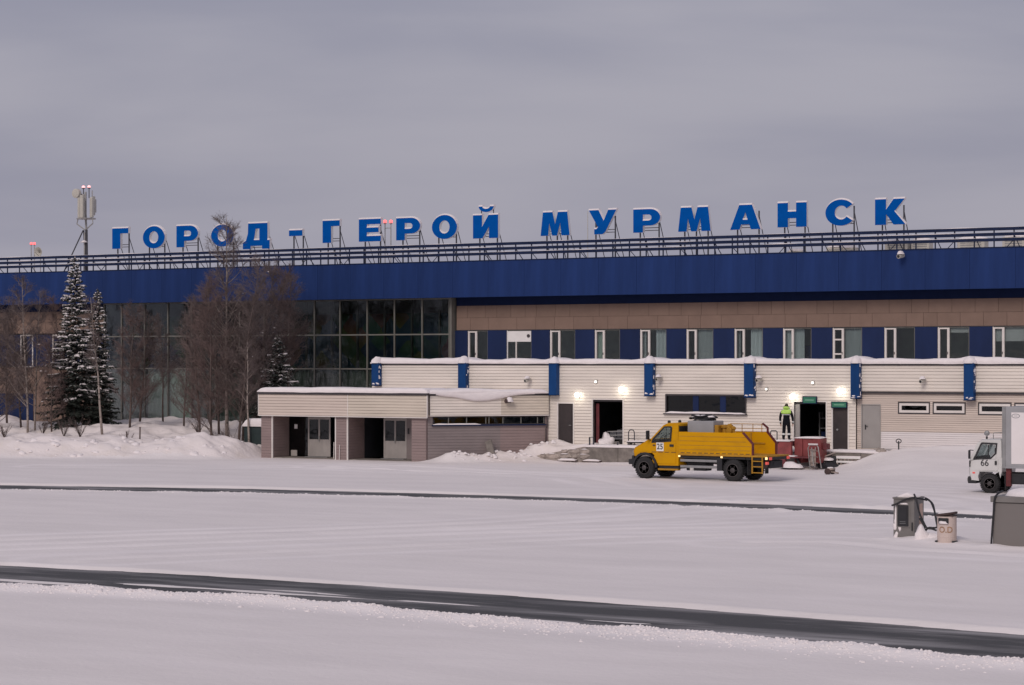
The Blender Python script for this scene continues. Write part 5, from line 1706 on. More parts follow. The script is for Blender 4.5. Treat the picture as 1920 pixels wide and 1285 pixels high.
# platform with sloping-ended sides
MB().box(1.78, 6.25, YN - .04, YF + .04, 1.09, 1.17).build('platform', 'truck_yellow_dull', yt, bevel=.008)
side = [(1.80, 1.18), (5.52, 1.18), (5.52, 1.66), (5.06, 2.13), (1.80, 2.13)]
for y0, y1, nm in ((YN - .03, YN + .02, 'near'), (YF - .02, YF + .03, 'far')):
    p = MB().prism_y(side if nm == 'near' else [(1.80, 1.18), (5.62, 1.18), (5.62, 1.66), (5.20, 2.13), (1.80, 2.13)], y0, y1).build('side_panel', 'truck_yellow', yt, bevel=.006)
    e = 5.52 if nm == 'near' else 5.62
    b5 = 5.06 if nm == 'near' else 5.20
    MB().prism_y([(e - .02, 1.17), (e + .06, 1.17), (e + .06, 1.68), (b5 + .03, 2.17), (b5 - .04, 2.13), (e - .02, 1.65)], y0 - .02, y1 + .02).build('edge_trim', 'maroon', p)
    for z in (1.36, 1.55, 1.74, 1.94):
        ya, yb = (y0 - .008, y0 - .001) if nm == 'near' else (y1 + .001, y1 + .008)
        MB().box(1.84, 5.2 if z > 1.6 else 5.45, ya, yb, z - .012, z + .012).build('swage', 'truck_yellow_dull', p)  # duller yellow puts the shade of deeper grooves into the ribs
    if nm == 'far':
        for x in (3.2, 4.4):
            MB().box(x - .04, x + .04, y0 - .05, y0 - .001, 1.18, 2.10).build('rib', 'truck_yellow_dull', p)
        MB().box(1.9, 5.1, y0 - .04, y0 - .001, 1.60, 1.66).build('rib', 'truck_yellow_dull', p)
for k in range(12):
    x = 1.9 + k * .30
    MB().box(x, x + .2, YN - .036, YN - .031, 1.20, 1.225).build('hinge_mark', 'dark_brown', yt)
for k in range(4):
    x = .35 + k * .34
    MB().box(x, x + .24, YN + .022, YN + .032, 1.195, 1.215).build('trim_strip', 'dark_brown', cab)
MB().box(1.80, 1.86, YN + .02, YF - .02, 1.18, 2.13).build('front_board', 'truck_yellow_dull', yt)
# equipment on the platform
tank = MB().box(1.92, 3.25, .42, 1.35, 1.18, 2.62).build('equipment_box', 'box_grey', yt, bevel=.03)
MB().box(3.26, 3.46, .5, 1.3, 1.18, 2.44).build('end_cabinet', 'truck_yellow_dull', yt, bevel=.02)
hb = MB()
rr = random.Random(9)
for k in range(7):
    cx, cy = 2.55 + rr.uniform(-.15, .15), .88 + rr.uniform(-.1, .1)
    rx, ry = rr.uniform(.45, .68), rr.uniform(.28, .42)
    ph = rr.uniform(0, 6)
    hb.tube([(cx + rx * math.cos(ph + a * .35), cy + ry * math.sin(ph + a * .35), 2.66 + .03 * k + .03 * math.sin(a * 1.1 + k)) for a in range(18)], .035, 6)
hb.build('hose_coil', 'black_plastic', yt, smooth=True)
for k in range(3):
    MB().lump(2.2 + .35 * k, .75, 2.78, .22, .18, .10, seed=k, rough=.4, nu=9, nv=3).build('snow_patch', 'snow_cap', yt, smooth=True)
for x, h, rd in ((3.62, 2.46, .11), (3.86, 2.50, .10), (4.05, 2.40, .08)):
    MB().lathe_z(x, .8, [(rd, 1.18), (rd, h - .16), (rd * 1.5, h - .14), (rd * 1.5, h - .06), (rd * .5, h)], 12).build('valve_column', 'truck_yellow_dull', yt)
MB().tube([(3.62, .8, 2.3), (3.86, .62, 2.36), (4.05, .8, 2.24), (4.25, .85, 1.9), (4.25, .85, 1.18)], .05, 8).build('pipe', 'truck_yellow_dull', yt, smooth=True)
MB().lathe_y(3.95, 2.2, [(.13, 0), (.15, .02), (.13, .04)], 14, .55).build('hand_wheel', 'truck_yellow_dull', yt)
for z in (2.28, 2.48):
    MB().tube([(3.35, YF - .06, z), (5.0, YF - .06, z)], .016, 6).build('handrail', 'truck_yellow_dull', yt)
for x in (3.4, 3.95, 4.5, 4.95):
    MB().tube([(x, YF - .06, 2.12), (x, YF - .06, 2.48)], .016, 6).build('handrail_post', 'truck_yellow_dull', yt)
MB().prism_y([(4.94, 2.50), (5.02, 2.54), (5.28, 2.34), (5.28, 2.10), (5.20, 2.10), (5.20, 2.30)], YF - .08, YF - .02).build('handrail_end', 'maroon', yt)
# ladder, lights, flaps
lx = 5.50
for x in (lx, lx + .50):
    MB().box(x, x + .05, YN - .06, YN - .01, .38, 1.10).build('ladder_rail', 'truck_yellow_dull', yt)
for z in (.40, .66, .90):
    MB().box(lx + .05, lx + .5, YN - .05, YN - .02, z, z + .04).build('ladder_rung', 'truck_yellow_dull', yt)
for x in (1.84, 4.0):
    MB().box(x - .045, x + .045, YN - .065, YN - .041, 1.02, 1.09).build('side_marker', 'lamp_amber', yt)
MB().box(6.252, 6.30, YN + .0, YF - .0, .98, 1.10).build('rear_beam', 'chassis', yt)
for y in (YN + .06, YF - .26):
    MB().box(6.301, 6.34, y, y + .2, .98, 1.10).build('tail_lamp', 'lamp_tail', yt)
MB().box(6.18, 6.28, YN - .066, YN - .042, 1.0, 1.10).build('rear_marker', 'lamp_amber', yt)
MB().box(6.16, 6.25, YN - .02, YN + .14, .78, .90).build('reflector', 'lamp_tail', yt)
for y in (YN + .02, YF - .32):
    MB().box(5.25, 5.27, y, y + .3, .3, .95).build('mud_flap', 'rubber', yt)
MB().box(5.3, 6.2, .3, 1.4, .60, .95).build('rear_pump', 'chassis', yt, bevel=.05)
MB().lathe_y(5.95, .75, [(.14, 0), (.16, .05), (.10, .12)], 12, .18).build('hose_coupling', 'dark_brown', yt)

# ---- white box truck ---------------------------------------------------------------------
gu, gv = G(1857, 927)
wt = thing('white_truck', 'white cab-over box truck numbered 66 at the right edge', 'truck', gu, gv, 0.04, local=True, turn=R(1.0))
r = .39
for x in (0, 3.4):
    for s in (-1, 1):
        wheel(wt, 'wheel', x, 0.80 * s + .80, r, .24, s)
YN, YF = -.10, 1.72
P = [(-.80, .52), (-.88, .80), (-.88, 1.02), (-.82, 1.30), (-.70, 1.34), (.49, 1.40), (.50, .86), (.44, .70), (.38, .86), (-.40, .86), (-.46, .70), (-.46, .52)]
cabw = loft_y([(YN + .0, [(x + (.06 if x < -.5 else 0), z - (.05 if z > 2.0 else 0)) for x, z in P]), (YN + .1, P), (YF - .1, P), (YF, [(x + (.06 if x < -.5 else 0), z - (.05 if z > 2.0 else 0)) for x, z in P])], 'truck_white', 'cab', wt, bevel=.03)
d = MB().prism_y([(-.62, .92), (.34, .92), (.36, 1.36), (-.66, 1.32)], YN - .012, YN - .002).build('door', 'truck_white', cabw, bevel=.004)
RP = [(-.52, 1.98), (-.46, 2.07), (-.34, 2.15), (.42, 2.17), (.48, 2.10), (.48, 2.0), (-.30, 2.0)]
loft_y([(YN + .03, [(x, z - (.04 if z > 2.05 else 0)) for x, z in RP]), (YN + .15, RP), (YF - .15, RP), (YF - .03, [(x, z - (.04 if z > 2.05 else 0)) for x, z in RP])], 'truck_white', 'cab_roof', cabw, bevel=.02)
for y0, y1 in ((YN + .005, YN + .06), (YF - .06, YF - .005)):
    MB().prism_y([(-.83, 1.29), (-.70, 1.33), (-.36, 2.01), (-.50, 2.02)], y0, y1).build('pillar', 'truck_white', cabw)
    MB().prism_y([(.24, 1.38), (.49, 1.39), (.48, 2.08), (.28, 2.03)], y0, y1).build('pillar', 'truck_white', cabw)
MB().box(.44, .485, YN + .06, YF - .06, 1.38, 2.04).build('cab_rear_wall', 'black_plastic', cabw)
for y in (.12, .95):
    MB().box(.12, .30, y, y + .45, 1.2, 1.82).build('seat_back', 'chassis', cabw, bevel=.05)
MB().box(-.72, -.50, YN + .1, YF - .1, 1.25, 1.46).build('dashboard', 'black_plastic', cabw, bevel=.04)
solid(MB(), [(-.66, 1.32), (.06, 1.37), (.28, 1.58), (.32, 2.01), (-.32, 2.03), (-.38, 1.96)], [[(-.56, 1.39), (.05, 1.44), (.22, 1.62), (.26, 1.94), (-.28, 1.96), (-.33, 1.91)]], YN - .020, YN - .0005).build('window_seal', 'black_plastic', cabw)
MB().prism_y([(-.20, 1.37), (.08, 1.38), (.26, 1.56), (.25, 1.38)], YN - .019, YN - .002).build('window_corner', 'truck_white', cabw)
MB().prism_y([(-.55, 1.40), (.05, 1.45), (.21, 1.63), (.25, 1.93), (-.28, 1.95), (-.32, 1.91)], YN - .012, YN - .008).build('side_window', 'glass_car', cabw)
MB().box(-.06, -.02, YN - .030, YN - .0265, 1.44, 1.94).build('window_bar', 'black_plastic', cabw)
MB().box(.22, .30, YN - .05, YN - .0125, 1.14, 1.30).build('door_handle', 'black_plastic', cabw)
put_text('number_digits', text_mesh('66', .36, 'ink', .002), cabw, (-.20, YN - .016, 1.20), (R(90), 0, 0)).scale = (.95, 1, 1)
MB().box(-.70, -.60, YN - .02, YN - .001, .78, .84).build('side_lamp', 'lamp_tail', cabw)
MB().box(-.91, -.55, YN + .02, YF - .02, .38, .66).build('bumper', 'black_plastic', wt, bevel=.03)
MB().box(-.96, -.90, YN + .1, YF - .1, .44, .60).build('bumper_bar', 'galv', wt, bevel=.02)
ws = MB()
ws.quad((-.85, YN + .12, 1.32), (-.85, YF - .12, 1.32), (-.54, YF - .16, 2.02), (-.54, YN + .16, 2.02))
ws.build('windscreen', 'glass_car', cabw)
MB().tube([(-.66, YN, 1.70), (-.78, YN - .06, 1.72), (-.80, YN - .08, 1.62)], .02, 6).build('mirror_arm', 'black_plastic', cabw)
MB().box(-.84, -.77, YN - .16, YN - .01, 1.36, 1.72).build('mirror', 'black_plastic', cabw, bevel=.03)
MB().box(-.83, -.78, YN - .06, YN - .0, 1.04, 1.30).build('side_mirror', 'black_plastic', cabw, bevel=.02)
MB().box(.5, 5.6, .45, .55, .62, .82).build('chassis_rail', 'chassis', wt)
MB().box(.5, 5.6, 1.05, 1.15, .62, .82).build('chassis_rail', 'chassis', wt)
MB().box(.55, 1.4, .0, .42, .38, .82).build('fuel_tank', 'chassis', wt, bevel=.05)
MB().box(1.7, 2.7, YN + .05, .4, .36, .80).build('tool_box', 'chassis', wt, bevel=.03)
MB().box(.6, .64, YN + .06, YN + .4, .15, .85).build('mud_flap', 'rubber', wt)
MB().box(.66, .86, YN + .0, YN + .2, .30, 1.05).build('jack_leg', 'maroon', wt, bevel=.02)
MB().box(2.0, 2.1, YN + .0, YN + .1, .5, .98).build('jack_brace', 'maroon', wt)
bxg = MB().box(.58, 5.8, YN - .12, YF + .12, 1.02, 3.46).build('cargo_box', 'box_grey', wt, bevel=.02)
MB().box(.92, 1.75, YN - .132, YN - .1205, 1.20, 3.24).build('box_panel', 'box_panel', bxg, bevel=.003)
MB().box(1.78, 5.6, YN - .132, YN - .1205, 1.20, 3.24).build('box_panel', 'box_panel', bxg, bevel=.003)
lg = ell(1.10, 3.10, .17, .09, 0, 360, 20)
m = MB()
inner = ell(1.10, 3.10, .14, .065, 0, 360, 20)
solid(m, lg, [inner], YN - .136, YN - .1325)
m.build('oval_emblem', 'box_grey', bxg)
MB().box(1.03, 1.17, YN - .136, YN - .1325, 3.09, 3.11).build('emblem_bar', 'box_grey', bxg)
MB().box(.60, 5.8, YN - .14, YN - .1, 1.02, 1.10).build('box_sill', 'box_grey', bxg)
for x in (.58,):
    MB().box(x - .03, x + .10, YN - .15, YN - .08, 1.02, 3.46).build('box_corner', 'steel_grey', bxg, bevel=.01)
MB().tube([(.0, YN + .5, 2.15), (.0, YN + .5, 2.40), (.56, YN + .5, 2.44)], .02, 6).build('rack_bar', 'galv', wt)
MB().lathe_y(-.25, 2.38, [(.04, 0), (.10, .03), (.11, .10), (.06, .16)], 16, YN + .35).build('work_lamp', 'steel_grey', wt)
MB().box(-.28, -.22, YN + .40, YN + .46, 2.14, 2.26).build('lamp_foot', 'black_plastic', wt)
MB().box(1.35, 1.9, YN + .3, YN + .9, 3.461, 3.62).build('roof_equipment', 'sticker_tan', wt, bevel=.03)
MB().box(2.0, 2.6, YN + .3, YN + .9, 3.461, 3.60).build('roof_equipment', 'black_plastic', wt, bevel=.03)

# ================================================================== DOCK GEAR
# red snow-clearing machine standing between truck and dock
u0, u1 = U(1497, 103.0), U(1546, 103.0)
red = thing('red_snow_machine', 'red snow-clearing attachment with square hopper and dark curved blade, snow on top', 'machine', U(1500, 102.8), 102.8, 0)
z0, z1 = Z(1520, 868, 102.8), Z(1520, 821.5, 102.8)
MB().box(u0, u0 + .42, 102.5, 103.3, z0, z1).build('hopper_leg', 'red_paint', red, bevel=.02)
MB().box(u1 - .38, u1, 102.5, 103.3, z0, z1).build('hopper_leg', 'red_paint', red, bevel=.02)
MB().box(u0 + .425, u1 - .385, 102.55, 103.28, z0 + .3, z1 - .02).build('hopper_body', 'red_paint', red, bevel=.02)
snow_ridge(MB(), u0 - .02, u1 + .02, 102.48, 103.3, z1, .07, .02, 61.0, step=.1, over=.02).build('snow_cap', 'snow_cap', red, smooth=True)
MB().box(u1, u1 + .22, 102.7, 103.2, z0 + .65, z0 + .95).build('motor', 'red_dark', red, bevel=.03)
# low deck and blade reaching to the left, behind the truck
ul = U(1450, 102.6)
arc = []
for k in range(9):
    a = R(200 - k * 22)
    arc.append((102.5 + .35 * math.cos(a), 1.02 + .38 * math.sin(a)))
bl = MB()
n = len(arc)
for k in range(n - 1):
    (ya, za), (yb, zb) = arc[k], arc[k + 1]
    bl.quad((ul, ya, za), (u0 - .02, ya, za), (u0 - .02, yb, zb), (ul, yb, zb))
    bl.quad((ul, ya + .03, za), (ul, yb + .03, zb), (u0 - .02, yb + .03, zb), (u0 - .02, ya + .03, za))
bl.build('blade', 'red_dark', red, smooth=True)
MB().box(ul, u0 - .02, 102.2, 103.3, 1.37, 1.43).build('deck', 'red_dark', red)
MB().prism_y([(ul + .1, .70), (u0 - .02, .70), (u0 - .02, 1.37), (ul + .5, 1.36)], 102.15, 102.30).build('cheek_plate', 'red_paint', red, bevel=.01)
MB().box(ul + .2, u1 - .3, 102.1, 102.6, .62, .70).build('frame_beam', 'red_dark', red)
snow_ridge(MB(), ul + .2, u0 + .2, 102.08, 102.5, .70, .05, .02, 62.0, step=.12, over=.01).build('beam_snow', 'snow_cap', red, smooth=True)
MB().box(ul + .4, u0 + .1, 102.2, 102.9, .15, .24).build('skid', 'chassis', red)
for x, h in ((ul + .6, .5), (ul + 1.3, .55), (u0 + .2, .6)):
    MB().tube([(x, 102.4, .62), (x + .25, 102.3, .2)], .05, 6).build('linkage', 'chassis', red)
snow_ridge(MB(), ul + .1, u0 - .1, 102.2, 103.2, 1.43, .05, .03, 63.0, step=.12, over=.01).build('deck_snow', 'snow_cap', red, smooth=True)
MB().lump(u0 + .05, 102.1, .15, .5, .3, .3, seed=4, rough=.4, nu=12, nv=5).build('drift_snow', 'snow_cap', red, smooth=True)
MB().lathe_y(u0 - .5, .42, [(.10, 0), (.25, .02), (.25, .2), (.10, .22)], 14, 102.0).build('gauge_wheel', 'red_dark', red)

# metal trolley frame propped in front of it
v = 101.9
t = thing('trolley_frame', 'bent bare metal trolley frame propped against the red machine', 'frame', U(1523, v), v, .1)
a, b = U(1512, v), U(1531, v)
zt, zb = Z(1520, 835, v), Z(1520, 880, v)
MB().tube([(a + .2, v, zb), (a, v + .2, zt - .15), (a + .08, v + .2, zt), (b - .06, v + .2, zt), (b, v + .2, zt - .1), (b + .25, v, zb + .05)], .028, 6).build('tube_frame', 'galv', t, smooth=True)
MB().tube([(a + .22, v + .12, zt - .12), (a + .34, v + .03, zb + .3), (a + .42, v, zb + .1)], .028, 6).build('inner_tube', 'galv', t, smooth=True)
MB().tube([(b - .12, v + .15, zt - .1), (b - .08, v + .03, zb + .1)], .022, 6).build('inner_tube', 'wood_grey', t, smooth=True)
for q in (.3, .55, .8):
    z = zb + (zt - zb) * q
    MB().tube([(a + .14, v + .05, z), (b + .05, v + .05, z - .05)], .016, 5).build('cross_tube', 'wood_grey', t)
MB().box(a + .03, b - .02, v + .15, v + .24, zt + .02, zt + .07).build('snow_cap', 'snow_cap', t)
MB().box(a + .16, a + .40, v + .10, v + .13, zb + .15, zt - .2).build('back_sheet', 'wood_grey', t)

# pallets and bits in front of the narrow door
v = 103.2
a, b = U(1568, v), U(1613, v)
zb, zt = Z(1590, 876, v), Z(1590, 857, v)
t = thing('pallet', 'pale snowy wooden pallet standing on edge below the narrow dark door', 'pallet', (a + b) / 2, v, zb)
for z in (zb, (zb + zt) / 2 - .04, zt - .09):
    MB().box(a, b, v, v + .03, z, z + .09).build('plank', 'blind_white', t)
k = 7
for q in range(k):
    x = a + (b - a) * q / (k - 1) * .95
    MB().box(x, x + .07, v + .031, v + .09, zb, zt).build('slat', 'wood_grey', t)
MB().box(a, b, v - .01, v + .09, zt, zt + .04).build('snow_cap', 'snow_cap', t)
t = thing('rubble_heap', 'dark heap of rubbish between the red machine and the standing pallet', 'heap', U(1556, 103.2), 103.2, 0)
MB().lump(U(1556, 103.2), 103.2, .1, .55, .4, .50, seed=8, rough=.6, nu=12, nv=6).build('heap', 'chassis', t)
MB().lump(U(1554, 103.2), 103.1, .5, .3, .25, .14, seed=5, rough=.5, nu=10, nv=4).build('snow_cap', 'snow_cap', t, smooth=True)
MB().tube([(U(1548, 103), 102.9, .7), (U(1566, 103), 103.1, .9)], .03, 6).build('bar', 'wood_grey', t)
for i, (pa, pb, py, lab) in enumerate(((1045, 1080, 864, 'snow-topped plank lying below the stone ramp, left one'), (1092, 1125, 864.5, 'snow-topped plank lying below the concrete dock, right one'))):
    a, va = G(pa, py, .2)
    b, vb = G(pb, py + 1, .2)
    va = max(va, 101.6) if False else V_DOCK - .55
    a, b = U(pa, va), U(pb, va)
    z = H((a + b) / 2, va)
    t = thing('plank', lab, 'plank', (a + b) / 2, va, z, group='planks at the foot of the dock')
    MB().box(a, b, va, va + .22, z + .02, z + .09).build('board', 'dark_brown', t, bevel=.01)
    snow_ridge(MB(), a + .02, b - .05, va, va + .22, z + .09, .07, .04, 70 + i, step=.1, over=.01).build('snow_cap', 'snow_cap', t, smooth=True)
# small wheeled jack half buried in snow, and a clod
gu_, gv_ = G(1551, 889, .1)
z = H(gu_, gv_)
t = thing('wheel_jack', 'small rusty wheeled jack half buried in snow right of the truck', 'jack', gu_, gv_, z)
MB().lathe_y(gu_, z + .14, [(.06, 0), (.15, .01), (.15, .10), (.06, .11)], 14, gv_).build('wheel', 'dark_brown', t)
MB().lathe_y(gu_ + .12, z + .13, [(.05, 0), (.13, .01), (.13, .08), (.05, .09)], 14, gv_ + .3).build('wheel', 'dark_brown', t)
MB().tube([(gu_, gv_ + .1, z + .15), (gu_ + .25, gv_ + .1, z + .12), (gu_ + .55, gv_, z + .08)], .04, 6).build('handle', 'wood_grey', t)
MB().box(gu_ - .02, gu_ + .3, gv_ + .02, gv_ + .28, z + .2, z + .30).build('saddle', 'wood_grey', t, bevel=.02)
MB().lump(gu_ + .1, gv_ + .15, z + .29, .16, .14, .06, seed=3, rough=.3).build('snow_cap', 'snow_cap', t, smooth=True)
u_, v_ = U(1685, 104.6), 104.6
z = H(u_, v_)
t = thing('valve_post', 'small dark valve post in the snow right of the grey door', 'post', u_, v_, z)
MB().tube([(u_, v_, z - .1), (u_, v_, z + .42)], .035, 8).build('post', 'chassis', t)
MB().tube([(u_ + .13 * math.cos(a), v_ + .0, z + .42 + .10 * math.sin(a)) for a in np.linspace(0, 6.283, 14)], .022, 6).build('hand_wheel', 'chassis', t)
u_, v_ = U(1650, 104.0), 104.0
z = H(u_, v_)
m = MB().lump(u_, v_, z - .05, .32, .3, .30, seed=12, rough=.6, nu=10, nv=5)
m.single('stone_block', 'stone', 'grey stone block poking out of the snow before the grey door', 'stone')
# railings and barrows on the dock
def loop_rail(px, py_top, py_bot, wpx, lab, round_top):
    v = V_DOCK + .9
    a, b = U(px - wpx / 2, v), U(px + wpx / 2, v)
    zt, zb = Z(px, py_top, v), DOCK_Z
    t = thing('hoop_rail', lab, 'rail', (a + b) / 2, v, zb, group='hoop rails on the dock')
    if round_top:
        c, rr_ = (a + b) / 2, (b - a) / 2
        path = [(a, v, zb)] + [(c - rr_ * math.cos(x), v, zt - rr_ + rr_ * math.sin(x)) for x in np.linspace(0, math.pi, 9)] + [(b, v, zb)]
    else:
        path = [(a, v, zb), (a, v, zt - .05), (a + .05, v, zt), (b - .05, v, zt), (b, v, zt - .05), (b, v, zb)]
    MB().tube(path, .028, 8).build('hoop', 'steel_dark', t, smooth=True)
    MB().tube([(a, v, zb + (zt - zb) * .45), (b, v, zb + (zt - zb) * .45)], .02, 6).build('cross_bar', 'steel_dark', t)
    for x in (a, b):
        MB().box(x - .05, x + .05, v - .05, v + .05, zb + .06, zb + .10).build('foot', 'steel_dark', t)
loop_rail(1184, 806, 830, 11, 'round-topped hoop rail on the dock above the truck bonnet', True)
loop_rail(1451, 808, 828, 12, 'square hoop rail on the dock left of the worker', False)
v = V_DOCK + .35
a, b = U(1105, v), U(1158, v)
t = thing('dock_guard_rail', 'low dark guard rail across the first freight opening', 'rail', (a + b) / 2, v, DOCK_Z)
MB().tube([(a, v, DOCK_Z), (a, v, DOCK_Z + .42), (a + .25, v, DOCK_Z + .42)], .025, 6).build('rail_end', 'steel_dark', t)
for x in (a + .02, a + .25, b):
    MB().box(x - .03, x + .03, v - .03, v + .03, DOCK_Z, DOCK_Z + .40 if x < b else DOCK_Z + .2).build('post', 'steel_dark', t)
# black snow-topped trolley deck beside it
v = V_DOCK + .5
a, b = U(1175, v), U(1212, v)
zt = Z(1190, 828, v)
t = thing('dock_trolley', 'flat dark trolley with snow on its deck behind the truck bonnet', 'trolley', (a + b) / 2, v, DOCK_Z)
MB().box(a, b, v, v + .5, zt - .09, zt).build('deck', 'chassis', t, bevel=.01)
for x in (a + .2, b - .2):
    MB().lathe_y(x, DOCK_Z + .10, [(.04, 0), (.09, .01), (.09, .06), (.04, .07)], 12, v + .05).build('wheel', 'rubber', t)
snow_ridge(MB(), a, b, v, v + .5, zt, .06, .02, 81.0, step=.1, over=.02).build('snow_cap', 'snow_cap', t, smooth=True)
# baggage cart with cases inside the first opening, snow blown in front
o = O1
v = VA + .5
t = thing('baggage_cart', 'loaded grey baggage cart inside the first freight opening', 'cart', (o[0] + o[1]) / 2, v, DOCK_Z)
zc = DOCK_Z + .35
MB().box(o[0] + .55, o[1] - .1, v, v + .9, zc - .08, zc).build('bed', 'luggage_grey', t)
for x in (o[0] + .8, o[1] - .4):
    MB().lathe_y(x, DOCK_Z + .14, [(.05, 0), (.13, .01), (.13, .07), (.05, .08)], 12, v + .05).build('wheel', 'rubber', t)
for x0, x1, h in ((.65, 1.05, .3), (1.08, 1.5, .42), (1.52, 1.8, .28)):
    c = MB().box(o[0] + x0, o[0] + x1, v + .1, v + .5, zc, zc + h).build('case', 'luggage_grey', t, bevel=.04)
    MB().tube([(o[0] + (x0 + x1) / 2 - .08, v + .3, zc + h), (o[0] + (x0 + x1) / 2 - .08, v + .3, zc + h + .05), (o[0] + (x0 + x1) / 2 + .08, v + .3, zc + h + .05), (o[0] + (x0 + x1) / 2 + .08, v + .3, zc + h)], .012, 5).build('case_handle', 'black_plastic', c)
for q in range(2):
    MB().tube([(o[0] + .6, v - .02, zc + .12 + .2 * q), (o[1] - .12, v - .02, zc + .16 + .2 * q)], .022, 6).build('side_bar', 'galv', t)
m = MB()
m.lump(o[0] + .50, VA + .28, DOCK_Z - .02, .30, .3, .36, seed=3, rough=.6, nu=12, nv=6)
m.lump(o[0] + .70, VA + .33, DOCK_Z - .02, .34, .25, .50, seed=6, rough=.7, nu=12, nv=6)
m.single('snow_heap', 'snow_cap', 'snow heap drifted into the first freight opening', 'snow heap', smooth=True)
# shelving inside the second opening
o = O2
t = thing('parcel_rack', 'dim rack of parcels inside the wide dark opening', 'rack', (o[0] + o[1]) / 2 + .3, VA + 2.0, DOCK_Z)
for z in (.5, 1.0, 1.5):
    MB().box(o[0] + .5, o[1] - .1, VA + 2.0, VA + 2.5, DOCK_Z + z - .04, DOCK_Z + z).build('shelf', 'steel_grey', t)
for x in (o[0] + .5, o[1] - .15):
    MB().box(x, x + .05, VA + 2.0, VA + 2.5, DOCK_Z, DOCK_Z + 1.8).build('upright', 'steel_grey', t)
MB().box(o[0] + 1.2, o[1] - .2, VA + 2.05, VA + 2.4, DOCK_Z + 1.0, DOCK_Z + 1.3).build('parcel', 'truck_yellow_dull', t)
MB().box(o[0] + .6, o[0] + 1.1, VA + 2.05, VA + 2.4, DOCK_Z + .5, DOCK_Z + .8).build('parcel', 'blue_panel', t)

# ================================================================== WORKER
def build_person():
    v = 102.75
    uu = U(1474.5, v)
    zb = 1.455
    root = thing('person', 'person in black work suit with lime hi-vis hood standing on the red machine', 'person', uu, v, zb, local=True, turn=R(8))
    # skeleton, facing +y (away from the camera)
    J = {'pelvis': (0, 0, .92, .155, .115), 'waist': (0, .01, 1.08, .165, .12), 'chest': (0, .02, 1.28, .195, .135), 'should': (0, .0, 1.42, .17, .11), 'neck': (0, .0, 1.50, .065, .065), 'head0': (0, .02, 1.58, .085, .095), 'head1': (0, .02, 1.70, .085, .095)}
    order = ['pelvis', 'waist', 'chest', 'should', 'neck', 'head0', 'head1']
    vs, es, rad = [], [], []
    def add(p, r, par=None):
        vs.append(p[:3])
        rad.append(r)
        if par is not None:
            es.append((par, len(vs) - 1))
        return len(vs) - 1
    prev = None
    ids = {}
    for nme in order:
        x, y, z, rx, ry = J[nme]
        prev = add((x, y, z), (rx, ry), prev)
        ids[nme] = prev
    for s in (-1, 1):
        a = add((s * .105, 0, .84), (.105, .105), ids['pelvis'])
        a = add((s * .125, .02, .50), (.088, .09), a)
        a = add((s * .135, -.01, .28), (.082, .085), a)
        a = add((s * .14, -.02, .09), (.068, .072), a)
        a = add((s * .145, .03, .055), (.055, .05), a)
        a = add((s * .155, .17, .045), (.045, .042), a)
        b = add((s * .20, 0, 1.40), (.085, .085), ids['should'])
        b = add((s * .28, -.01, 1.24), (.075, .075), b)
        b = add((s * .315, .0, 1.06), (.062, .062), b)
        b = add((s * .315, .05, .88), (.056, .056), b)
        b = add((s * .31, .065, .81), (.038, .03), b)
        h = add((s * .305, .075, .75), (.034, .022), b)
        for k, (dy, ln) in enumerate(((-.028, .075), (-.009, .085), (.010, .08), (.028, .065))):
            f1 = add((s * .302, .078 + dy, .75 - .045), (.010, .010), h)
            add((s * .290, .082 + dy, .75 - .045 - ln * .6), (.009, .009), f1)
        th = add((s * .292, .115, .79), (.012, .012), b)
        add((s * .280, .125, .745), (.010, .010), th)
    me = bpy.data.meshes.new('body')
    me.from_pydata(vs, es, [])
    ob = bpy.data.objects.new('body', me)
    COL.objects.link(ob)
    sk = ob.modifiers.new('skin', 'SKIN')
    sk.use_smooth_shade = True
    for i, r_ in enumerate(rad):
        me.skin_vertices[0].data[i].radius = r_
    me.skin_vertices[0].data[0].use_root = True
    sb = ob.modifiers.new('sub', 'SUBSURF')
    sb.levels = sb.render_levels = 2
    bpy.context.view_layer.update()
    nm = bpy.data.meshes.new_from_object(ob.evaluated_get(bpy.context.evaluated_depsgraph_get()))
    bpy.data.objects.remove(ob)
    nm.materials.clear()
    for k in ('cloth_black', 'cloth_lime', 'reflective', 'skin', 'rubber'):
        nm.materials.append(MATS[k])
    for p in nm.polygons:
        c = p.center
        x, z = abs(c.x), c.z
        i = 0
        if z > 1.53:
            i = 3
        elif z > 1.27 and x < .24 and z > 1.27 + .25 * max(0, x - .1):
            i = 1
        elif x > .24 and z < .80:
            i = 3
        elif x > .22 and .86 < z < .93:
            i = 2
        elif x < .24 and .25 < z < .33:
            i = 2
        elif z < .13:
            i = 4
        p.material_index = i
        p.use_smooth = True
    body = bpy.data.objects.new('body', nm)
    COL.objects.link(body)
    body.parent = root
    # dark knitted cap, lime hood lying round the neck
    MB().lump(0, .015, 1.62, .108, .118, .17, seed=1, rough=.08, nu=16, nv=8).build('knit_cap', 'knit_dark', root, smooth=True)
    m = MB()
    ring = []
    for k in range(17):
        a = R(-200 + k * (220 / 16.0))
        ring.append((.125 * math.cos(a), .02 + .125 * math.sin(a), 1.55 + .045 * math.sin(k / 16 * math.pi)))
    m.tube(ring, [.045 + .02 * math.sin(k / 16 * math.pi) for k in range(17)], 8)
    m.build('hood', 'cloth_lime', root, smooth=True)
    MB().lump(.0, .125, 1.61, .02, .035, .025, rough=0, flat=False, nu=8, nv=5).build('nose', 'skin', root, smooth=True)
    for s in (-1, 1):
        MB().lump(s * .092, .01, 1.61, .014, .025, .035, rough=0, flat=False, nu=8, nv=5).build('ear', 'skin', root, smooth=True)
    MB().box(-.20, .20, -.135, -.128, 1.235, 1.262).build('reflective_band', 'reflective', root)
build_person()

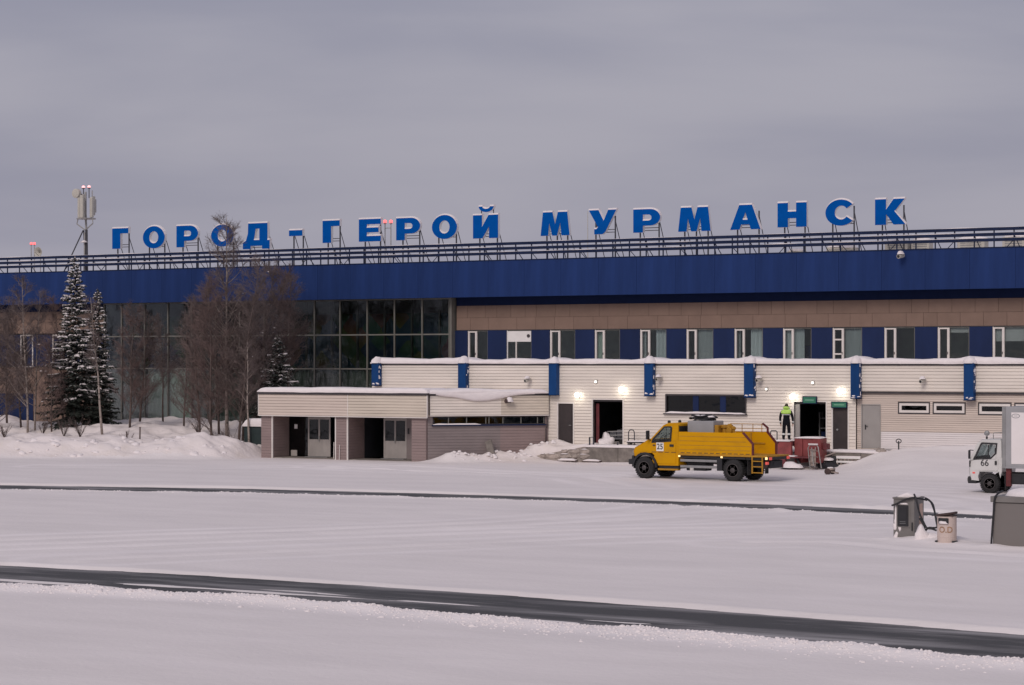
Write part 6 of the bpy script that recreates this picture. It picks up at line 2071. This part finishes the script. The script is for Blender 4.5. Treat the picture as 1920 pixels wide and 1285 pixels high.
# ================================================================== APRON CABINETS
def rot_part(o):
    return o
a, va = G(1677, 1016, .08)
gz = .05
cb = thing('service_cabinet', 'grey service cabinet with black meter panel and loose black cables', 'cabinet', U(1694, 63.2), 63.2, gz)
cu0, cv0 = U(1675, 63.2), 63.2
cu1 = U(1714.5, 63.2)
cv1 = cv0 + .80
cz1 = Z(1690, 936, 63.2)
MB().box(cu0, cu1, cv0, cv1, 0.02, cz1).build('casing', 'cabinet_grey', cb, bevel=.015)
MB().box(cu0 - .02, cu1 + .02, cv0 - .03, cv1 + .02, cz1, cz1 + .05).build('lid', 'cabinet_grey', cb, bevel=.01)
m = snow_ridge(MB(), cu0 + .12, cu1 + .02, cv0 + .05, cv1, cz1 + .05, .13, .05, 91.0, step=.06, over=.03)
m.build('snow_cap', 'snow_cap', cb, smooth=True)
p0, p1 = cu0 + .14, cu0 + .47
pz0, pz1 = Z(1690, 987, 63.2), Z(1690, 948, 63.2)
pan = MB().box(p0, p1, cv0 - .035, cv0 - .002, pz0, pz1).build('meter_panel', 'black_plastic', cb, bevel=.008)
MB().box(p0 + .05, p1 - .05, cv0 - .040, cv0 - .0355, pz0 + .2, pz1 - .06).build('display', 'chassis', pan)
for k in range(2):
    MB().box(p0 + .07, p1 - .08, cv0 - .041, cv0 - .0355, pz0 + .08 + k * .05, pz0 + .09 + k * .05).build('key_row', 'steel_grey', pan)
frame_box(MB(), p0 - .04, p1 + .04, pz0 - .03, pz1 + .04, cv0 - .02, cv0 - .001, .035).build('panel_frame', 'cabinet_grey', cb)
MB().lump((p0 + p1) / 2, cv0 - .02, pz1 + .035, (p1 - p0) * .5, .04, .05, seed=3, rough=.3).build('panel_snow', 'snow_cap', cb, smooth=True)
MB().lump(p0 - .05, cv0 - .002, pz0 - .02, .05, .02, (pz1 - pz0) * .9, seed=6, rough=.5).build('panel_snow', 'snow_cap', cb, smooth=True)
MB().box(p1 + .10, p1 + .13, cv0 - .04, cv0 - .002, pz0 - .12, pz0 + .12).build('handle', 'black_plastic', cb)
for q, (dx, z, r_) in enumerate(((.08, .16, .07), (.10, .25, .05), (.05, pz0 - .02, .06), (.2, pz0 - .05, .05), (.07, .6, .05))):
    MB().lump(cu0 + dx, cv0 - .002, z, r_, .02, r_ * 1.6, seed=q, rough=.6, nu=8, nv=4, flat=False).build('stuck_snow', 'snow_cap', cb, smooth=True)
MB().box(cu1 + .001, cu1 + .006, cv0 + .42, cv0 + .68, Z(1728, 995, 63.6), Z(1728, 945, 63.6)).build('side_panel', 'sticker_tan', cb)
# cables
def cable(pts, r_=.028, parent=cb, name='cable'):
    P = [Vector(p) for p in pts]
    out = []
    for i in range(len(P) - 1):
        p0_, p1_, p2_, p3_ = P[max(i - 1, 0)], P[i], P[i + 1], P[min(i + 2, len(P) - 1)]
        for k in range(8):
            t_ = k / 8
            out.append(0.5 * ((2 * p1_) + (-p0_ + p2_) * t_ + (2 * p0_ - 5 * p1_ + 4 * p2_ - p3_) * t_ ** 2 + (-p0_ + 3 * p1_ - 3 * p2_ + p3_) * t_ ** 3))
    out.append(P[-1])
    return MB().tube(out, r_, 7).build(name, 'black_plastic', parent, smooth=True)
def cp(px, py, v):
    uu_, zz_ = UZ(px, py, v)
    return (uu_, v, zz_)
vc = cv0 - .08
cable([cp(1672, 948, vc), cp(1681, 945, vc), cp(1695, 938, vc), cp(1711, 933.5, vc), cp(1726, 935.5, vc + .2), cp(1738, 938, vc + .4)])
cable([cp(1714, 927, vc + .1), cp(1718, 938, vc), cp(1724, 962, vc), cp(1732, 980, vc), cp(1738, 990, vc - .02), cp(1748, 992, vc), cp(1756, 995, vc)])
cable([cp(1735, 934, vc + .5), cp(1745, 941, vc + .4), cp(1752, 958, vc + .2), cp(1755, 975, vc + .05), cp(1757, 988, vc), cp(1750, 990, vc), cp(1741, 990, vc), cp(1734, 998, vc), cp(1732, 1008, vc - .02), cp(1737, 1025, vc - .1)])
cable([cp(1735, 934, vc + .55), cp(1748, 944, vc + .4), cp(1753, 962, vc + .25), cp(1758, 985, vc + .05)])
cable([cp(1724, 972, vc), cp(1732, 985, vc - .03), cp(1735, 998, vc - .02), cp(1738, 1007, vc)])
MB().lump(U(1748, 62.9), 62.9, .05, .34, .3, .30, seed=5, rough=.35, nu=14, nv=6).single('snow_mound', 'snow_cap', 'small snow mound between the cabinet and the beige bin', 'snow heap', smooth=True)
MB().lump(U(1727, 62.7), 62.75, .03, .22, .2, .50, seed=9, rough=.35, nu=14, nv=6).single('snow_mound', 'snow_cap', 'pointed snow mound drifted against the small grey cabinet', 'snow heap', smooth=True)

# beige bin
bu, bv_ = U(1775.5, 62.3), 62.3
zt = Z(1775, 968, 62.3)
rb = .275
bn = thing('waste_bin', 'rusty beige round bin lettered O.D with tilted dark brown lid', 'bin', bu, bv_, .04)
MB().lathe_z(bu, bv_, [(rb * .96, .08), (rb, .12), (rb, .3), (rb * 1.02, .31), (rb, .33), (rb, zt - .25), (rb, zt)], 28).build('drum', 'bin_beige', bn, smooth=False)
m = MB().lathe_z(bu, bv_, [(.285, zt + .03), (.30, zt + .05), (.30, zt + .09), (.27, zt + .10)], 24)
m.v = [(x, y, z + .15 * (x - bu)) for x, y, z in m.v]
lid = m.build('lid', 'dark_brown', bn)
m = MB().lump(bu, bv_, zt + .10, .26, .26, .045, rough=.1, nu=20, nv=4)
m.v = [(x, y, z + .15 * (x - bu)) for x, y, z in m.v]
m.build('lid_snow', 'snow_cap', lid, smooth=True)
MB().box(bu - .27, bu + .24, bv_ - .2, bv_ + .2, zt - .001, zt + .04).build('neck', 'dark_brown', bn)
MB().box(bu - .16, bu + .14, bv_ - .30, bv_ - .24, zt - .20, zt - .04).build('slot', 'black_plastic', bn, bevel=.02)
MB().lump(bu + .0, bv_ - .30, zt - .20, .13, .03, .07, seed=2, rough=.6, nu=8, nv=3).build('slot_snow', 'snow_cap', bn, smooth=True)
for s in (-1, 1):
    MB().box(bu + s * .25 - .035, bu + s * .25 + .035, bv_ - .22, bv_ + .1, .0, .20).build('foot', 'black_plastic', bn, bevel=.01)
# lettering wrapped on the drum
tm = text_mesh('O.D', .24, 'ink_tan', .002)
for vx in tm.vertices:
    x, y = vx.co.x * .95, vx.co.y
    a = x / rb
    rr_ = rb + .006 + (0.002 if vx.co.z > 0 else 0)
    vx.co = (rr_ * math.sin(a), -rr_ * math.cos(a), y)
lt = put_text('lettering', tm, bn, (0, 0, zt - .42), (0, 0, R(12)))
# big grey cabinet at the edge of the picture
bu0, bv0 = U(1861, 62.0), 62.0
bz = Z(1880, 931, 62.0)
bc = thing('large_cabinet', 'big grey electrical cabinet with domed snow and a black cable at the right edge', 'cabinet', bu0 + 1.1, bv0 + .6, .04)
MB().box(bu0, bu0 + 2.3, bv0, bv0 + 1.3, .07, bz - .18).build('casing', 'cabinet_rime', bc, bevel=.02)
MB().box(bu0 - .05, bu0 + 2.35, bv0 - .05, bv0 + 1.35, bz - .17, bz).build('lid', 'cabinet_grey', bc, bevel=.015)
for x in (1.14,):
    MB().box(bu0 + x, bu0 + x + .012, bv0 - .006, bv0 - .001, .1, bz - .2).build('door_gap', 'joint_dark', bc)
MB().lump(bu0 + 1.2, bv0 + .65, bz - .01, 1.05, .62, .26, seed=4, rough=.12, nu=22, nv=8).build('snow_cap', 'snow_cap', bc, smooth=True)
MB().box(bu0 + .1, bu0 + 2.2, bv0 + .1, bv0 + 1.2, .0, .07).build('plinth', 'joint_dark', bc)
vc = bv0 - .06
cable([cp(1880, 921, vc + .3), cp(1870, 927, vc), cp(1865, 936, vc - .03), cp(1863, 960, vc), cp(1860, 1000, vc), cp(1859, 1022, vc), cp(1863, 1028, vc - .03), cp(1869, 1030, vc - .05)], parent=bc)

# snow-topped dark bin left of the porch, with a pale arm beside the eave
v = 102.0
a, b = U(456, v), U(492, v)
z0 = H((a + b) / 2, v)
zt = Z(470, 801, v)
t = thing('rubbish_container', 'dark green container under thick snow left of the porch', 'container', (a + b) / 2, v, z0)
MB().box(a + .06, b + .4, v, v + 1.1, z0 - .15, zt).build('body', 'bin_green', t, bevel=.02)
MB().box(a + .02, b + .42, v - .04, v + 1.14, zt, zt + .05).build('rim', 'chassis', t)
m = snow_ridge(MB(), a - .02, b + .45, v - .04, v + 1.1, zt + .05, .42, .06, 95.0, step=.1, over=.06)
m.build('snow_cap', 'snow_cap', t, smooth=True)

# ================================================================== TREES
def spike(m, p, q, r):
    """three-sided twig tapering to a point"""
    d = q - p
    a = d.orthogonal().normalized() * r
    b = d.cross(a).normalized() * r
    i = len(m.v)
    m.v += [tuple(p + a), tuple(p - a * .5 + b * .87), tuple(p - a * .5 - b * .87), tuple(q)]
    m.f += [(i, i + 1, i + 3), (i + 1, i + 2, i + 3), (i + 2, i, i + 3)]
def bare_tree(u, v, hgt, label, name='birch_tree', lean=(0, 0), spread=.28, r=.09, bark='bark_birch', twig='twig', seed=1, dens=1.0, low=.12, group='bare trees before the glazed hall', up=.9, z=None, snow=0):
    rnd = random.Random(seed)
    z0 = (H(u, v) if z is None else z) - .05
    t = thing(name, label, 'tree', u, v, z0, group=group)
    base = Vector((u, v, z0))
    n = 9
    pts = []
    wob = rnd.uniform(0, 50)
    for k in range(n + 1):
        f = k / n
        pts.append(base + Vector((lean[0] * f ** 1.3 + .12 * n1(f * 2.4, wob), lean[1] * f + .12 * n1(f * 2.4, wob + 7), hgt * f)))
    MB_t = MB().tube(pts, [r * (1 - .93 * (k / n) ** .85) + .006 for k in range(n + 1)], 7)
    tw = MB()
    def at(f):
        x = f * n
        i = min(int(x), n - 1)
        return pts[i].lerp(pts[i + 1], x - i)
    nb = int(36 * dens * hgt / 7)
    for b in range(nb):
        f = low + (0.97 - low) * (b + rnd.random()) / nb
        p = at(f)
        az = rnd.uniform(0, 2 * math.pi)
        L = hgt * spread * (1 - f) ** .55 * rnd.uniform(.55, 1.15) + .25
        el = rnd.uniform(.45, 1.0) * up
        d = Vector((math.cos(az) * math.cos(el), math.sin(az) * math.cos(el), math.sin(el)))
        br = [p]
        dd = d.copy()
        ns_ = 5
        for k in range(ns_):
            dd = (dd + Vector((rnd.uniform(-.22, .22), rnd.uniform(-.22, .22), .10))).normalized()
            br.append(br[-1] + dd * L / ns_)
        rb = max(.008, r * .42 * (1 - f * .75))
        MB_t.tube(br, rb, 5, r1=.005, cap=False)
        for s in range(int(5 + L * 3.6)):
            g = rnd.uniform(.18, 1.0)
            x = g * ns_
            i = min(int(x), ns_ - 1)
            q = br[i].lerp(br[i + 1], x - i)
            sd = (dd + Vector((rnd.uniform(-1, 1), rnd.uniform(-1, 1), rnd.uniform(-.3, .8)))).normalized()
            sl = L * rnd.uniform(.18, .42) * (1.2 - g * .5) + .12
            e = q + sd * sl
            mid_ = q.lerp(e, .5) + Vector((rnd.uniform(-.05, .05), rnd.uniform(-.05, .05), .03))
            spike(tw, q, mid_ + (mid_ - q) * .15, .0115)
            spike(tw, mid_, e, .0085)
            for w in range(5):
                h = rnd.uniform(.25, 1.0)
                o = q.lerp(e, h)
                td = (sd * .7 + Vector((rnd.uniform(-1, 1), rnd.uniform(-1, 1), rnd.uniform(-.5, .8)))).normalized()
                e2 = o + td * rnd.uniform(.18, .45)
                spike(tw, o, e2, .007)
                for w2 in range(2):
                    o2 = o.lerp(e2, rnd.uniform(.3, .9))
                    spike(tw, o2, o2 + (td + Vector((rnd.uniform(-1, 1), rnd.uniform(-1, 1), rnd.uniform(-.6, .6)))).normalized() * rnd.uniform(.1, .25), .0054)
    MB_t.build('trunk', bark, t, smooth=True)
    tw.build('crown', twig, t, stuff=True)
    if snow:
        ms = MB()
        for k in range(snow):
            i = rnd.randrange(0, len(tw.v), 4)
            x, y, z_ = tw.v[i]
            ms.lump(x, y, z_, rnd.uniform(.04, .12), .05, .03, seed=k, rough=.5, nu=6, nv=2)
        ms.build('snow_flecks', 'snow_cap', t, stuff=True, smooth=True)
    return t

def spruce(u, v, hgt, rad, label, seed, snow=1.0, z=None, thin=1.0):
    rnd = random.Random(seed)
    z0 = (H(u, v) if z is None else z) - .1
    t = thing('spruce_tree', label, 'tree', u, v, z0, group='snowy spruces before the terminal')
    tr = MB().tube([(u, v, z0), (u + .04, v, z0 + hgt * .5), (u, v, z0 + hgt)], [.13 * hgt / 10, .08 * hgt / 10, .008], 7)
    nd, sn, fr = MB(), MB(), MB()
    z_ = .06 * hgt
    layer = 0
    while z_ < hgt * .985:
        f = z_ / hgt
        R0 = rad * (1 - f) ** .80 * (1.0 if f > .12 else .75 + f * 2)
        nb = max(4, int(10 * (1 - f) + 4))
        ph = rnd.uniform(0, 6.28)
        for k in range(nb):
            az = ph + 2 * math.pi * k / nb + rnd.uniform(-.2, .2)
            L = R0 * rnd.uniform(.62, 1.15) + .10
            droop = rnd.uniform(.15, .62) * (1 - f * .6)
            jz = rnd.uniform(-.14, .14)
            c, s = math.cos(az), math.sin(az)
            n = 5
            br = []
            for q in range(n + 1):
                g = q / n
                br.append(Vector((u + c * L * g, v + s * L * g, z0 + z_ + jz + L * (.22 * f * g - droop * g * (1.25 - .55 * g)) + rnd.uniform(-.015, .015))))
            tr.tube(br, .018 * (1 - f * .5), 4, r1=.005, cap=False)
            side = Vector((-s, c, 0))
            nsp = int((9 + L * 14) * thin)
            for q in range(nsp):
                g = rnd.uniform(.08, 1.0)
                x = g * n
                i = min(int(x), n - 1)
                p = br[i].lerp(br[i + 1], x - i)
                sg = rnd.choice((-1, 1))
                w = L * .34 * (1.1 - g * .7) * rnd.uniform(.5, 1.2) + .07
                d = (Vector((c, s, 0)) * rnd.uniform(.3, .9) + side * sg * rnd.uniform(.5, 1.0) + Vector((0, 0, rnd.uniform(-.65, -.05)))).normalized()
                e = p + d * w
                # spray of needles: two crossed slim blades
                hw = .035 + .02 * rnd.random()
                up_ = Vector((0, 0, 1))
                sd = d.cross(up_).normalized()
                tgt = fr if (f > .22 and rnd.random() < .30 * min(1, f * 2.2)) else nd
                for ax in (sd * hw, (up_ * .8 + sd * .3) * hw):
                    b = len(tgt.v)
                    tgt.v += [tuple(p), tuple(p.lerp(e, .45) + ax), tuple(e), tuple(p.lerp(e, .45) - ax)]
                    tgt.f.append((b, b + 1, b + 2, b + 3))
            if snow and f > .26 + rnd.uniform(-.1, .2) and rnd.random() < snow:
                # snow lies on the outer half of the bough
                ms = []
                for q in range(4):
                    g = .45 + .5 * q / 3
                    x = g * n
                    i = min(int(x), n - 1)
                    ms.append(br[i].lerp(br[i + 1], x - i) + Vector((0, 0, .03)))
                rr_ = [.02, .055 + .03 * rnd.random(), .055 + .035 * rnd.random(), .018]
                rr_ = [q * min(1.0, .45 + L * .40) * rnd.uniform(.5, 1.0) for q in rr_]
                sn.tube(ms, rr_, 6, cap=True)
                for q in range(2):
                    g = rnd.uniform(.5, .95)
                    i = min(int(g * n), n - 1)
                    p = br[i].lerp(br[i + 1], g * n - i)
                    sg = rnd.choice((-1, 1))
                    e = p + (Vector((c, s, 0)) * .5 + side * sg * .8).normalized() * L * .22
                    sn.tube([p + Vector((0, 0, .04)), p.lerp(e, .6) + Vector((0, 0, .035)), e + Vector((0, 0, -.03))], [.018, .04 * min(1.2, .5 + L * .5), .012], 5, cap=True)
        z_ += (.12 + .16 * (1 - f)) * (hgt / 10.0) ** .35 * rnd.uniform(.5, 1.5)
        layer += 1
    tr.build('trunk', 'bark_brown', t, smooth=True)
    nd.build('crown', 'needle', t, stuff=True)
    fr.build('frosted_sprays', 'frost', t, stuff=True)
    if sn.v:
        sn.build('snow_load', 'snow_cap', t, smooth=True, stuff=True)
    return t

def put(px, v):
    return U(px, v), v
def top_h(px, ytop, v):
    u_, v_ = put(px, v)
    return Z(px, ytop, v) - H(u_, v_)
# spruces
u_, v_ = put(140, 105.5)
spruce(u_, v_, top_h(140, 476, v_), 2.05, 'tall spruce laden with snow, the left one before the roof mast', 11, .95)
u_, v_ = put(183, 106.6)
spruce(u_, v_, top_h(180, 537, v_), 1.35, 'shorter spruce laden with snow, just right of the tallest one', 12, .75)
u_, v_ = put(520, 106.5)
spruce(u_, v_, top_h(515, 628, v_), 1.9, 'small dark spruce half hidden behind the porch roof', 13, .3)
# bare trees: bearing, depth, top of crown in the view, and character
B = [
    # px, v, ytop, lean px, spread, r, bark, twig, dens, low, label
    (52, 103.0, 520, -12, .20, .07, 'bark_birch', 'twig', .9, .15, 'pale-stemmed young birch second from the left edge'),
    (40, 104.2, 560, -25, .24, .06, 'bark_brown', 'twig', .9, .10, 'thin dark-stemmed tree at the far left before the blue panel'),
    (66, 104.0, 545, 8, .20, .06, 'bark_birch', 'twig', .8, .15, 'slim birch between the pale-stemmed birch and the tall spruce'),
    (-22, 104.0, 560, 10, .26, .07, 'bark_brown', 'twig', 1.0, .08, 'bare tree reaching in at the left edge'),
    (98, 103.2, 640, -6, .30, .05, 'bark_brown', 'twig_red', 1.1, .05, 'low brown bare tree left of the tall spruce foot'),
    (191, 102.2, 556, -22, .09, .075, 'bark_birch', 'twig', .45, .45, 'slender white-stemmed birch leaning left before the two spruces'),
    (243, 104.5, 575, 8, .24, .07, 'bark_brown', 'twig_red', 1.2, .08, 'brown bare tree just right of the spruces'),
    (262, 106.0, 590, 18, .26, .07, 'bark_brown', 'twig', 1.2, .08, 'many-twigged bare tree left of the bright green drapes'),
    (372, 104.0, 560, -10, .26, .08, 'bark_brown', 'twig', 1.2, .10, 'brown bare tree right of the bright green drapes'),
    (398, 102.5, 520, -8, .22, .08, 'bark_brown', 'twig_red', 1.1, .12, 'reddish-stemmed bare tree left of the tallest birch'),
    (424, 104.5, 406, 2, .20, .12, 'bark_birch', 'twig', 1.15, .22, 'tallest bare birch, its tip reaching the second O of the sign'),
    (447, 103.5, 490, 40, .23, .08, 'bark_brown', 'twig', 1.2, .12, 'dark bare tree right of the tallest birch'),
    (466, 101.8, 640, -4, .11, .07, 'bark_birch', 'twig', .5, .40, 'slender white-stemmed birch left of the porch'),
    (480, 106.5, 495, 35, .28, .08, 'bark_brown', 'twig', 1.3, .15, 'broad bare tree behind the porch below the letter Д'),
    (512, 108.5, 505, 22, .26, .08, 'bark_brown', 'twig_red', 1.2, .2, 'bare tree behind the porch right end of the grove'),
    (-5, 102.6, 600, 6, .30, .06, 'bark_brown', 'twig', 1.1, .06, 'low spreading bare tree at the left edge of the bank'),
    (120, 104.8, 560, -18, .22, .06, 'bark_brown', 'twig_red', 1.0, .10, 'thin brown tree just left of the tall spruce'),
    (412, 106.5, 540, -25, .28, .07, 'bark_brown', 'twig_red', 1.3, .12, 'reddish bare tree behind the tallest birch'),
    (455, 105.5, 560, 10, .26, .07, 'bark_brown', 'twig', 1.3, .10, 'dark twiggy tree between the tallest birch and the small spruce'),
    (540, 110.5, 520, 6, .24, .07, 'bark_brown', 'twig', 1.2, .3, 'bare tree rightmost of the grove, above the porch roof'),
    (345, 108.0, 590, 5, .26, .06, 'bark_brown', 'twig', .9, .1, 'bare tree standing close to the hall windows'),
    (306, 109.0, 610, -5, .24, .06, 'bark_brown', 'twig', .8, .3, 'thin bare tree directly before the bright green drapes'),
    (12, 107.0, 585, 6, .28, .07, 'bark_brown', 'twig', 1.1, .10, 'bare tree close to the building at the far left'),
]
for i, (px, v_, yt_, lean, spr, r_, bk, tw_, dn, lw, lab) in enumerate(B):
    u_ = U(px, v_)
    du = U(px + lean, v_) - u_
    bare_tree(u_, v_, top_h(px, yt_, v_), lab, 'birch_tree' if bk == 'bark_birch' else 'bare_tree', lean=(du, 0), spread=spr, r=r_, bark=bk, twig=tw_, seed=100 + i, dens=dn, low=lw, snow=10 if i in (4, 13) else 0)
# shrubs in the snow
for i, (px, v_, h_, lab) in enumerate(((237, 100.2, 1.0, 'twiggy dead shrub with a stake in the snow bank'), (372, 99.8, 1.1, 'spreading leafless shrub in front of the drapes'), (120, 101.5, 1.6, 'dense leafless shrub at the foot of the tall spruce'), (8, 100.0, .9, 'leafless shrub at the far left on the bank'), (150, 101.0, 1.3, 'leafless shrub below the two spruces'), (80, 101.8, 1.4, 'leafless shrub between the left birches'), (430, 101.3, 1.3, 'leafless shrub below the tallest birch'), (405, 101.6, 1.2, 'leafless shrub left of the tallest birch foot'))):
    rnd = random.Random(300 + i)
    u_ = U(px, v_)
    z0 = H(u_, v_) - .05
    t = thing('bare_shrub', lab, 'shrub', u_, v_, z0, group='leafless shrubs on the snow bank')
    m, w = MB(), MB()
    for k in range(14 if i != 0 else 8):
        a = rnd.uniform(0, 6.28)
        d = Vector((math.cos(a) * rnd.uniform(.1, .75), math.sin(a) * rnd.uniform(.1, .6), 1)).normalized()
        L = h_ * rnd.uniform(.5, 1.1)
        p = Vector((u_, v_, z0))
        q = p + d * L * .5
        e = q + (d + Vector((rnd.uniform(-.4, .4), rnd.uniform(-.4, .4), 0))).normalized() * L * .5
        m.tube([p, q, e], .014, 4, r1=.005, cap=False)
        for s in range(14):
            o = p.lerp(e, rnd.uniform(.25, 1.0)) + Vector((0, 0, .02))
            spike(w, o, o + (d + Vector((rnd.uniform(-1, 1), rnd.uniform(-1, 1), rnd.uniform(-.3, .6)))).normalized() * rnd.uniform(.12, .35), .006)
    m.build('stems', 'bark_brown', t, smooth=True)
    w.build('twigs', 'twig', t, stuff=True)
for px, v_, h_, lab in ((237, 99.9, 1.0, 'thin wooden stake standing in the snow bank, the left one'), (262, 101.2, 1.0, 'dark wooden stake standing in the snow bank, the right one')):
    u_ = U(px, v_)
    z0 = H(u_, v_) - .1
    m = MB().tube([(u_, v_, z0), (u_ + .02, v_, z0 + h_)], .05, 7, r1=.04)
    m.lump(u_ + .02, v_, z0 + h_ - .01, .06, .06, .05, rough=.2, nu=8, nv=3)
    m.single('wooden_stake', 'bark_brown', lab, 'stake', group='stakes in the snow bank')
